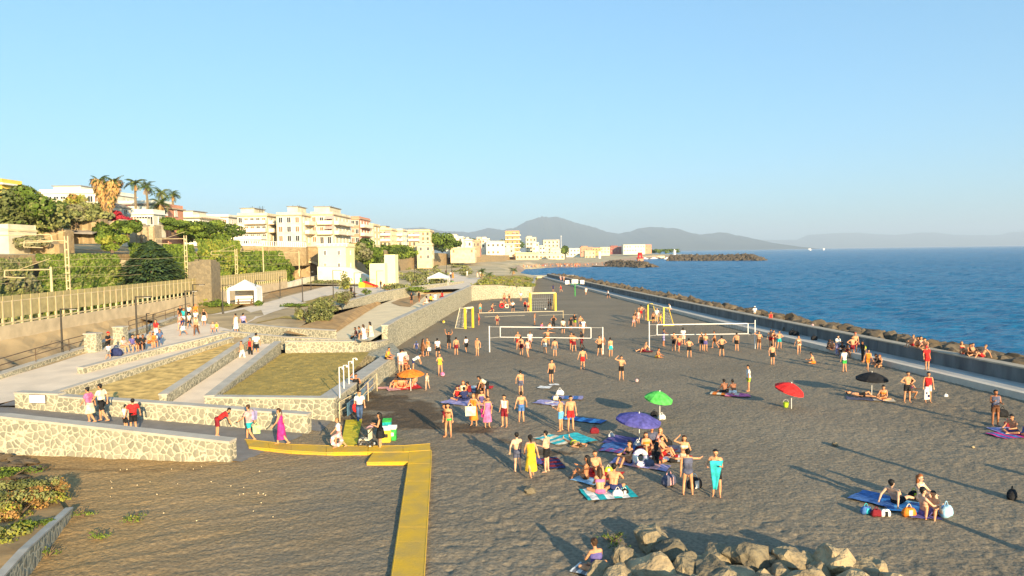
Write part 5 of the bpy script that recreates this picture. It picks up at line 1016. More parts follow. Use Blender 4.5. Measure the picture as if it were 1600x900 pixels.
def skeleton(pose, sex):
    q = POSE[pose]; fem = sex == 'f'; S = []      # (name, a, b, ra, rb)
    T = N3(*q['T']); X = Vector((1, 0, 0)); Fv = T.cross(X)
    Fv = T.cross(X)
    o = Vector((0, 0, 0)); L = lambda x, f, h: o+X*x+Fv*f+T*h
    hw = .095 if fem else .085; sw = .165 if fem else .195
    S.append(('pelvis', L(-hw*.8, 0, 0), L(hw*.8, 0, 0), .108 if fem else .098, .108 if fem else .098))
    S.append(('pelvis', L(-hw*.55, -.035, -.03), L(hw*.55, -.035, -.03), .10, .10))
    S.append(('waist', L(-.045, .005, .08), L(-.06, .01, .26), .092 if fem else .098, .10))
    S.append(('waist', L(.045, .005, .08), L(.06, .01, .26), .092 if fem else .098, .10))
    S.append(('chest', L(-.085 if not fem else -.07, .0, .34), L(.085 if not fem else .07, .0, .34), .105, .105))
    S.append(('chest', L(-.10 if not fem else -.08, .0, .42), L(.10 if not fem else .08, .0, .42), .085, .085))
    if fem:
        for s in (-1, 1): S.append(('chest', L(.07*s, .065, .34), L(.07*s, .085, .335), .055, .045))
    S.append(('shoulder', L(-sw+.03, -.01, .475), L(sw-.03, -.01, .475), .058, .058))
    S.append(('neck', L(0, -.005, .48), L(0, .015, .60), .056, .05))
    hT = (T*.55+UP*.45).normalized() if abs(T.z) > .3 else T; hF = hT.cross(X) if abs(hT.dot(X)) < .99 else Fv; hb = L(0, .015, .585)
    HL = lambda x, f, h: hb+X*x+hF*f+hT*h
    S.append(('head', HL(0, .015, .06), HL(0, .0, .145), .072, .092)); S.append(('head', HL(0, .045, .03), HL(0, .03, .08), .045, .06)); S.append(('nose', HL(0, .095, .075), HL(0, .112, .058), .012, .015))
    for s in (-1, 1): S.append(('ear', HL(.085*s, .0, .085), HL(.09*s, -.005, .11), .014, .016))
    face = dict(HL=HL, eyes=[HL(.032*s, .094, .10) for s in (-1, 1)], mouth=HL(0, .093, .025))
    def arm(s, u, f):
        a = L(s*sw, -.01, .47); b = a+N3(*u)*.285; c = b+N3(*f)*.25; d = N3(*f)
        S.append(('uarm', a, b, .05 if not fem else .043, .038)); S.append(('farm', b, c, .039, .025)); pl = c+d*.085
        S.append(('hand', c, pl, .028, .033)); side = d.cross(Vector((0, 0, 1))); side = side.normalized() if side.length > .2 else X.copy(); nrm = side.cross(d)
        for k in range(4):
            b0 = c+d*.07+side*(-.027+.018*k); ln = (.062, .076, .07, .054)[k]; m1 = b0+d*ln*.6+nrm*.006; S.append(('finger', b0, m1, .0105, .0095)); S.append(('finger', m1, m1+(d*.75+nrm*.6).normalized()*ln*.55, .0095, .0085))
        S.append(('finger', c+d*.02+side*-.02, c+d*.055+side*-.052, .012, .011)); S.append(('finger', c+d*.055+side*-.052, c+d*.09+side*-.058, .011, .009))
    arm(1, *q['ra']); arm(-1, *q['la'])
    def leg(s, t, f):
        a = L(s*hw, 0, -.03); b = a+N3(*t)*.43; c = b+N3(*f)*.41; sh = N3(*f)
        S.append(('thigh', a, b, .088 if fem else .082, .054)); S.append(('shin', b-N3(*f)*.0, b+sh*.17, .052, .056)); S.append(('shin', b+sh*.17, c, .054, .034))
        ft = Vector((s*.12, 1, 0)); ft = ft-sh*ft.dot(sh) if abs(sh.z) < .75 else Vector((s*.15, 1, -.12))
        if ft.length < .3: ft = Vector((0, 0, 1))
        ft.normalize(); S.append(('foot', c+sh*.02-ft*.04, c+sh*.035+ft*.09, .034, .028)); S.append(('foot', c+sh*.035+ft*.09, c+sh*.045+ft*.15, .03, .019))
    leg(1, *q['rl']); leg(-1, *q['ll'])
    if q.get('seat'): zmin = min(min(a.z-ra, b.z-rb) for n, a, b, ra, rb in S if n in (('pelvis', 'thigh') if pose.startswith('led') else ('pelvis', 'foot', 'thigh', 'waist', 'chest', 'shoulder')) )
    else: zmin = min(min(a.z-ra, b.z-rb) for n, a, b, ra, rb in S if n in ('foot', 'shin'))
    if pose.split('#')[0] in ('sit', 'sitb', 'crs'): zmin = min(min(a.z-ra, b.z-rb) for n, a, b, ra, rb in S if n == 'pelvis')
    cx = 0 if q.get('seat') else sum((a.y) for n, a, b, ra, rb in S if n == 'foot')/4
    sh = Vector((0, -cx, -zmin)); S = [(n, a+sh, b+sh, ra, rb) for n, a, b, ra, rb in S]
    for k in ('eyes',): face[k] = [e+sh for e in face[k]]
    face['mouth'] = face['mouth']+sh; face['hT'] = hT; face['hF'] = hF; face['hc'] = HL(0, .0, .11)+sh; face['T'] = T; face['Fv'] = Fv; face['org'] = o+sh
    return S, face
_cache = {}
def body_data(pose, sex):
    k = (pose, sex)
    if k not in _cache and '#' in pose:
        b0, sd0 = pose.split('#'); rv = random.Random(int(sd0)*7+len(b0)*13+ord(b0[0])); q0 = POSE[b0]; j = lambda v, a: tuple(c+rv.uniform(-a, a) for c in v)
        POSE[pose] = dict(q0, T=j(q0['T'], .05), ra=tuple(j(v, .24) for v in q0['ra']), la=tuple(j(v, .24) for v in q0['la']), rl=tuple(j(v, .07) for v in q0['rl']), ll=tuple(j(v, .07) for v in q0['ll']))
    if k in _cache: return _cache[k]
    S, face = skeleton(pose, sex); mb = MB()
    for n, a, b, ra, rb in S: mb.capsule(a, b, ra, rb, 10, 3)
    me = mb.mesh('tmp'); o = bpy.data.objects.new('tmp', me); col.objects.link(o)
    r = o.modifiers.new('r', 'REMESH'); r.mode = 'VOXEL'; r.voxel_size = .0145; sm = o.modifiers.new('s', 'SMOOTH'); sm.factor = .5; sm.iterations = 2
    dg = bpy.context.evaluated_depsgraph_get(); dg.update(); ev = o.evaluated_get(dg); m2 = bpy.data.meshes.new_from_object(ev); bpy.data.objects.remove(o); bpy.data.meshes.remove(me)
    nv = len(m2.vertices); co = np.zeros(nv*3, np.float32); m2.vertices.foreach_get('co', co); co = co.reshape(-1, 3).astype(float)
    nm = np.zeros(nv*3, np.float32); m2.vertices.foreach_get('normal', nm); nm = nm.reshape(-1, 3).astype(float)
    F4 = [tuple(p.vertices) for p in m2.polygons]
    # bone per vertex
    best = np.full(nv, 1e9); bone = np.zeros(nv, int); tt = np.zeros(nv)
    for i, (n, a, b, ra, rb) in enumerate(S):
        a = np.array(a); b = np.array(b); v = b-a; L2 = max(1e-9, v@v); t = np.clip((co-a)@v/L2, 0, 1); d = np.linalg.norm(co-a-t[:, None]*v, axis=1)-(ra+(rb-ra)*t)
        u = d < best; best[u] = d[u]; bone[u] = i; tt[u] = t[u]
    names = np.array([s[0] for s in S])[bone]
    shin2 = np.zeros(nv); legpos = np.where(names == 'thigh', tt, np.where(names == 'shin', 1+tt*.0, 0))
    # distance along shin for trousers
    mb = MB(); mb.v = [tuple(x) for x in co]; mb.f = list(F4); mb.m = [0]*len(F4)
    for e in face['eyes']: mb.sphere(e, .013, 6, 4, 1)
    hF, hT = face['hF'], face['hT']
    mb.capsule(Vector(face['mouth'])+Vector((-.02, 0, 0)), Vector(face['mouth'])+Vector((.02, 0, 0)), .008, .008, 6, 2, 2)
    me = mb.mesh('person', [skin(0), hairm('k'), 'fabric_maroon' if 'fabric_maroon' in MT else cloth('maroon')], True)
    d = dict(S=S, face=face, co=co, nm=nm, F=F4, names=names, tt=tt, me=me); _cache[k] = d; bpy.data.meshes.remove(m2); return d
def skirt_pts(d, length, flare):
    f = d['face']; o = Vector(f['org']); T = Vector((0, 0, 1)); return o
def garment(pose, sex, kind):
    k = (pose, sex, kind)
    if k in _cache: return _cache[k]
    d = body_data(pose, sex); nmz, tt, co, nm = d['names'], d['tt'], d['co'], d['nm']; f = d['face']; org = np.array(f['org']); T = np.array(f['T']); Fv = np.array(f['Fv']); h = (co-org)@T; fr = (co-org)@Fv
    tors = np.isin(nmz, ('pelvis', 'waist', 'chest', 'shoulder')); pel = (nmz == 'pelvis') | ((nmz == 'waist') & (h < .12)); th = nmz == 'thigh'; off = .016; grow = 0
    if kind == 'trunks': sel = (pel & (h < .10)) | (th & (tt < .60)); off = .018; grow = .02
    elif kind == 'shorts': sel = (pel & (h < .12)) | (th & (tt < .80)); off = .02; grow = .025
    elif kind == 'briefs': sel = (pel & (h < .05)) | (th & (tt < .12)); off = .010
    elif kind == 'bra': sel = (nmz == 'chest') & (h > .29) & (h < .40); off = .012
    elif kind == 'onepiece': sel = (pel) | (nmz == 'waist') | ((nmz == 'chest') & (h < .43)) | (th & (tt < .1)); off = .012
    elif kind == 'tee': sel = (tors & (h > -.02) & (h < .53)) | ((nmz == 'uarm') & (tt < .62)); off = .02
    elif kind == 'long': sel = (tors & (h > -.05) & (h < .53)) | (nmz == 'uarm') | (nmz == 'farm'); off = .02
    elif kind == 'tank': sel = tors & (h > -.02) & (h < .50) & ~(nmz == 'uarm'); off = .018
    elif kind == 'pants': sel = pel & (h < .12) | th | ((nmz == 'shin')); off = .02
    elif kind in ('dress', 'minidress'): sel = tors & (h < .47) & (h > -.1); off = .018
    elif kind == 'skirt': sel = pel & (h < .12); off = .02
    elif kind.startswith('hair') or kind == 'cap':
        hT, hF, hc = np.array(f['hT']), np.array(f['hF']), np.array(f['hc']); hd = np.isin(nmz, ('head', 'ear', 'neck')); a = (co-hc)@hT; b_ = (co-hc)@hF
        sel = hd & ((a > .035) | ((b_ < .01) & (a > -.04)) | ((b_ < -.03) & (a > -.09))) & ~((b_ > .055) & (a < .055)) & ~(nmz == 'ear'); off = .014 if kind != 'cap' else .022
        if kind == 'cap': sel = hd & (a > .02)
    F4 = d['F']; fs = [q for q in F4 if all(sel[i] for i in q)]; used = sorted({i for q in fs for i in q}); mp = {v: i for i, v in enumerate(used)}
    mb = MB()
    if used:
        vv = co[used]+nm[used]*(off+(grow*tt[used]*(nmz[used] == 'thigh'))[:, None]); mb.v = [tuple(x) for x in vv]; mb.f = [tuple(mp[i] for i in q) for q in fs]; mb.m = [0]*len(fs)
    if kind in ('dress', 'minidress', 'skirt'):
        Ln = dict(dress=.62, minidress=.36, skirt=.42)[kind]; o = Vector(f['org']); n = 28; rings = []
        for r in range(8):
            q = r/7; R1 = .165+.09*q**.8; z = .08-(Ln+.08)*q; rings.append([(o.x+(R1+(.018*q*math.sin(5*t)))*math.cos(t), o.y-.01+(R1*.82+.018*q*math.sin(5*t+1))*math.sin(t), o.z+z) for t in [2*math.pi*i/n for i in range(n)]])
        base = len(mb.v); mb.v += [p for rg in rings for p in rg]
        for r in range(7):
            for i in range(n): mb.f.append((base+r*n+i, base+r*n+(i+1) % n, base+(r+1)*n+(i+1) % n, base+(r+1)*n+i)); mb.m.append(0)
    if kind in ('hairlong', 'hairbun', 'hairpony'):
        hT, hF, hc = Vector(f['hT']), Vector(f['hF']), Vector(f['hc'])
        if kind == 'hairlong': mb.capsule(hc-hF*.06+hT*.02, hc-hF*.10-hT*.24, .085, .06, 10, 3); mb.capsule(hc-hF*.05+Vector((.05, 0, 0)), hc-hF*.07+Vector((.07, 0, 0))-hT*.2, .05, .035, 8, 2); mb.capsule(hc-hF*.05-Vector((.05, 0, 0)), hc-hF*.07-Vector((.07, 0, 0))-hT*.2, .05, .035, 8, 2)
        elif kind == 'hairbun': mb.sphere(hc-hF*.09+hT*.09, .05, 10, 6)
        else: mb.capsule(hc-hF*.10+hT*.05, hc-hF*.15-hT*.16, .035, .02, 8, 2)
    if kind == 'cap': hT, hF, hc = Vector(f['hT']), Vector(f['hF']), Vector(f['hc']); mb.capsule(hc+hF*.09+hT*.03-Vector((.04, 0, 0)), hc+hF*.09+hT*.03+Vector((.04, 0, 0)), .03, .03, 8, 2); mb.capsule(hc+hF*.13+hT*.025-Vector((.03, 0, 0)), hc+hF*.13+hT*.025+Vector((.03, 0, 0)), .018, .018, 8, 2)
    me = mb.mesh(kind, [skin(0)], True); _cache[k] = me; return me
def dress(name, me, parent, m):
    o = inst(name, me, parent); o.material_slots[0].link = 'OBJECT'; o.material_slots[0].material = m; return o
GN = dict(trunks='swim_trunks', shorts='shorts', briefs='swim_briefs', bra='bikini_top', onepiece='swimsuit', tee='t_shirt', long='long_sleeved_shirt', tank='tank_top', pants='trousers', dress='dress', minidress='short_dress', skirt='skirt')
def person(loc, pose, sex, face, sc, sk, hair, wear, label, group=None):
    """hair: colour key + style letter (s short, l long, b bun, p ponytail, c cap:colour)"""
    d = body_data(pose, sex); o = inst('person', d['me'], None, loc, (0, 0, R(face)), sc); o.material_slots[0].link = 'OBJECT'; o.material_slots[0].material = skin(sk)
    tag(o, label, 'person', group)
    if hair[0] == 'c': dress('hair', garment(pose, sex, 'hair'), o, hairm('k')); dress('cap', garment(pose, sex, 'cap'), o, cloth(hair[1:]))
    else: dress('hair', garment(pose, sex, {'s': 'hair', 'l': 'hairlong', 'b': 'hairbun', 'p': 'hairpony'}[hair[1]]), o, hairm(hair[0]))
    for w in wear.split():
        kd, c = w.split(':'); dress(GN[kd], garment(pose, sex, kd), o, cloth(c))
    return o
PEOPLE = '''
# px py z | pose sex face scale skin hair | wear | label
G:players and bathers on the beach
851.5 552 0|st m 10 .95 0 bs|trunks:white|man in white swim trunks standing at the middle of the near left volleyball net
651 552 0|wk m 200 .68 4 cblue|trunks:lilac tee:lilac|small child in a cap and lilac clothes walking left of the brown-dressed couple
661 557 0|st f -60 .95 1 kl|minidress:brown|woman in a brown short dress standing by the great stone wall
668 556 0|st f 150 .97 0 bb|bra:orange shorts:tan|woman in an orange top with a white bag beside the woman in brown
684 558 0|st m 10 1 0 ks|tee:white shorts:black|man in white t-shirt and black shorts seen from behind, left of the arm raising player
701.5 545 0|up m 170 1 1 ks|shorts:black tank:black|player in black throwing a yellow ball up near the great stone wall
713 555 0|st m 0 .97 0 ks|trunks:maroon|bare backed man in dark red trunks right of the player throwing the ball
729 551 0|wk f 20 .92 0 kp|tank:white shorts:black|girl in white top and black shorts left of the net pole
746 556 0|st m 160 .98 0 bs|trunks:tan|man in tan trunks standing left of the first net pole
777 508 0|st m 180 .8 0 ks|trunks:maroon|slim child standing behind the left net pole on the court line
748 508 0|st m 90 .98 1 ks|trunks:red|player in red right of the pale and yellow goal
750.5 489 0|st m 180 .95 0 ks|trunks:turq|player in turquoise trunks behind the pale and yellow goal
767 489 0|run m 270 1 0 ks|trunks:maroon|reddish sunlit player reaching right at the far left of the beach
801.5 487 0|hip f 180 1 0 ll|tee:white shorts:black|woman in a long white t-shirt left of the big yellow goal
820.5 486 0|st m 170 1 0 ks|tank:red trunks:black|man in a red tank top at the left post of the big yellow goal
826 487 0|hip m 190 1 0 ks|trunks:maroon|bare chested man beside the left post of the big yellow goal
857 483.5 0|st m 90 1 2 ks|shorts:black|dark clad man by the right post of the big yellow goal with a white ball
860.5 484 0|ph m 80 1 1 ks|trunks:black tank:black|second dark clad man behind the first by the right goal post
864.4 456 0|st m 0 1 2 ks|trunks:navy tee:navy|distant figure in navy above the crossbar of the big goal
877 456 0|wk m 90 1.05 0 ks|tank:red trunks:red|distant figure all in red right of the big goal
915.6 461 0|wk m 180 1 0 ls|tee:white trunks:white|distant figure in white on the sand near the basketball hoop
951 466 0|wk m 90 1 1 ks|tee:white shorts:black|distant figure in white shirt and black shorts at the edge of the far walk
876 439.5 .43|wk f 180 1.05 0 ll|tank:rose skirt:rose|distant woman in rose walking on the far seaside walk
881 440 .43|wk m 180 1.05 0 ks|tank:rose trunks:tan|distant man walking with the woman in rose on the far walk
835.5 508 0|st m 250 .92 1 ks|trunks:grey|boy in grey trunks standing alone behind the left net
845 514.5 0|crs f 240 .98 0 bl|tee:pink trunks:navy|woman in pink sitting on the sand behind the left net
858.5 514.5 0|crs m 200 .98 1 ks|trunks:black tank:cream|dark haired man sitting beside the woman in pink behind the left net
865 514.5 0|hip m 200 1 1 ls|tank:black pants:black|standing man in black behind the seated pair
880 521.5 0|st m 0 1.02 0 ks|tee:cream shorts:black|man in a cream t-shirt and black shorts behind the middle of the left net
892 515.5 0|st m 180 .9 1 ks|tee:black shorts:black|boy in black behind the left net, right of the man in the cream t-shirt
898 512 0|ph m 150 1 1 ks|tee:black trunks:lime|man in a black t-shirt and lime shorts behind the left net
907 514.5 0|st m 170 .98 0 ks|trunks:navy|bare chested man in navy trunks farthest right of the group behind the left net
912 522 0|wk m 10 1 0 ls|tee:white trunks:rose|man in a white t-shirt moving behind the right end of the left net
809.5 546 0|st m 170 1.02 0 ls|trunks:red|player with raised shoulders behind the left half of the near left net
814.5 555 0|st m 0 1 0 ks|trunks:maroon|player in dark red trunks with his back turned, before the left net
828 545 0|st m 180 1 0 ls|tee:white trunks:rose|player in a white shirt behind the left part of the net
825.5 559 0|wk f 30 1.02 0 bp|onepiece:rose|slim woman in a rose swimsuit stepping in front of the left net
856 541 0|t m 200 1 0 ks|trunks:orange|player with outstretched arms behind the middle of the left net
867 557 0|st m 0 .95 0 ks|trunks:grey|bare backed player in grey trunks before the middle of the left net
893 547 0|st m 160 1 0 ks|trunks:red|tanned player just behind the right half of the left net
897 549.5 0|hip m 0 1 0 bs|trunks:maroon|broad backed player in maroon trunks before the right half of the left net
910 545 0|wk m 60 1 2 ks|tee:black shorts:maroon|dark clothed player near the right end of the left net
910.5 577.5 0|st m 0 1.03 0 ks|trunks:red|young man in bright red swim shorts seen from behind, in the centre of the beach
937 555.5 0|hip m 170 1.05 0 ks|trunks:black|tanned man in black trunks next to the right pole of the left net
941 552 0|st m 200 1.02 1 ks|trunks:brown tank:brown|man in brown half hidden at the right pole of the left net
954 557.5 0|st m 20 1 0 ks|trunks:turq|boy in turquoise trunks right of the left net pole
990 511 0|wk m 330 .95 0 bs|trunks:rose|leftmost reddish player of the group by the right yellow goal
994.5 505 0|wk m 60 1 0 ls|trunks:rose|player bending beside the left post of the right yellow goal
997.5 505.5 0|st m 30 1 0 ls|trunks:rose tank:rose|player in rose second from the left at the right yellow goal
1001.5 498 0|hip m 10 1.12 0 ks|trunks:red|big bare backed man farthest behind at the right yellow goal
1009.5 500.5 0|st m 240 1.05 0 ls|trunks:tan|player leaning close to the left post of the right yellow goal
1020.5 505 0|st m 200 .85 1 ks|trunks:black|child in black trunks inside the right yellow goal
1026 504 0|st m 180 1.1 4 ls|tee:white shorts:tan|man in a white t-shirt inside the right yellow goal
1030.8 508 0|wk m 250 .9 0 ks|trunks:yellow tank:yellow|child in yellow by the right post of the right yellow goal
1047.5 483 .43|crs f 100 1 4 bl|tee:white skirt:rose|person in white sitting on the edge of the seaside walk behind the goal
1037 541 0|t m 270 1 1 ks|tank:lilac shorts:lilac|player in lilac stretching an arm behind the left end of the right net
1053 548 0|ph m 150 1 0 ks|trunks:black|player in black trunks just behind the left part of the right net
1060 550 0|wk m 200 .95 0 ks|trunks:maroon|bare skinned player stepping under the left part of the right net
1067.5 539 0|st m 0 1 0 ks|tee:white shorts:cream|player in white farther behind the right net
1076.8 559 0|hip m 0 1 0 ks|trunks:black|player in black trunks standing in front of the right net, left of its middle
1096 548 0|st m 170 1 0 ls|trunks:black|tallest tanned player behind the middle of the right net
1102.5 549 0|ph m 190 1 0 ks|trunks:purple|player in purple trunks under the middle of the right net
1118 544 0|wk m 90 1 1 ks|trunks:brown|player in brown trunks behind the right half of the right net
1127.5 557 0|hip m 0 1.06 0 ks|trunks:black|broad man with hands on his hips in front of the right net
1151 548.5 0|st m 340 1 0 ks|trunks:black|player in black trunks close to the right end of the right net
1186 546 0|hd m 170 1 0 ks|trunks:brown|tanned man holding his head beside the right net pole
1204.5 543 0|st m 160 1.02 0 ks|trunks:red|tanned man in red trunks left of the boy in teal
1209.5 544 0|ph f 200 1 0 bl|bra:red briefs:red|woman in a red bikini facing the man in red trunks
1217.5 545 0|hip m 180 1 0 ks|trunks:teal|boy in teal trunks standing near dark bags on the walk
1206.6 570.5 0|st m 5 1.02 0 ks|trunks:black|bare backed man in black trunks alone below the right net pole
1248 553.5 0|wk f 160 1 0 bb|bra:cream briefs:cream|woman in a cream bikini walking between the net and the crowd by the wall
1271.5 568 0|crs m 60 1.05 0 ks|trunks:orange|bare man sitting alone on the sand in front of the seaside walk
1006.5 549 0|sitb m 120 1 0 ls|trunks:maroon|tanned man reclining on the sand by the left pole of the right net
1026 559 0|crs m 240 1 1 ks|trunks:yellow|man in yellow trunks sitting on the sand below the left pole of the right net
G:people by the seaside walk
1204 511 .43|st m 180 1.05 1 ks|tank:red shorts:brown|person in red standing against the sea wall
1213.5 511 .43|sit m 180 1 2 ks|tee:black shorts:black|person in black sitting against the sea wall beside the one in red
1294 545 .3|crs f 200 1 1 bl|tank:black shorts:black|woman in black leftmost of the crowd on the walk edge
1300 546 .3|crs m 160 1.02 0 ls|trunks:red|tanned man sitting second from the left on the walk edge
1309 555 0|ph m 200 1.02 4 ks|tee:white pants:lilac|man in a white t-shirt and long trousers in the crowd by the walk
1316 556 0|crouch m 120 1 2 ks|tee:black shorts:black|crouching man all in black among the crowd by the walk
1324 555 .1|sit f 150 1 1 kl|onepiece:maroon|woman in a maroon swimsuit sitting beside the big bare man
1332 558.5 0|hip m 185 1.08 0 ks|trunks:maroon|big bare chested man in maroon trunks in the middle of the crowd by the walk
1336 552 .3|st m 170 1.05 0 rs|trunks:maroon|tanned man standing close behind the big bare chested man
1319 581.5 0|st m 20 1.02 0 ks|tee:white trunks:green|youth in a white t-shirt and bright green shorts
1348 566 0|st m 90 1.02 2 ks|tee:black pants:black|man dressed in black holding a lime green ball
1355 579 0|wk m 180 .98 0 ks|trunks:orange tank:orange|boy in orange red walking below the man in black
1375 572.5 0|led f 120 1.05 0 ol|onepiece:black|red haired woman in a black swimsuit perched on the edge of the walk
1372 570 .2|crs f 90 1 1 kl|onepiece:black|dark haired woman sitting behind the red haired one
1448 578.5 .43|st m 10 1.05 0 rs|tee:red trunks:red|person in a red t-shirt standing on the walk below the rocks
1169 611.5 0|st m 80 1.03 0 ks|tee:white trunks:lime|man in a white shirt and pale lime shorts beside two seated dark backed men
1133 614 0|crs m 10 1.02 3 ks|trunks:black|dark skinned man sitting on a cream towel, left one of the two
1147 615 0|crs m 20 1.02 3 ks|trunks:white|dark skinned man sitting on a pink towel, the right one of two
1345 622 0|lie m 240 1.05 0 ks|trunks:black|sunbather lying left of the pole of the black parasol
1380 624 0|crs f 150 1.05 0 kb|bra:orange briefs:orange|woman sitting curled up right of the pole of the black parasol
1417.5 629 0|hip m 180 1.1 0 ks|trunks:black|tanned man in black trunks with hands on his hips right of the black parasol
1424 623 0|crouch f 200 1 0 bl|bra:pink briefs:pink|woman in pink crouching behind the man with hands on his hips
1450 629 0|st m 170 1.08 0 ks|tank:red trunks:white|man in a red tank top holding a checked white bodyboard
1555 665 0|ph m 170 1.1 2 ks|trunks:brown tank:denim|dark clothed man with a camera standing near the right edge
1585 677 0|crs m 110 1.12 0 ks|trunks:purple|bare backed man sitting on a towel near the right edge
1600 681 0|crs f 200 1 1 kl|onepiece:blue|person in blue cut by the right edge beside the bare backed man
G:people sitting on the rocks
1426 541 1.46|sit m 100 1 0 ls|trunks:red|leftmost of four sunbathers on the rocks above the standing person in red
1434 543 1.46|crs m 160 1 0 ks|trunks:orange|second of four sunbathers on the rocks, leaning forward
1440 544 1.46|sit f 200 1 0 bl|onepiece:rose|woman third of four sunbathers on the rocks
1447 546 1.46|crs m 120 1.05 0 ks|trunks:tan|rightmost and largest of four sunbathers on the rocks
1503 553 1.46|sit f 160 1 0 ll|bra:red briefs:red|leftmost sunbather of the farther right group on the rocks
1512 555 1.46|crs m 200 1 1 ks|trunks:black|second sunbather of the right group on the rocks, in black trunks
1521 556 1.46|sit m 190 1 0 ks|trunks:maroon|third sunbather of the right group on the rocks, knees drawn up
1534 558 1.46|sitb m 90 1.02 0 ls|trunks:red|rightmost reclining sunbather of the right group on the rocks
1179 490 1.46|sit m 0 1 4 cwhite|tee:white shorts:tan|person with a white cap sitting beyond the sea wall behind the net pole
G:bathers in the middle of the beach
813.7 617 0|st m 5 .95 0 ks|trunks:denim|bare backed boy in dark blue trunks, upper of two boys in line
814.8 660 0|st m 10 1.0 0 ks|trunks:blue|bare backed boy in blue shorts, lower of two boys in line
861.7 598 0|st m 200 .98 0 ks|trunks:black|bare chested boy in black trunks near two white cloths
971 594 0|hd m 180 1.04 0 ks|trunks:black|man in black trunks alone with a small pink ball right of him
688 587 0|ph f 200 1 0 bb|onepiece:yellow|woman in a yellow swimsuit stepping towards a pink ball
668 609 0|wk f 170 .72 4 bl|onepiece:cream|small child in pale pink walking right of the orange parasol
627 583 0|st m 350 1.1 0 ks|tee:white trunks:rose|man in a white t-shirt seen from behind at the stone ledge
636 575 0|bend m 40 1.05 0 ks|tee:cream trunks:rose|man in a cream t-shirt leaning over at the stone ledge
646 580 0|bend m 270 1 0 ks|tee:white trunks:navy|person in white bending down behind the orange parasol
634 577 0|sit f 210 1 1 kl|bra:maroon briefs:maroon|woman in maroon sitting between the standing men at the ledge
619 606 0|sit f 150 1.05 0 kl|bra:orange briefs:orange|leftmost of the bathers sitting under the orange parasol
627 606 0|crs m 200 1 0 bs|trunks:red|second bather under the orange parasol, cross legged
634 605 0|crs f 170 1 0 kl|bra:rose briefs:rose|third bather under the orange parasol in rose
647 603 0|sit m 160 1.05 0 ks|trunks:rose|rightmost bather sitting under the orange parasol
604 561 1.33|crs m 250 1.05 1 ks|tank:yellow trunks:black|person in a yellow top sitting on the corner of the stone ledge
700.5 683 0|st f 170 1.02 0 kl|bra:brown briefs:green|tanned woman with long dark hair and green bikini bottom
696 682 0|st f 110 1.0 1 kl|onepiece:maroon|woman in a dark red wrap close behind the one with the green bikini bottom
740.5 665 0|st f 160 1.03 0 ll|dress:orange|fair haired woman in an orange dress carrying a big cream bag
762 668 0|st f 200 .98 0 kb|dress:pink|woman in a pink dress beside the one in orange
788 667 0|st m 150 1.02 0 ks|tank:white shorts:maroon|youth in a white sleeveless shirt and dark shorts looking left
716 624 0|crs f 170 1.05 0 kl|tank:red shorts:navy|woman in red at the left of the group on the grey towels
724 618 0|sit f 180 1.05 0 ol|tank:cream skirt:cream|woman in a cream top sitting at the back of the group on the grey towels
726 627 0|crs m 20 1 2 ks|tee:navy shorts:navy|person in navy sitting with the back turned in the group on the towels
752 614 0|sit f 190 1.05 1 kl|tee:brown shorts:black|woman in brown sitting in front of the red and white windbreak
762 621 0|bend m 90 1.0 0 kl|tank:cream shorts:black|person in a cream top stooping at the right of the group on the towels
752 630 0|crs f 200 1 0 kl|onepiece:purple|woman in purple swimwear sitting between the orange and pink dresses
735 617 0|crs m 60 1 1 ks|tank:maroon trunks:denim|man in maroon sitting in the middle of the group on the towels
746 621 0|crs f 330 1 2 kl|tank:black skirt:brown|woman in black sitting hidden behind the orange dress
876 674 0|ph m 60 1.05 0 ks|trunks:sky|man in sky blue shorts leaning towards his partner
892 673 0|st m 190 1.08 0 ks|trunks:red|tall tanned person in red beside the man in sky blue shorts
897 695 0|prone f 200 1.0 0 bb|briefs:lime bra:lime|sunbather in lime yellow lying on the turquoise towel
808.5 738 0|st m 20 1.0 4 ks|trunks:denim|pale youth in dark trunks left of the yellow dress
831.5 747 0|wk f 15 1.06 0 kp|dress:yellow|woman with a long dark ponytail in a yellow dress seen from behind
853.7 738 0|ph m 60 1.04 4 ks|trunks:black|slim pale man in black trunks right of the yellow dress
915 749 0|sit f 70 1.1 1 kl|bra:brown briefs:brown|woman with big dark hair at the left of the ring of four sunbathers
931 740 0|sit m 190 1.05 0 bs|trunks:red|tanned man facing the camera in the ring of four sunbathers
938 772 0|crs f 5 1.12 0 bl|bra:pink briefs:pink|woman in a pink bikini with her back to the camera
958 766 0|crs m 350 1.15 0 ks|trunks:navy|bare backed man sitting right of the woman in the pink bikini
1019 698 0|sit m 180 1.1 1 gs|tee:denim shorts:black|grey haired man sitting at the back under the blue parasol
1029 700 0|sitb f 150 1.05 0 ll|onepiece:rose|woman reclining beside the grey haired man
1010 708 0|sit f 190 1.05 0 bl|bra:orange briefs:orange|woman in orange sitting in front of the grey haired man
1024 725 0|crs f 330 1.05 1 kl|onepiece:black|dark haired woman with her back turned in the group by the blue parasol
1036 712 0|sit m 240 1 0 ks|trunks:red|man sitting on the red towel right of the blue parasol group
982 724 0|sit f 120 1.1 0 kl|briefs:black bra:black|dark haired woman with raised knees left of the white striped swim ring
1074.5 774 0|t f 0 1.05 0 kb|tank:denim briefs:denim|woman in a striped navy tank top holding her arms out, seen from behind
1069 744 0|hd f 170 1.0 0 bl|bra:cream briefs:cream|woman arching an arm overhead behind the one in the striped tank top
1119 776 0|ph m 160 1.06 0 ks|trunks:black|boy wrapped with a turquoise towel standing right of the striped tank top
1400 788 0|sitb m 300 1.12 4 ks|trunks:black|man leaning on his arm at the left of the blue towel group
1440 784 0|sit f 210 1.1 4 ol|tank:cream shorts:cream|woman in a cream top at the back of the blue towel group
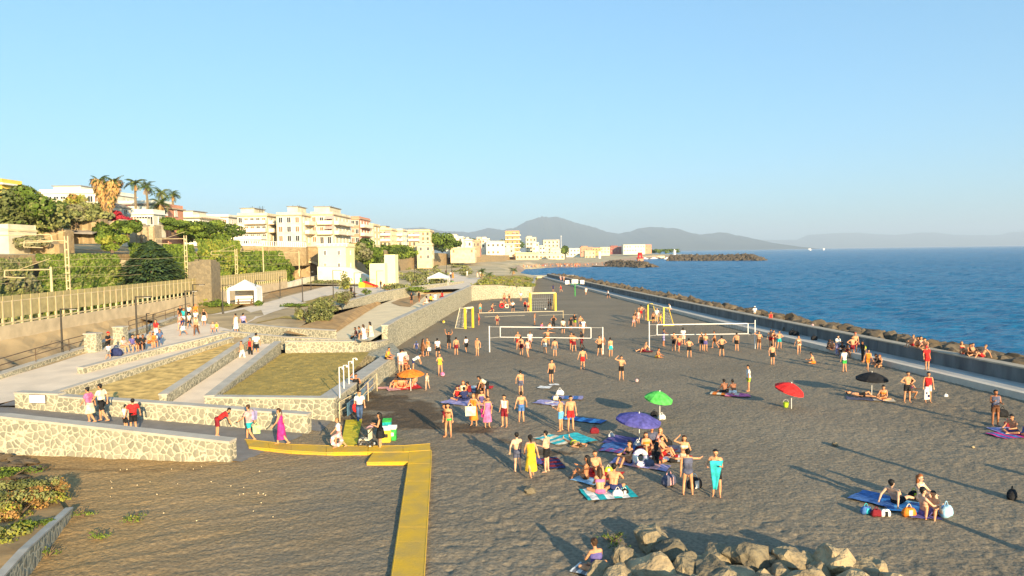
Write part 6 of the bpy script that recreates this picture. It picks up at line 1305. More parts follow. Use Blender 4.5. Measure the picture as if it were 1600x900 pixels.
1444 806 0|sit m 270 1.12 4 ks|trunks:purple|man in purple trunks at the front of the blue towel group
1457 806 0|sit m 140 .95 0 ks|trunks:orange|youth sitting face to face with the man in purple trunks
934 896 0|crs f 20 1.1 0 bb|onepiece:purple|sunbather sitting by the left end of the boulder pile at the bottom edge
G:people at the foot of the ramp
557 628 .05|hd m 200 1.05 1 ks|tank:black shorts:black|man in black coming down beside the metal railing
562 660 0|wk m 200 1.08 0 bs|tee:white pants:jeans|man in a white t-shirt and jeans carrying a red float
594 703 0|ph f 90 1.06 0 kl|tank:black minidress:black|woman in a short black dress pushing the stroller
392 689 .02|wk m 75 1.1 0 bs|tee:rose trunks:teal|man in a pink t-shirt and teal shorts carrying a green bag
442 695 .16|wk f 90 1.08 0 bp|dress:magenta|woman in a pink patterned dress striding along the yellow walk
532 700 .16|wk f 110 .88 0 ls|tee:white shorts:rose|girl in a white top holding a pink swim ring
340 683 .35|bend m 300 1.0 0 ks|tee:red shorts:maroon|person in a red t-shirt bending behind the front ramp wall
144 661 .8|wk f 80 1.12 0 kb|tee:pink skirt:cream|woman in pink and white walking up the lowest ramp with the tall man
162.5 659 .8|wk m 80 1.2 0 ks|tee:cream shorts:black|tall man in a cream t-shirt and black shorts on the lowest ramp
209 676 .62|st m 30 1.0 0 ks|tee:red shorts:black|person in a red t-shirt standing behind the front wall with a child
197 674 .62|st m 330 .8 0 ks|tee:white shorts:black|child in white next to the person in the red t-shirt behind the front wall
G:people on the narrow ramp and the terrace
380 566 1.15|wk f 150 1.0 0 bb|tank:tan pants:white|woman in a tan top and white trousers on the narrow ramp
391.5 561 1.25|st f 160 1.0 1 ks|tank:red pants:black|woman in a red top in the middle of the trio on the narrow ramp
401 556 1.35|st m 10 1.08 0 ks|tee:white shorts:black|man in a white t-shirt at the right of the trio on the narrow ramp
557 528 2.05|led m 90 1.05 1 ks|tank:maroon pants:black|dark clothed person sitting at the left of the near bench group on the great wall
563 527 2.3|led m 100 1.05 1 ks|tee:grey pants:grey|person in grey sitting between the dark clothed one and the one in white
580 520 2.74|led f 60 1.05 0 kl|tank:cream skirt:cream|woman in cream sitting on top of the great wall
569 524 2.74|led f 60 1.0 0 bl|tee:white skirt:white|woman in white sitting on the near end of the great wall
667 474 2.8|led f 60 1.1 0 kl|tank:rose shorts:cream|leftmost of four people sitting far along the great wall
674 471 2.8|led m 60 1.1 1 ks|tee:yellow shorts:black|person in yellow second of four far along the great wall
680.5 468.5 2.8|led m 60 1.15 0 ls|tee:white shorts:white|person in white third of four far along the great wall
691.5 465 2.8|led f 60 1.1 1 kl|tee:red shorts:maroon|person in red rightmost of four far along the great wall
643 475 2.03|st m 200 1.0 2 ks|tee:black shorts:black|dark figure on the leaf shaped bed beside the cream path
655 472 2.03|st m 120 1.0 2 ks|tee:black shorts:brown|second dark figure near the bed, right of the first
G:people on the promenade
170 556 *|ph m 270 1.1 1 cred|tee:black pants:black|tall man in black with a red cap looking at a phone on the promenade
169 562 *|wk m 0 .72 0 ks|tee:white shorts:grey|child in a white t-shirt below the tall man in black
192 553 *|led f 250 1.0 0 bl|tee:rose pants:tan|woman in dusty pink sitting at the left of the youths on the seat wall
207.5 551 *|led m 230 1.05 0 ks|tee:purple shorts:white|youth in purple second from left on the seat wall
216 550 *|led m 230 1.05 1 ks|tee:black shorts:maroon|youth in black and maroon in the middle of the seat wall
224 549 *|led m 200 1.0 2 ks|tee:black pants:black|dark hunched youth right of the middle on the seat wall
234 546 *|led m 250 1.05 0 ls|tee:tan shorts:orange|youth in tan with orange shorts on the seat wall
240 545 *|led f 230 1.0 1 kl|tank:orange shorts:brown|girl in orange rightmost on the seat wall
244 531 *|st f 170 1.05 0 kl|tee:red pants:white|woman in a red top standing by the short rail on the promenade
250 540 *|led m 200 1.0 1 ks|tee:jeans pants:jeans|person in denim sitting below the woman in red
282 503 *|st m 200 1.0 1 ks|tee:black pants:brown|man in black at the left of the walking crowd near the lamp posts
288 507 *|wk m 190 1.0 1 ks|tee:teal shorts:white|man in a teal t-shirt in the walking crowd
295.5 501 *|wk m 200 1.0 0 ks|tee:white pants:black|man in a white t-shirt second row of the walking crowd
306 500 *|st f 190 1.0 0 os|tee:orange skirt:orange|woman in orange at the back of the walking crowd by the lamp post
287 524 *|wk f 150 1.0 1 kl|tee:navy skirt:white|woman in navy and white at the front of the walking crowd
283 516 *|wk m 160 .95 0 bs|tee:rose shorts:rose|man in salmon left of the front woman in the crowd
297 513 *|wk m 170 .9 0 ks|tee:white shorts:black|boy in white in the middle of the walking crowd
307 512 *|wk m 180 1.05 0 bs|tee:white pants:cream|man in a bright white t-shirt in the crowd by the lamp post
307.5 524 *|wk f 180 1.0 0 bb|tank:tan pants:brown|woman in a tan top and rust brown trousers in front of the crowd
319 509 *|st f 200 1.0 0 kl|tank:black skirt:white|woman with a black top and white skirt right of the crowd
369 519 *|st f 60 1.02 0 kb|dress:white|woman in a long white dress on the promenade
381 519 *|st m 0 1.05 0 ks|tee:lilac pants:navy|man in a lilac t-shirt right of the woman in the white dress
333 523 *|led f 200 .8 0 ls|tank:rose shorts:rose|small child in rose sitting on the seat wall right of the crowd
339 522 *|led f 200 .75 4 bs|tank:lime shorts:cream|smaller child in pale lime sitting beside the child in rose
549 463 *|st m 20 1.0 2 ks|tee:black pants:black|man in black near the shrubs beside a lamp post
553 468 *|crouch m 20 1.0 2 ks|tee:black pants:black|dark person crouching beside the shrubs
376 471 *|st m 180 1.05 0 ks|tee:white pants:black|man in white inside the white gazebo
384 471.5 *|st f 180 1.0 1 kl|tee:rose pants:brown|woman in rose inside the white gazebo
402 469 *|st m 90 1.0 1 ks|tee:white pants:black|man standing at the right side of the white gazebo
573 446 *|st m 180 .9 1 ks|tee:green shorts:black|child on top of the lime and orange slide
595 452 *|wk f 200 1.0 1 kl|tee:black pants:denim|woman in black among the seated people right of the slide
601 450 *|crs m 160 1.05 0 ls|tee:red shorts:navy|person in red sitting on the plaza right of the slide
606 453 *|crs f 200 1.05 0 ol|tee:rose skirt:rose|woman in rose sitting on the plaza
611 452 *|crs m 90 1.0 1 ks|tee:navy shorts:maroon|man in navy sitting right of the woman in rose on the plaza
621 443 *|wk m 180 1.05 0 ks|tee:white pants:white|man in white walking beyond the low wall on the plaza
650 444 *|crs m 180 1.1 0 ks|tee:white pants:navy|person in white sitting left of the far white canopy
655 444 *|crs m 200 1.1 1 ks|tee:navy pants:black|person in navy sitting left of the far white canopy
686 444 *|crs m 180 1.1 1 ks|tee:brown pants:black|brown clothed person sitting under the far white canopy
695 444 *|crs m 160 1.1 1 ks|tee:black pants:black|black clothed person sitting at the right under the far white canopy
704 434.5 *|wk f 200 1.05 0 kl|tee:white pants:black|woman in white and black on the far plaza
708 436 *|wk f 180 1.05 0 ll|dress:orange|woman in an orange dress on the far plaza
697 431 *|st m 180 1.05 2 ks|tee:black pants:black|man in black left of the woman in the orange dress on the far plaza
730 432 *|wk m 180 1.0 0 ks|tee:white pants:white|lone man in white in the middle of the far plaza
746 434 *|wk f 190 1.0 0 bl|dress:cream|woman in cream at the right of the far plaza
751 434 *|wk m 170 1.05 0 ks|tee:cream pants:tan|man in cream beside the palms of the far plaza
708 444 *|crs m 180 1.0 1 ks|tee:green pants:brown|person in green sitting right of the far canopy
G:bathers near the far end wall
783 477 0|crs m 200 1.1 0 ks|trunks:red|reddish bather leftmost of the group with the red ring under the end wall
788 474 0|st m 180 1.1 1 ks|trunks:maroon|standing tanned bather behind the group with the red ring
791 478 0|crs f 160 1.05 1 kl|bra:black briefs:black|dark haired bather in the middle of the group with the red ring
795.5 474 0|st f 200 1.05 1 kl|onepiece:black|woman in black standing at the right of the group by the end wall
798 477 0|crs m 100 1.05 0 ls|trunks:rose|bather sitting at the right of the group by the end wall
814 471 0|st m 180 1.1 0 ls|tee:white shorts:tan|man in white beside the end wall left of the big goal
'''
grp = None; PC = {}
for ln in PEOPLE.strip().split('\n'):
    if ln.startswith('#'): continue
    if ln.startswith('G:'): grp = ln[2:]; continue
    a, b, w, lb = ln.split('|'); px, py, z = a.split(); pose, sex, fa, sc, sk_, hr = b.split(); px, py = float(px), float(py)
    if z == '*': p = P(px, py, zp); p.z = zp(p.y)+.02
    else: p = P(px, py, float(z))
    if z == '*' and pose == 'led': p.z += .48
    PC[pose] = PC.get(pose, 0)+1; v_ = PC[pose] % {'st': 5, 'hip': 4, 'wk': 5, 'sit': 3, 'crs': 4, 'ph': 3, 'led': 3}.get(pose, 1); pose = pose+('#%d' % v_ if v_ else '')
    person(p, pose, sex, float(fa), float(sc)*.985, int(sk_), hr, w, lb, grp)
# ================================================================ BEACH THINGS
def volley(label, pl, pr, nl, nr, ptop=2.5, antenna=False):
    """pl, pr pole feet, nl, nr net ends (pixels on the sand)"""
    a, b = P(*pl), P(*pr); t = empty('volleyball_net', a, label, 'net', 'beach volleyball nets')
    d = (b-a); L = d.length; ang = math.atan2(d.y, d.x); t.rotation_euler = (0, 0, ang)
    for x in (0, L): MB().tube((x, 0, -.1), (x, 0, ptop), .055, .05, 10).build('pole', 'white_paint', t)
    n0, n1 = nl*L, nr*L; mb = MB(); zt, zb = 2.43, 1.45
    for z, w in ((zt, .08), (zb, .055)): mb.box(((n0+n1)/2, 0, z), (n1-n0, .03, w))
    for x in (n0, n1): mb.box((x, 0, (zt+zb)/2), (.07, .03, zt-zb))
    mb.build('net_tape', 'white_paint', t); mb = MB(); k = int((n1-n0)/.25)
    for i in range(k): mb.box((n0+(n1-n0)*i/k, 0, (zt+zb)/2), (.008, .006, zt-zb))
    for i in range(7): mb.box(((n0+n1)/2, 0, zb+(zt-zb)*i/7), (n1-n0, .006, .008))
    mb.build('net_mesh', 'dark_metal', t); mb = MB()
    for (x0, x1) in ((0, n0), (n1, L)): mb.tube((x0, 0, zt), (x1, 0, zt), .012, .012, 4).tube((x0, 0, zb-.1), (x1, 0, zb), .012, .012, 4)
    mb.build('tie_rope', 'white_paint', t)
volley('near left volleyball net with white tape, crowded with players', (765, 550), (942, 553), .10, .90)
volley('right volleyball net with white tape, nearer to the sea wall', (1014.5, 547), (1179.5, 545), .075, .935, 2.75)
t = empty('volleyball_net', P(735, 507), 'faint far volleyball net behind the yellow goal, sagging low', 'net'); a, b = P(748, 500), P(880, 497); t.location = a; d = b-a; t.rotation_euler = (0, 0, math.atan2(d.y, d.x))
for x in (0, d.length): MB().tube((x, 0, 0), (x, 0, 1.1), .04, .04, 6).build('pole', 'concrete_post', t)
MB().box((d.length/2, 0, 1.0), (d.length, .03, .06)).build('net_tape', 'cream_wall', t)
MB().box((d.length/2, 0, .55), (d.length, .005, .02)).build('net_cord', 'dark_metal', t)
mat('goal_yellow', (.80, .58, .05), .5, .05, 3)
def goal(label, pl, pr, h, dep, w=.14, m='goal_yellow', sc=1, bm=None):
    a, b = P(*pl), P(*pr); d = b-a; L = d.length; t = empty('beach_goal', a, label, 'goal', 'beach football goals', math.atan2(d.y, d.x))
    for x in (0, L): MB().box((x, 0, h/2), (w, w, h)).build('post', m, t); MB().tube((x, 0, h), (x, dep*.5, h), .04, .04, 6).tube((x, dep*.5, h), (x, dep, 0), .04, .04, 6).tube((x, 0, .05), (x, dep, .05), .035, .035, 6).build('back_support', bm or m, t)
    MB().box((L/2, 0, h), (L, w*.9, w*.9)).build('crossbar', bm or 'concrete_post', t)
    mb = MB(); 
    for i in range(13): x = L*i/12; mb.tube((x, dep*.5, h), (x, dep, 0), .008, .008, 3)
    for i in range(6): f = i/6; mb.tube((0, dep*(.5+.5*f), h*(1-f)), (L, dep*(.5+.5*f), h*(1-f)), .008, .008, 3)
    mb.build('net', 'white_paint', t)
goal('big yellow football goal in the middle distance near the end wall', (829, 486.5), (868, 485.5), 2.9, 2.4, .28)
goal('pale and yellow football goal by the great wall', (727, 514), (739, 512), 2.6, 1.6, .22, 'goal_yellow', bm='cream_wall')
goal('narrow yellow goal seen edge on near the seaside walk, full of players', (1012.5, 501), (1037, 509.5), 2.3, 1.3, .16)
# basketball
p = P(898.5, 463); t = empty('basketball_hoop', p, 'triple basketball board on a green pole at the far end of the beach', 'basketball hoop'); h = 2.6
MB().tube((0, 0, 0), (0, 0, h+.6), .09, .08, 8).build('pole', 'fabric_green', t)
for i, x in enumerate((-1.4, 0, 1.35)): MB().box((x*1.15, 0, h+.4+(0 if i != 1 else .15)), (.85 if i != 1 else 1.35, .08, .85)).build('backboard', 'white_paint', t)
for x in (-1.2, .1, 1.3): MB().torus((x, -.35, h+.05), .23, .025, 14, 5).tube((x, -.12, h+.05), (x, 0, h+.05), .03, .03, 5).build('hoop', 'fabric_orange', t)
MB().tube((-1.6, .05, h), (1.6, .05, h), .05, .05, 6).build('crossbar', 'fabric_green', t)
# court lines (tapes)
for lb, a, b in (('pale tape line marking the far court, left piece', (757, 495.5), (820, 493)), ('pale tape line marking the far court, right piece', (842, 493), (902, 491.5)), ('white tape on the sand right of the right yellow goal', (1040, 508), (1066, 509))):
    a, b = P(*a), P(*b); d = (b-a); t = MB().box((d.length/2, 0, .03), (d.length, .12, .02)).build('court_tape', 'cream_wall', loc=(a.x, a.y, 0)); t.rotation_euler = (0, 0, math.atan2(d.y, d.x)); tag(t, lb, 'tape')
def parasol(px, py, h, r, c, label, tilt=(0, 0), z=0, drop=.42, pole='white_paint', sag=0):
    t = empty('parasol', P(px, py, z), label, 'parasol', 'parasols on the beach'); m = cloth(c); can = empty('canopy_mount', (0, 0, 0)) if False else None
    n = 8; mb = MB(); M = Matrix.Translation((0, 0, h)) @ Matrix.Rotation(R(tilt[0]), 4, 'X') @ Matrix.Rotation(R(tilt[1]), 4, 'Y'); vs = [M @ Vector((0, 0, 0))]; rs = 4; seg = n*4
    for k in range(1, rs+1):
        q = k/rs
        for i in range(seg):
            a = 2*math.pi*i/seg; u = (i % 4)/4; sc = 1-.055*math.sin(math.pi*u)*q; vs.append(M @ Vector((r*q*sc*math.cos(a), r*q*sc*math.sin(a), -drop*q**1.6-(.02)*math.sin(math.pi*u)*q)))
    fs = [(0, 1+i, 1+(i+1) % seg) for i in range(seg)]
    for k in range(rs-1):
        for i in range(seg): A = 1+k*seg; fs.append((A+i, A+(i+1) % seg, A+seg+(i+1) % seg, A+seg+i))
    base = len(vs); 
    for i in range(seg): p = vs[1+(rs-1)*seg+i]; vs.append(p-Vector((0, 0, .09)))
    for i in range(seg): A = 1+(rs-1)*seg; fs.append((A+i, A+(i+1) % seg, base+(i+1) % seg, base+i))
    mb.add(vs, fs); mb.build('canopy', m, t)
    MB().tube((0, 0, -.2), (0, 0, h), .022, .02, 8).build('pole', pole, t); rb = MB()
    for i in range(n): a = 2*math.pi*i/n; rb.tube(M @ Vector((0, 0, -.04)), M @ Vector((r*.98*math.cos(a), r*.98*math.sin(a), -drop-.02)), .007, .007, 4)
    rb.build('ribs', 'white_paint', t); MB().tube(M @ Vector((0, 0, -.02)), M @ Vector((0, 0, .07)), .03, .02, 8).build('finial', 'white_paint', t); return t
parasol(1031, 656, 1.62, .80, 'pgreen', 'bright green parasol standing alone behind the blue one', (8, 8)); bpy.data.materials['fabric_lime'].name = 'fabric_lime'
parasol(999, 693, 1.52, 1.12, 'violet', 'violet blue parasol over a crowded group of towels', (4, 6), drop=.34)
parasol(1236.5, 638, 1.52, .88, 'red', 'bright red parasol standing alone next to a lime bucket', (10, 14))
parasol(1362, 619, 1.55, .98, 'black', 'black parasol near the seaside walk', (2, 0), drop=.40)
parasol(642, 611, 1.52, .95, 'orange', 'tattered orange straw coloured parasol close to the lawn wall', (2, 0), drop=.30)
RV = random.Random(44)
def towel(px, py, w, l, rz, c, label, c2=None, z=0, st=6):
    t = empty('towel', P(px, py, z), label, 'towel', 'towels and blankets on the sand', R(rz)); n = 14; vs = []; fs = []; ms = []
    sd_ = RV.random()*50
    for i in range(n):
        for j in range(n): x, y = (i/(n-1)-.5)*w, (j/(n-1)-.5)*l; vs.append((x+.05*mnoise.noise(Vector((y*2, sd_, 0))), y+.05*mnoise.noise(Vector((x*2, sd_, 5))), .035+.035*mnoise.noise(Vector((x*3, y*3, sd_)))+.02))
    for i in range(n-1):
        for j in range(n-1): fs.append((i*n+j, (i+1)*n+j, (i+1)*n+j+1, i*n+j+1)); ms.append(1 if c2 and (j//2) % 2 else 0)
    mb = MB(); mb.v = vs; mb.f = fs; mb.m = ms; me = mb.build('cloth', [cloth(c)]+([cloth(c2)] if c2 else []), t, True); return t
for a in ((1133, 616, 1.0, 1.8, 70, 'cream', 'cream towel under the left one of the two dark skinned men', 'orange'), (1151, 618, 1.0, 1.6, 80, 'pink', 'pink towel right under the dark skinned men'),
          (640, 606, 1.5, 1.6, 20, 'red', 'red towel under the bathers of the orange parasol'), (620, 608, 1.4, 1.4, 20, 'rose', 'rose towel at the left of the orange parasol'),
          (720, 629, 1.6, 2.2, 60, 'lilac', 'grey lilac towel at the front left of the seated group'), (742, 606, 1.0, 2.6, 85, 'red', 'red and white striped towel at the back of the seated group', 'white'), (735, 612, 1.2, 2.2, 85, 'denim', 'denim blue blanket in the middle of the seated group'), (750, 632, 1.0, 1.4, 60, 'rose', 'rose towel behind the pink dress'),
          (851, 606, .8, .9, 70, 'white', 'small white cloth dropped near the boy in black trunks'), (866, 602, .5, .7, 100, 'white', 'second small white cloth right of the first'),
          (887, 622, 1.0, 2.0, 80, 'lilac', 'bluish towel at the back behind the couple', 'blue'), (858, 630, 1.2, 1.8, 60, 'lilac', 'bluish grey towel left of the couple'), (868, 632, .9, 1.2, 30, 'rose', 'rose patterned towel behind the couple', 'white'),
          (913, 657, .9, 2.4, 60, 'blue', 'long blue towel right of the couple', 'sky'), (866, 688, 1.2, 1.9, 40, 'cream', 'pale mint and white striped towel left of the lying sunbather', 'turq'), (903, 686, 1.2, 1.8, 30, 'turq', 'plain turquoise towel of the lying sunbather'),
          (862, 725, .9, 1.6, 10, 'navy', 'navy and red striped towel right of the pale man in black trunks', 'maroon'), (836, 722, .6, 1.0, 10, 'purple', 'purple towel behind the yellow dress'),
          (950, 772, 1.3, 2.0, 100, 'teal', 'teal and white striped towel under the pink bikini and bare back', 'white'), (918, 752, .8, 1.2, 50, 'ltblue', 'pale blue towel at the left of the ring of four'), (940, 742, 1.2, 1.6, 60, 'red', 'dark red towel inside the ring of four'),
          (975, 690, 1.6, 1.8, 60, 'purple', 'violet towel left of the pole of the blue parasol'), (968, 698, 1.2, 1.6, 70, 'blue', 'blue towel at the far left of the blue parasol group'), (962, 705, .8, 1.4, 60, 'pink', 'pink striped towel at the far left of the blue parasol group', 'lilac'),
          (1000, 727, .9, 2.6, 60, 'lilac', 'lilac blanket at the front of the blue parasol group', 'rose'), (1045, 716, 1.1, 2.0, 70, 'red', 'bright red patterned towel right of the blue parasol group', 'white'), (1050, 702, 1.2, 1.6, 70, 'denim', 'dark blue green towel behind the bright red one'), (1022, 706, 1.6, 1.8, 60, 'maroon', 'dark red blanket in the middle of the blue parasol group'),
          (1350, 624, 1.0, 2.0, 70, 'denim', 'dark towel left of the black parasol pole'), (1381, 626, .9, 1.2, 70, 'cream', 'cream towel right of the black parasol pole'),
          (1580, 681, 1.2, 1.9, 100, 'magenta', 'magenta and blue towel near the right edge', 'blue'), (1566, 672, .8, 1.2, 100, 'lilac', 'lilac towel behind the magenta one near the right edge'),
          (1393, 787, 1.3, 2.6, 40, 'blue', 'big bright blue towel of the group at the lower right'), (1424, 794, 1.2, 1.8, 70, 'sky', 'sky blue towel under the group at the lower right'), (1441, 806, .8, 1.0, 80, 'purple', 'purple towel under the man in purple trunks'),
          (920, 893, .7, .9, 60, 'white', 'white and grey newspaper like cloth beside the sunbather at the bottom edge', 'grey'), (1010, 549.5, .9, 1.2, 70, 'maroon', 'maroon towel under the reclining man by the net pole'), (600, 607, .9, .7, 20, 'rose', 'pink cloth at the foot of the lawn wall')):
    towel(*a)
def bag(px, py, s, c, label, z=0, rz=0, c2=None, kind='bag'):
    t = empty('beach_bag', P(px, py, z), label, 'bag', 'bags lying on the beach', R(rz)); mb = MB(); n = 16
    vs = []; rings = ((.95, 0), (1.1, .3), (1.0, .7), (.7, 1.0), (.35, 1.08))
    for k, (q, h) in enumerate(rings): vs += [(s*.5*q*math.copysign(abs(math.cos(a))**.7, math.cos(a)), s*.28*q*math.copysign(abs(math.sin(a))**.7, math.sin(a)), s*.62*h+(.02*math.sin(a*3+k))) for a in [2*math.pi*i/n for i in range(n)]]
    fs = [(k*n+i, k*n+(i+1) % n, (k+1)*n+(i+1) % n, (k+1)*n+i) for k in range(4) for i in range(n)]+[tuple(range(4*n, 5*n)), tuple(range(n-1, -1, -1))]
    mb.add(vs, fs); mb.build('sack', cloth(c), t, True); hb = MB(); hb.path([(-s*.22+s*.44*i/8, 0, s*.62+s*.34*math.sin(math.pi*i/8)) for i in range(9)], s*.03, 5); hb.build('handle', cloth(c2 or c), t)
    if c2: MB().box((0, -s*.29, s*.3), (s*.3, .02, s*.5)).build('pocket', cloth(c2), t)
for a in ((1045, 757, .62, 'denim', 'striped rucksack standing on the sand left of the woman in the striped tank top', 0, 30, 'rose'), (1042, 697, .5, 'black', 'upright black bag behind the red towel'), (1085, 762, .6, 'black', 'dark bag with a white edge behind the woman in the striped tank top', 0, 20, 'white'),
          (1034, 655, .4, 'white', 'white bag at the foot of the bright green parasol'), (1022, 650, .4, 'black', 'dark bag left of the green parasol foot'), (1013, 729, .5, 'denim', 'dark bag beside the white swim ring'), (1052, 722, .35, 'black', 'small black bag at the edge of the red towel'),
          (929, 677, .45, 'maroon', 'dark red bag on the sand right of the couple'), (955, 683, .3, 'white', 'small white bag between the couple and the blue parasol'), (875, 617, .5, 'white', 'white bag on the towels behind the couple'), (869, 625, .4, 'cream', 'cream bag behind the couple'), (996, 697, .35, 'white', 'white hat like bag near the blue parasol pole'),
          (1238, 523, .7, 'black', 'black bag lying on the seaside walk, left of two', .43), (1244, 524, .6, 'black', 'black bag lying on the seaside walk, right of two', .43), (1272, 531, .6, 'black', 'single black bag farther right on the seaside walk', .43), (1353, 802, .38, 'blue', 'blue drinks bag left of the big blue towel', 0, 10, 'turq'), (1369, 806, .35, 'maroon', 'maroon bag left of the blue towel'), (1383, 806, .35, 'white', 'black and white shoes bag by the blue towel', 0, 0, 'black'),
          (1420, 806, .45, 'orange', 'orange bag in front of the blue towel group', 0, 0, 'cream'), (1478, 806, .55, 'ltblue', 'pale blue beach bag at the right of the group at the lower right', 0, 30), (1428, 778, .4, 'black', 'black and lime bottle bag behind the man in black trunks', 0, 0, 'lime'), (1566, 651, .6, 'black', 'black bag behind the man with the camera'), (1581, 779, .5, 'black', 'dark flip flop bag alone near the right edge', 0, 40),
          (965, 776, .4, 'white', 'white bag in front of the bare backed man'), (976, 772, .3, 'black', 'small black and white shoes right of the bare backed man', 0, 0, 'white'), (951, 738, .35, 'lime', 'white and lime bag in the ring of four', 0, 0, 'white'), (1478, 620, .25, 'white', 'small white packet on the sand right of the red tank top man'), (1510, 602, .3, 'white', 'crumpled white bag by the walk edge near the right'),
          (182, 556, .9, 'navy', 'dark blue bin bag like sack leaning beside the seat wall', None), (1317, 560, .6, 'grey', 'grey backpack on the sand by the crouching man'), (724, 625, .4, 'black', 'black bag among the towels of the seated group'), (618, 693, .0, 'black', '')):
    if a[2]:
        a = list(a)
        if len(a) > 5 and a[5] is None: q = P(a[0], a[1], zp); a[5] = q.z
        bag(*a)
def ball(px, py, r, c, label, z=0, hz=0): p = P(px, py, z); p.z = z+r+hz; t = empty('ball', p, label, 'ball', 'balls on the beach'); MB().sphere((0, 0, 0), r, 14, 9).build('shell', cloth(c), t, True); MB().torus((0, 0, 0), r*1.0, r*.06, 16, 4, Matrix.Rotation(.6, 3, 'X').to_4x4()).build('seam', 'white_paint', t)
ball(691.5, 588, .17, 'pink', 'pink ball at the feet of the woman in the yellow swimsuit'); ball(995, 597, .12, 'rose', 'small reddish ball right of the man in black trunks'); ball(852, 484, .14, 'white', 'white ball by the right post of the big yellow goal'); ball(694, 545, .14, 'yellow', 'yellow ball high in the air above the player in black', 0, 2.55)
ball(1269.5, 521, .14, 'rose', 'pink and white ball in the air before the sea wall', .43, .75); ball(1349, 562, .22, 'lime', 'lime green ball held by the man in black', 0, .8); ball(852.5, 513, .14, 'white', 'white ball between the two people sitting behind the net'); ball(1025, 724, .14, 'lime', 'lime and white ball in front of the blue parasol group', 0, 0)
def ring(loc, R1, r, c, label, rot=(90, 0, 0), c2='white'):
    t = empty('swim_ring', loc, label, 'swim ring'); M = Matrix.Rotation(R(rot[2]), 4, 'Z') @ Matrix.Rotation(R(rot[0]), 4, 'X'); MB().torus((0, 0, 0), R1, r, 24, 10, M).build('tube', cloth(c), t, True)
    mb = MB(); 
    for k in range(5): a = k*1.257; q = M @ Vector((R1*math.cos(a), R1*math.sin(a), 0)); ax = (M @ Vector((-math.sin(a), math.cos(a), 0))); mb.tube(q-ax*.035, q+ax*.035, r*1.03, r*1.03, 12)
    mb.build('stripes', cloth(c2), t)
p = P(530, 700, .16); ring((p.x-.02, p.y-.34, .62), .22, .09, 'rose', 'pink swim ring held low by the girl in the white top', (80, 0, 10)); p = P(558, 659, 0); ring((p.x, p.y-.1, .85), .2, .09, 'red', 'red float carried by the man in jeans', (85, 0, 60), 'red')
p = P(1001, 729, 0); ring((p.x, p.y, .40), .27, .12, 'white', 'white striped swim ring leaning among the blue parasol group', (75, 0, 20), 'lilac'); p = P(784, 481, 0); ring((p.x, p.y, .40), .34, .12, 'red', 'red swim ring lying in front of the group by the end wall', (70, 0, 0), 'red'); p = P(792, 481, 0); ring((p.x, p.y, .3), .3, .1, 'cream', 'pale ring beside the red swim ring by the end wall', (70, 0, 0), 'rose')
for px, py, lb in ((1300, 694, 'tall wooden post just outside the right edge, added to cast the upper long thin shadow'), (1243, 729, 'tall wooden post just outside the right edge, added to cast the lower long thin shadow'), (1545, 726, 'wooden post outside the right edge, added to cast the rightmost long thin shadow')):  # unseen posts, added only to throw the long shadows across the sand
    q = P(px, py); k = 12.0; t = empty('added_shadow_post', (q.x+math.sin(R(SUN_AZ))*k, q.y-math.cos(R(SUN_AZ))*k, 0), lb, 'post', 'added shadow-casting posts right of the view'); MB().tube((0, 0, -.2), (0, 0, k*math.tan(R(SUN_EL))), .16, .13, 10).build('shaft', 'bark', t); MB().tube((0, 0, k*math.tan(R(SUN_EL))-.25), (0, 0, k*math.tan(R(SUN_EL))), .22, .2, 10).build('cap', 'bark', t)
# bucket
t = empty('bucket', P(1228, 636), 'lime yellow toy bucket left of the red parasol foot', 'bucket'); MB().tube((0, 0, 0), (0, 0, .30), .13, .17, 14).build('pail', 'fabric_lime', t); MB().path([(.16*math.cos(a), 0, .3+.16*math.sin(a)) for a in [math.pi*i/8 for i in range(9)]], .008, 4).build('handle', 'white_paint', t)
# stone on the sand
for px, py, s, lb in ((829, 768, .24, 'single pale flat stone on the sand below the yellow dress'), (1305, 695, .16, 'small pale lump of driftwood in the open sand'), (1520, 700, .1, 'pebble on the open sand near the right edge')):
    o = inst('stone', PM[2], None, P(px, py)+Vector((0, 0, .06)), (.2, .1, 1), (s*1.3, s, s*.6)); tag(o, lb, 'stone')
# carried things
def held_bag(px, py, z, h, size, c, label, rz=0):
    p = P(px, py, z); t = empty('tote_bag', (p.x, p.y, p.z+h), label, 'bag', None, R(rz)); w, hh = size; mb = MB(); mb.add([(-w/2, -.05, 0), (w/2, -.05, 0), (w/2*1.1, -.07, hh), (-w/2*1.1, -.07, hh), (-w/2, .05, 0), (w/2, .05, 0), (w/2*1.1, .07, hh), (-w/2*1.1, .07, hh)], [(0, 1, 2, 3), (5, 4, 7, 6), (0, 4, 5, 1), (1, 5, 6, 2), (3, 7, 4, 0)])
    mb.build('pouch', cloth(c), t); MB().path([(-w*.25+w*.5*i/6, 0, hh+.18*math.sin(math.pi*i/6)) for i in range(7)], .012, 4).build('handles', cloth(c), t)
held_bag(735.5, 667, 0, .62, (.55, .5), 'cream', 'big cream tote bag held by the woman in the orange dress', 10); held_bag(401.5, 690, .02, .42, (.34, .4), 'palegreen', 'pale green plastic bag carried by the man in the pink t-shirt', 20); held_bag(755, 667, 0, .55, (.2, .45), 'magenta', 'magenta bag hanging from the woman in the pink dress', 60)
held_bag(671, 557.5, 0, .55, (.3, .3), 'white', 'white handbag held by the woman in the orange top', 0); held_bag(399, 687, .02, 1.05, (.3, .42), 'lilac', 'white and lilac backpack of the man in the pink t-shirt', 80); held_bag(1574, 668, 0, 0, (.4, .3), 'maroon', 'maroon sack behind the bare backed man near the right edge', 30)
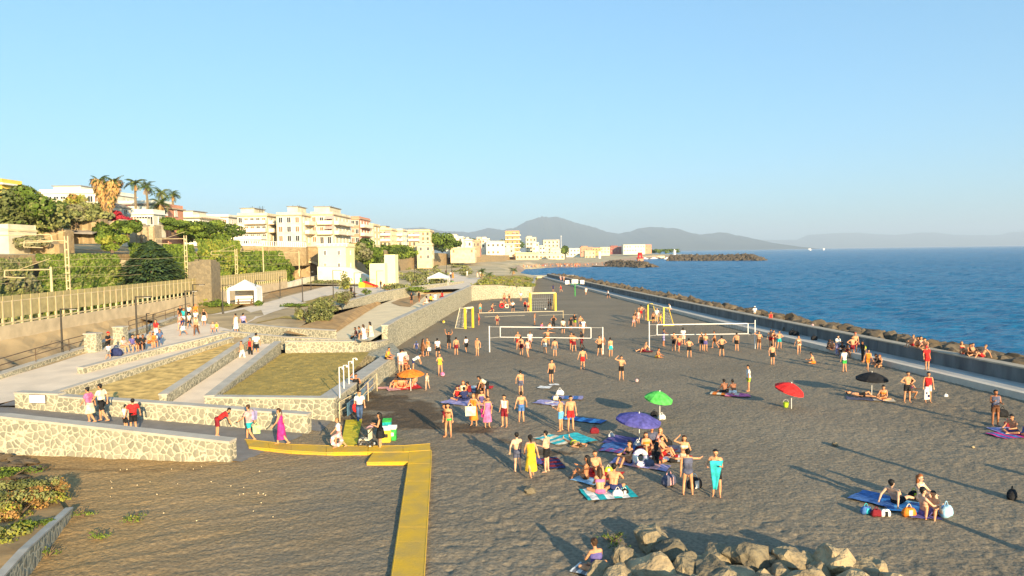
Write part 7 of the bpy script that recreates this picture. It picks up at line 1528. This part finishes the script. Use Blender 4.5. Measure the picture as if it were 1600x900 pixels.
p = P(1114.5, 777, 0); t = empty('held_towel', (p.x, p.y-.16, .35), 'turquoise towel draped over the shoulder of the boy at the right', 'towel'); mb = MB(); n = 9; vs = []; fs = []
for i in range(n):
    for j in range(7): f, g = i/(n-1), j/6; vs.append(((g-.5)*(.16+.36*f)+.06*f, -.03-.035*math.sin(g*9+f*2)-.05*f, .02+1.12*f))
for i in range(n-1):
    for j in range(6): fs.append((i*7+j, i*7+j+1, (i+1)*7+j+1, (i+1)*7+j))
mb.add(vs, fs); ob = mb.build('cloth', cloth('turq'), t, True); sm = ob.modifiers.new('thick', 'SOLIDIFY'); sm.thickness = .03
p = P(1446, 628.5, 0); t = empty('bodyboard', (p.x, p.y-.15, .3), 'white checked bodyboard held by the man in the red tank top', 'board'); MB().box((0, 0, .22), (.42, .05, .62), .3).build('board', 'white_paint', t); MB().box((-.05, -.03, .3), (.12, .05, .15), .3).box((.08, -.03, .12), (.12, .05, .15), .3).build('dark_checks', cloth('navy'), t)
# stroller
p = P(572, 700, .0); t = empty('stroller', (p.x, p.y, .0), 'grey baby stroller with a reclined seat pushed by the woman in black', 'stroller', None, R(80)); 
for (x, y, r) in ((-.25, .38, .10), (.25, .38, .10), (-.28, -.32, .14), (.28, -.32, .14)):
    w = MB().torus((0, 0, 0), r, .025, 16, 6, Matrix.Rotation(R(90), 4, 'Y')).build('wheel', 'dark_metal', t, loc=(x, y, r+.02)); MB().tube((-.02, 0, 0), (.02, 0, 0), r*.35, r*.35, 8).build('hub', 'white_paint', w)
fr = MB()
for s in (-.24, .24): fr.path([(s, .38, .12), (s, .05, .5), (s, -.45, 1.0)], .018, 6).path([(s, -.32, .15), (s, .1, .55), (s, .25, .62)], .018, 6)
fr.tube((-.24, -.45, 1.0), (.24, -.45, 1.0), .022, .022, 6); fr.build('frame', 'dark_metal', t)
MB().prism([(-.2, -.2), (.2, -.2), (.2, .28), (-.2, .28)], .42, .48).prism([(-.2, -.26), (.2, -.26), (.2, -.2), (-.2, -.2)], .44, .95).build('seat', cloth('cream'), t); MB().box((0, .28, .32), (.38, .05, .25)).build('footrest', cloth('grey'), t)
mb = MB(); vs = []; fs = []
for i in range(7):
    a = math.pi*.15+math.pi*.45*i/6
    for s in (-.22, -.1, .1, .22): vs.append((s, -.25+.38*math.cos(a)-.1, .78+.38*math.sin(a)*(1 if abs(s) < .2 else .85)))
for i in range(6):
    for j in range(3): fs.append((i*4+j, i*4+j+1, (i+1)*4+j+1, (i+1)*4+j))
mb.add(vs, fs); mb.build('hood', cloth('rose'), t)
# bins with a little panel
for px, py, w, h, c, lb in ((604, 690, .42, .62, 'yellow', 'yellow recycling bin with a dark mark behind the stroller'), (613, 687, .42, .58, 'green', 'green recycling bin right of the yellow one'), (605, 676, .42, .6, 'teal', 'dark green bin behind the yellow one')):
    p = P(px, py, 0); t = empty('recycling_bin', p, lb, 'bin', 'recycling bins at the end of the boardwalk'); mb = MB(); mb.prism([(-w/2, -w*.4), (w/2, -w*.4), (w/2, w*.4), (-w/2, w*.4)], 0, h); mb.build('container', cloth(c) if c != 'yellow' else 'goal_yellow', t)
    MB().prism([(-w*.55, -w*.46), (w*.55, -w*.46), (w*.55, w*.46), (-w*.55, w*.46)], h, [h+.05, h+.05, h+.14, h+.14]).build('lid', 'white_paint' if c != 'teal' else cloth('green'), t); MB().box((0, -w*.41, h*.55), (w*.5, .02, h*.3)).build('panel', 'white_paint' if c != 'yellow' else 'dark_metal', t)
    for s in (-1, 1): MB().tube((s*w*.35, w*.4, .08), (s*w*.5, w*.4, .08), .08, .08, 10).build('wheel', 'dark_metal', t)
# railing with blue panels beside the lawn wall, showers
t = railing('metal railing with bluish glass panels beside the lawn wall steps', [(-9.9, 38.9, .05), (-9.35, 41.2, .15), (-9.25, 43.6, .28), (-9.15, 46, .42)], 1.1, 'concrete_post', 1, 1, .03)
mat('blue_glass', (.10, .22, .32), .2, .1, 2, spec=.6)
for y0, y1, z0 in ((39.1, 41.1, .05), (41.3, 43.5, .15), (43.7, 45.9, .3)): MB().box((0.35+.1, (y0+y1)/2-38.9, z0+.55), (.03, y1-y0, .75), -.06).build('glass_panel', 'blue_glass', t)
for px, py, pt, lb in ((531, 622, 574, 'shower post with a small lamp head, nearest of the row at the lawn corner'), (537.5, 607, 571, 'second slim shower post at the lawn corner'), (545.5, 600, 565, 'third shower post at the lawn corner'), (552.5, 597, 560, 'farthest shower post at the lawn corner')):
    p = P(px, py, 1.33); h = PY(px, pt, p.y).z-1.33; t = empty('shower_post', p, lb, 'shower', 'shower posts at the lawn corner'); MB().tube((0, 0, 0), (0, 0, h), .035, .03, 8).build('pole', 'white_paint', t); MB().tube((0, 0, h), (.22, 0, h+.02), .025, .02, 6).tube((.22, 0, h), (.22, 0, h-.1), .05, .08, 8).build('shower_head', 'white_paint', t)
# lamp posts
for px, py, pt, ad, lb in ((98, 557, 482, 1, 'nearest dark lamp post with one arm at the lower left edge of the promenade'), (215, 545, 463, 1, 'tall dark lamp post behind the youths on the seat wall'), (303, 495, 444, 1, 'dark lamp post beside the walking crowd, right of the other'), (291, 509, 454, 1, 'dark lamp post in the walking crowd, left one of the pair'),
                       (348.5, 490, 445, 1, 'lamp post left of the white gazebo'), (400.5, 476, 438, 1, 'lamp post right of the white gazebo'), (438, 466, 432, 0, 'thin lamp post at the corner of the brown soil plot'), (473, 472, 433, 0, 'lamp post by the planted strip in the middle'), (486, 453, 424, 0, 'small lamp post in front of the low wall scrub'),
                       (521, 466, 422, 1, 'lamp post in front of the white stair wall'), (554, 458, 426, 1, 'lamp post left of the slide'), (589, 450, 423, 1, 'lamp post right of the slide'), (648, 436, 414, 0, 'far lamp post above the reddish ground'), (698, 434, 414, 0, 'far lamp post, left of two on the far plaza'), (706, 434, 414, 0, 'far lamp post, right of two on the far plaza')):
    p = P(px, py, zp); h = PY(px, pt, p.y).z-p.z; t = empty('lamp_post', p, lb, 'lamp post', 'lamp posts along the promenade'); MB().tube((0, 0, -.1), (0, 0, h), .085, .06, 8).build('pole', 'dark_metal', t); MB().tube((0, 0, 0), (0, 0, .3), .15, .12, 8).build('base', 'dark_metal', t)
    L = 1.35 if ad else .5; MB().box((L/2, 0, h-.05), (L, .16, .08)).build('arm', 'dark_metal', t); MB().box((L*.75, 0, h-.1), (L*.4, .14, .03)).build('lamp_panel', 'white_paint', t)
for px, py, pt, lb in ((230, 522, 490, 'short dark post beside the railing gate'), (240, 520, 492, 'leaning short post beside the railing gate')): p = P(px, py, zp); h = PY(px, pt, p.y).z-p.z; t = empty('gate_post', p, lb, 'post'); MB().tube((0, 0, -.1), (.0, 0, h), .07, .05, 8).build('shaft', 'dark_metal', t); MB().tube((0, 0, h), (.3, 0, h), .04, .04, 6).build('arm', 'dark_metal', t)
# gazebo
p = P(384, 476, zp); t = empty('gazebo', p, 'white party tent gazebo with a peaked roof near the railway fence', 'gazebo', None, .12); W = 3.6
for x in (-1, 1):
    for y in (-1, 1): MB().box((x*W/2, y*W/2, 1.1), (.35 if y < 0 else .1, .08, 2.2)).build('leg_panel', 'white_paint', t)
mb = MB(); n = 4; r0 = [(-W/2-.05, -W/2-.05), (W/2+.05, -W/2-.05), (W/2+.05, W/2+.05), (-W/2-.05, W/2+.05)]; lv = [(1, 2.1), (1, 2.45), (.55, 2.85), (.18, 3.3), (.02, 3.5)]
vs = [(x*s, y*s, z) for s, z in lv for x, y in r0]; mb.add(vs, [(k*4+i, k*4+(i+1) % 4, (k+1)*4+(i+1) % 4, (k+1)*4+i) for k in range(4) for i in range(4)]); mb.build('roof', 'white_paint', t)
MB().box((0, W/2, 1.1), (W, .03, 2.1)).box((W/2, 0, 1.1), (.03, W, 2.1)).build('side_wall', 'white_paint', t); MB().box((0, -.3, .8), (2.2, .7, .06)).box((-.9, -.3, .4), (.06, .5, .8)).box((.9, -.3, .4), (.06, .5, .8)).build('table', 'shutter', t)
p = P(686, 446, zp); t = empty('canopy_tent', p, 'far white peaked canopy on the plaza', 'canopy'); mb = MB(); W = 4.4; vs = [(x*s*W/2, y*s*W/2, z) for s, z in ((1, 1.6), (1, 1.75), (.5, 2.3), (.02, 2.8)) for x, y in ((-1, -1), (1, -1), (1, 1), (-1, 1))]; mb.add(vs, [(k*4+i, k*4+(i+1) % 4, (k+1)*4+(i+1) % 4, (k+1)*4+i) for k in range(3) for i in range(4)]); mb.build('roof', 'white_paint', t)
for x in (-1, 1):
    for y in (-1, 1): MB().tube((x*W/2.1, y*W/2.1, 0), (x*W/2.1, y*W/2.1, 1.65), .05, .05, 6).build('leg', 'white_paint', t)
# slide
p = P(567, 449, zp); t = empty('play_slide', p, 'inflatable children slide in lime green with an orange red chute', 'slide'); t.scale = (.72, .72, .72); MB().prism([(-1, -.8), (.6, -.8), (.6, .8), (-1, .8)], 0, 1.5).build('platform', cloth('lime'), t)
mb = MB(); mb.add([(.6, -.7, 1.6), (.6, .7, 1.6), (4.2, .7, .15), (4.2, -.7, .15), (.6, -.7, 0), (.6, .7, 0), (4.2, .7, 0), (4.2, -.7, 0)], [(0, 1, 2, 3), (0, 3, 7, 4), (1, 5, 6, 2), (3, 2, 6, 7)]); mb.build('chute', cloth('orange'), t)
for y in (-.8, .8): MB().capsule((.4, y, 1.6), (4.2, y, .3), .2, .2, 8, 2).build('side_roll', cloth('red'), t)
MB().tube((-.6, -.6, 1.5), (-.6, -.6, 2.6), .14, .12, 8).tube((-.6, .6, 1.5), (-.6, .6, 2.6), .14, .12, 8).capsule((-.6, -.7, 2.6), (-.6, .7, 2.6), .2, .2, 8, 2).build('tower_arch', cloth('green'), t)
# shrubs on the promenade and lawns
def shrub(px, py, r, h, n, s, ms, lb, z=None, seed=0, cat='shrub'):
    p = P(px, py, zp if z is None else z); rnd = random.Random(seed); t = empty('shrub', p, lb, cat, 'shrubs of the promenade beds'); mb = MB(); foliage(mb, (0, 0, h*.45), (r, r*.7, h*.55), n, s, rnd=rnd, blobs=9, fill=.5); mb.build('leaves', ms, t)
    st = MB()
    for i in range(7): a = rnd.uniform(0, 6.3); st.tube((0, 0, -.05), (math.cos(a)*r*.6, math.sin(a)*r*.5, h*.7), .03, .01, 4)
    st.build('stems', 'bark', t)
SH = [(492, 503, 2.3, 2.7, 2600, .13, GO, 'big wispy olive green shrub above the orange bed'), (476, 500, 1.2, 1.5, 900, .12, GO, 'smaller shrub left of the big wispy one'), (509, 488, 1.6, 1.9, 1200, .13, GO, 'pale shrub right of the big wispy one'), (541, 477, 1.5, 2.2, 1200, .14, GO, 'loose grey green shrub between two lamp posts'),
      (520, 487, 1.0, 1.0, 500, .12, GO, 'low pale shrub on the slope'), (463, 479, 2.4, .5, 900, .12, G1, 'low flat ground cover by the middle lamp post'), (540, 452, 1.6, 3.2, 900, .2, ['leaf_olive', 'leaf_yellow', 'leaf_olive_dark'], 'upright yellowish tree shrub left of the far lamp post'),
      (572, 462, .9, 1.1, 300, .14, G1, 'low palm like shrub on the plaza'), (625, 456, 3.4, 1.8, 1400, .18, GO, 'wide olive shrub on the plaza wall right of the seated people'), (650, 457, 2.6, 1.0, 900, .16, G1, 'green mat of shrub below the plaza wall'), (322, 478, 2.3, 1.3, 1400, .14, G2, 'yellow green bush below the ruined tower'),
      (340, 480, 2.0, .8, 900, .14, G1, 'low green bush left of the white gazebo'), (505, 446, 4.5, 1.4, 1600, .2, GO, 'dry hedge of shrubs in front of the low wall'), (450, 447, 2.2, 1.2, 900, .2, GO, 'tuft of dry shrubs at the end of the fence wall'), (472, 441, 2.4, 1.6, 900, .2, GO, 'dry bushes below the tunnel portal'),
      (300, 474, 1.8, .7, 600, .14, G2, 'yellowish grass clump left of the fence pillar'), (235, 487, 2.8, .35, 700, .12, G2, 'flat weedy patch on the lower ground'), (400, 478, 1.0, .8, 400, .12, G1, 'small bush at the foot of the lamp post by the gazebo')]
for i, a in enumerate(SH): shrub(*a, seed=i+60)
for i, (px, py, r, h, n, s, ms, lb) in enumerate(((22, 815, 1.1, .85, 2200, .055, GR, 'rust orange shrub in the corner planter'), (60, 790, 1.0, .8, 2000, .055, GR, 'orange brown shrub at the end of the corner planter'), (5, 860, 1.1, .9, 2200, .06, GO2, 'yellow green shrub at the bottom of the corner planter'),
                                                  (30, 775, 1.3, .7, 2200, .06, GO, 'dark green shrub at the left edge below the stones'), (75, 768, .9, .6, 1400, .05, GO, 'olive shrub between the stones and the planter'), (-10, 800, 1.4, .9, 2200, .06, GO, 'green shrub cut by the left edge'), (92, 775, .5, .7, 900, .045, ['leaf_rust', 'leaf_rust', 'leaf_olive'], 'thin rusty shrub by the planter corner'), (45, 835, .9, .5, 1300, .05, G2, 'low yellow shrub beside the planter wall'), (15, 745, 1.2, .4, 1000, .05, G1, 'dark green creeping plant among the stones'))):
    shrub(px, py, r, h, n, s, ms, lb, .2, i+90)
for i, (px, py, r, n, lb) in enumerate(((150, 842, .5, 160, 'sparse weeds on the sand near the planter wall'), (205, 815, .6, 180, 'faint weed tuft in the brown sand'), (130, 806, .5, 140, 'weed tuft at the planter wall end'), (75, 868, .4, 120, 'weed tuft at the foot of the planter wall'), (955, 845, .6, 160, 'green weed growing at the left end of the boulder pile'), (968, 860, .4, 110, 'second weed between the boulders'))):
    shrub(px, py, r, .3, n, .035, G2 if i < 4 else G1, lb, .03, i+120, 'weed')
# litter on the left sand
rnd = random.Random(4); mb = MB()
for i in range(34):
    p = P(rnd.uniform(90, 440), rnd.gauss(760, 22), 0)
    if p.y < 33.3+abs(p.x)*0 and p.x > -22 and p.y > 15 and p.y < 31: mb.box((p.x, p.y, .05), (rnd.uniform(.015, .045), rnd.uniform(.015, .04), .03), rnd.uniform(0, 3))
tag(mb.build('litter', 'cream_path'), 'tiny pale pebbles and litter scattered over the brown sand at the left', 'litter', kind='stuff')
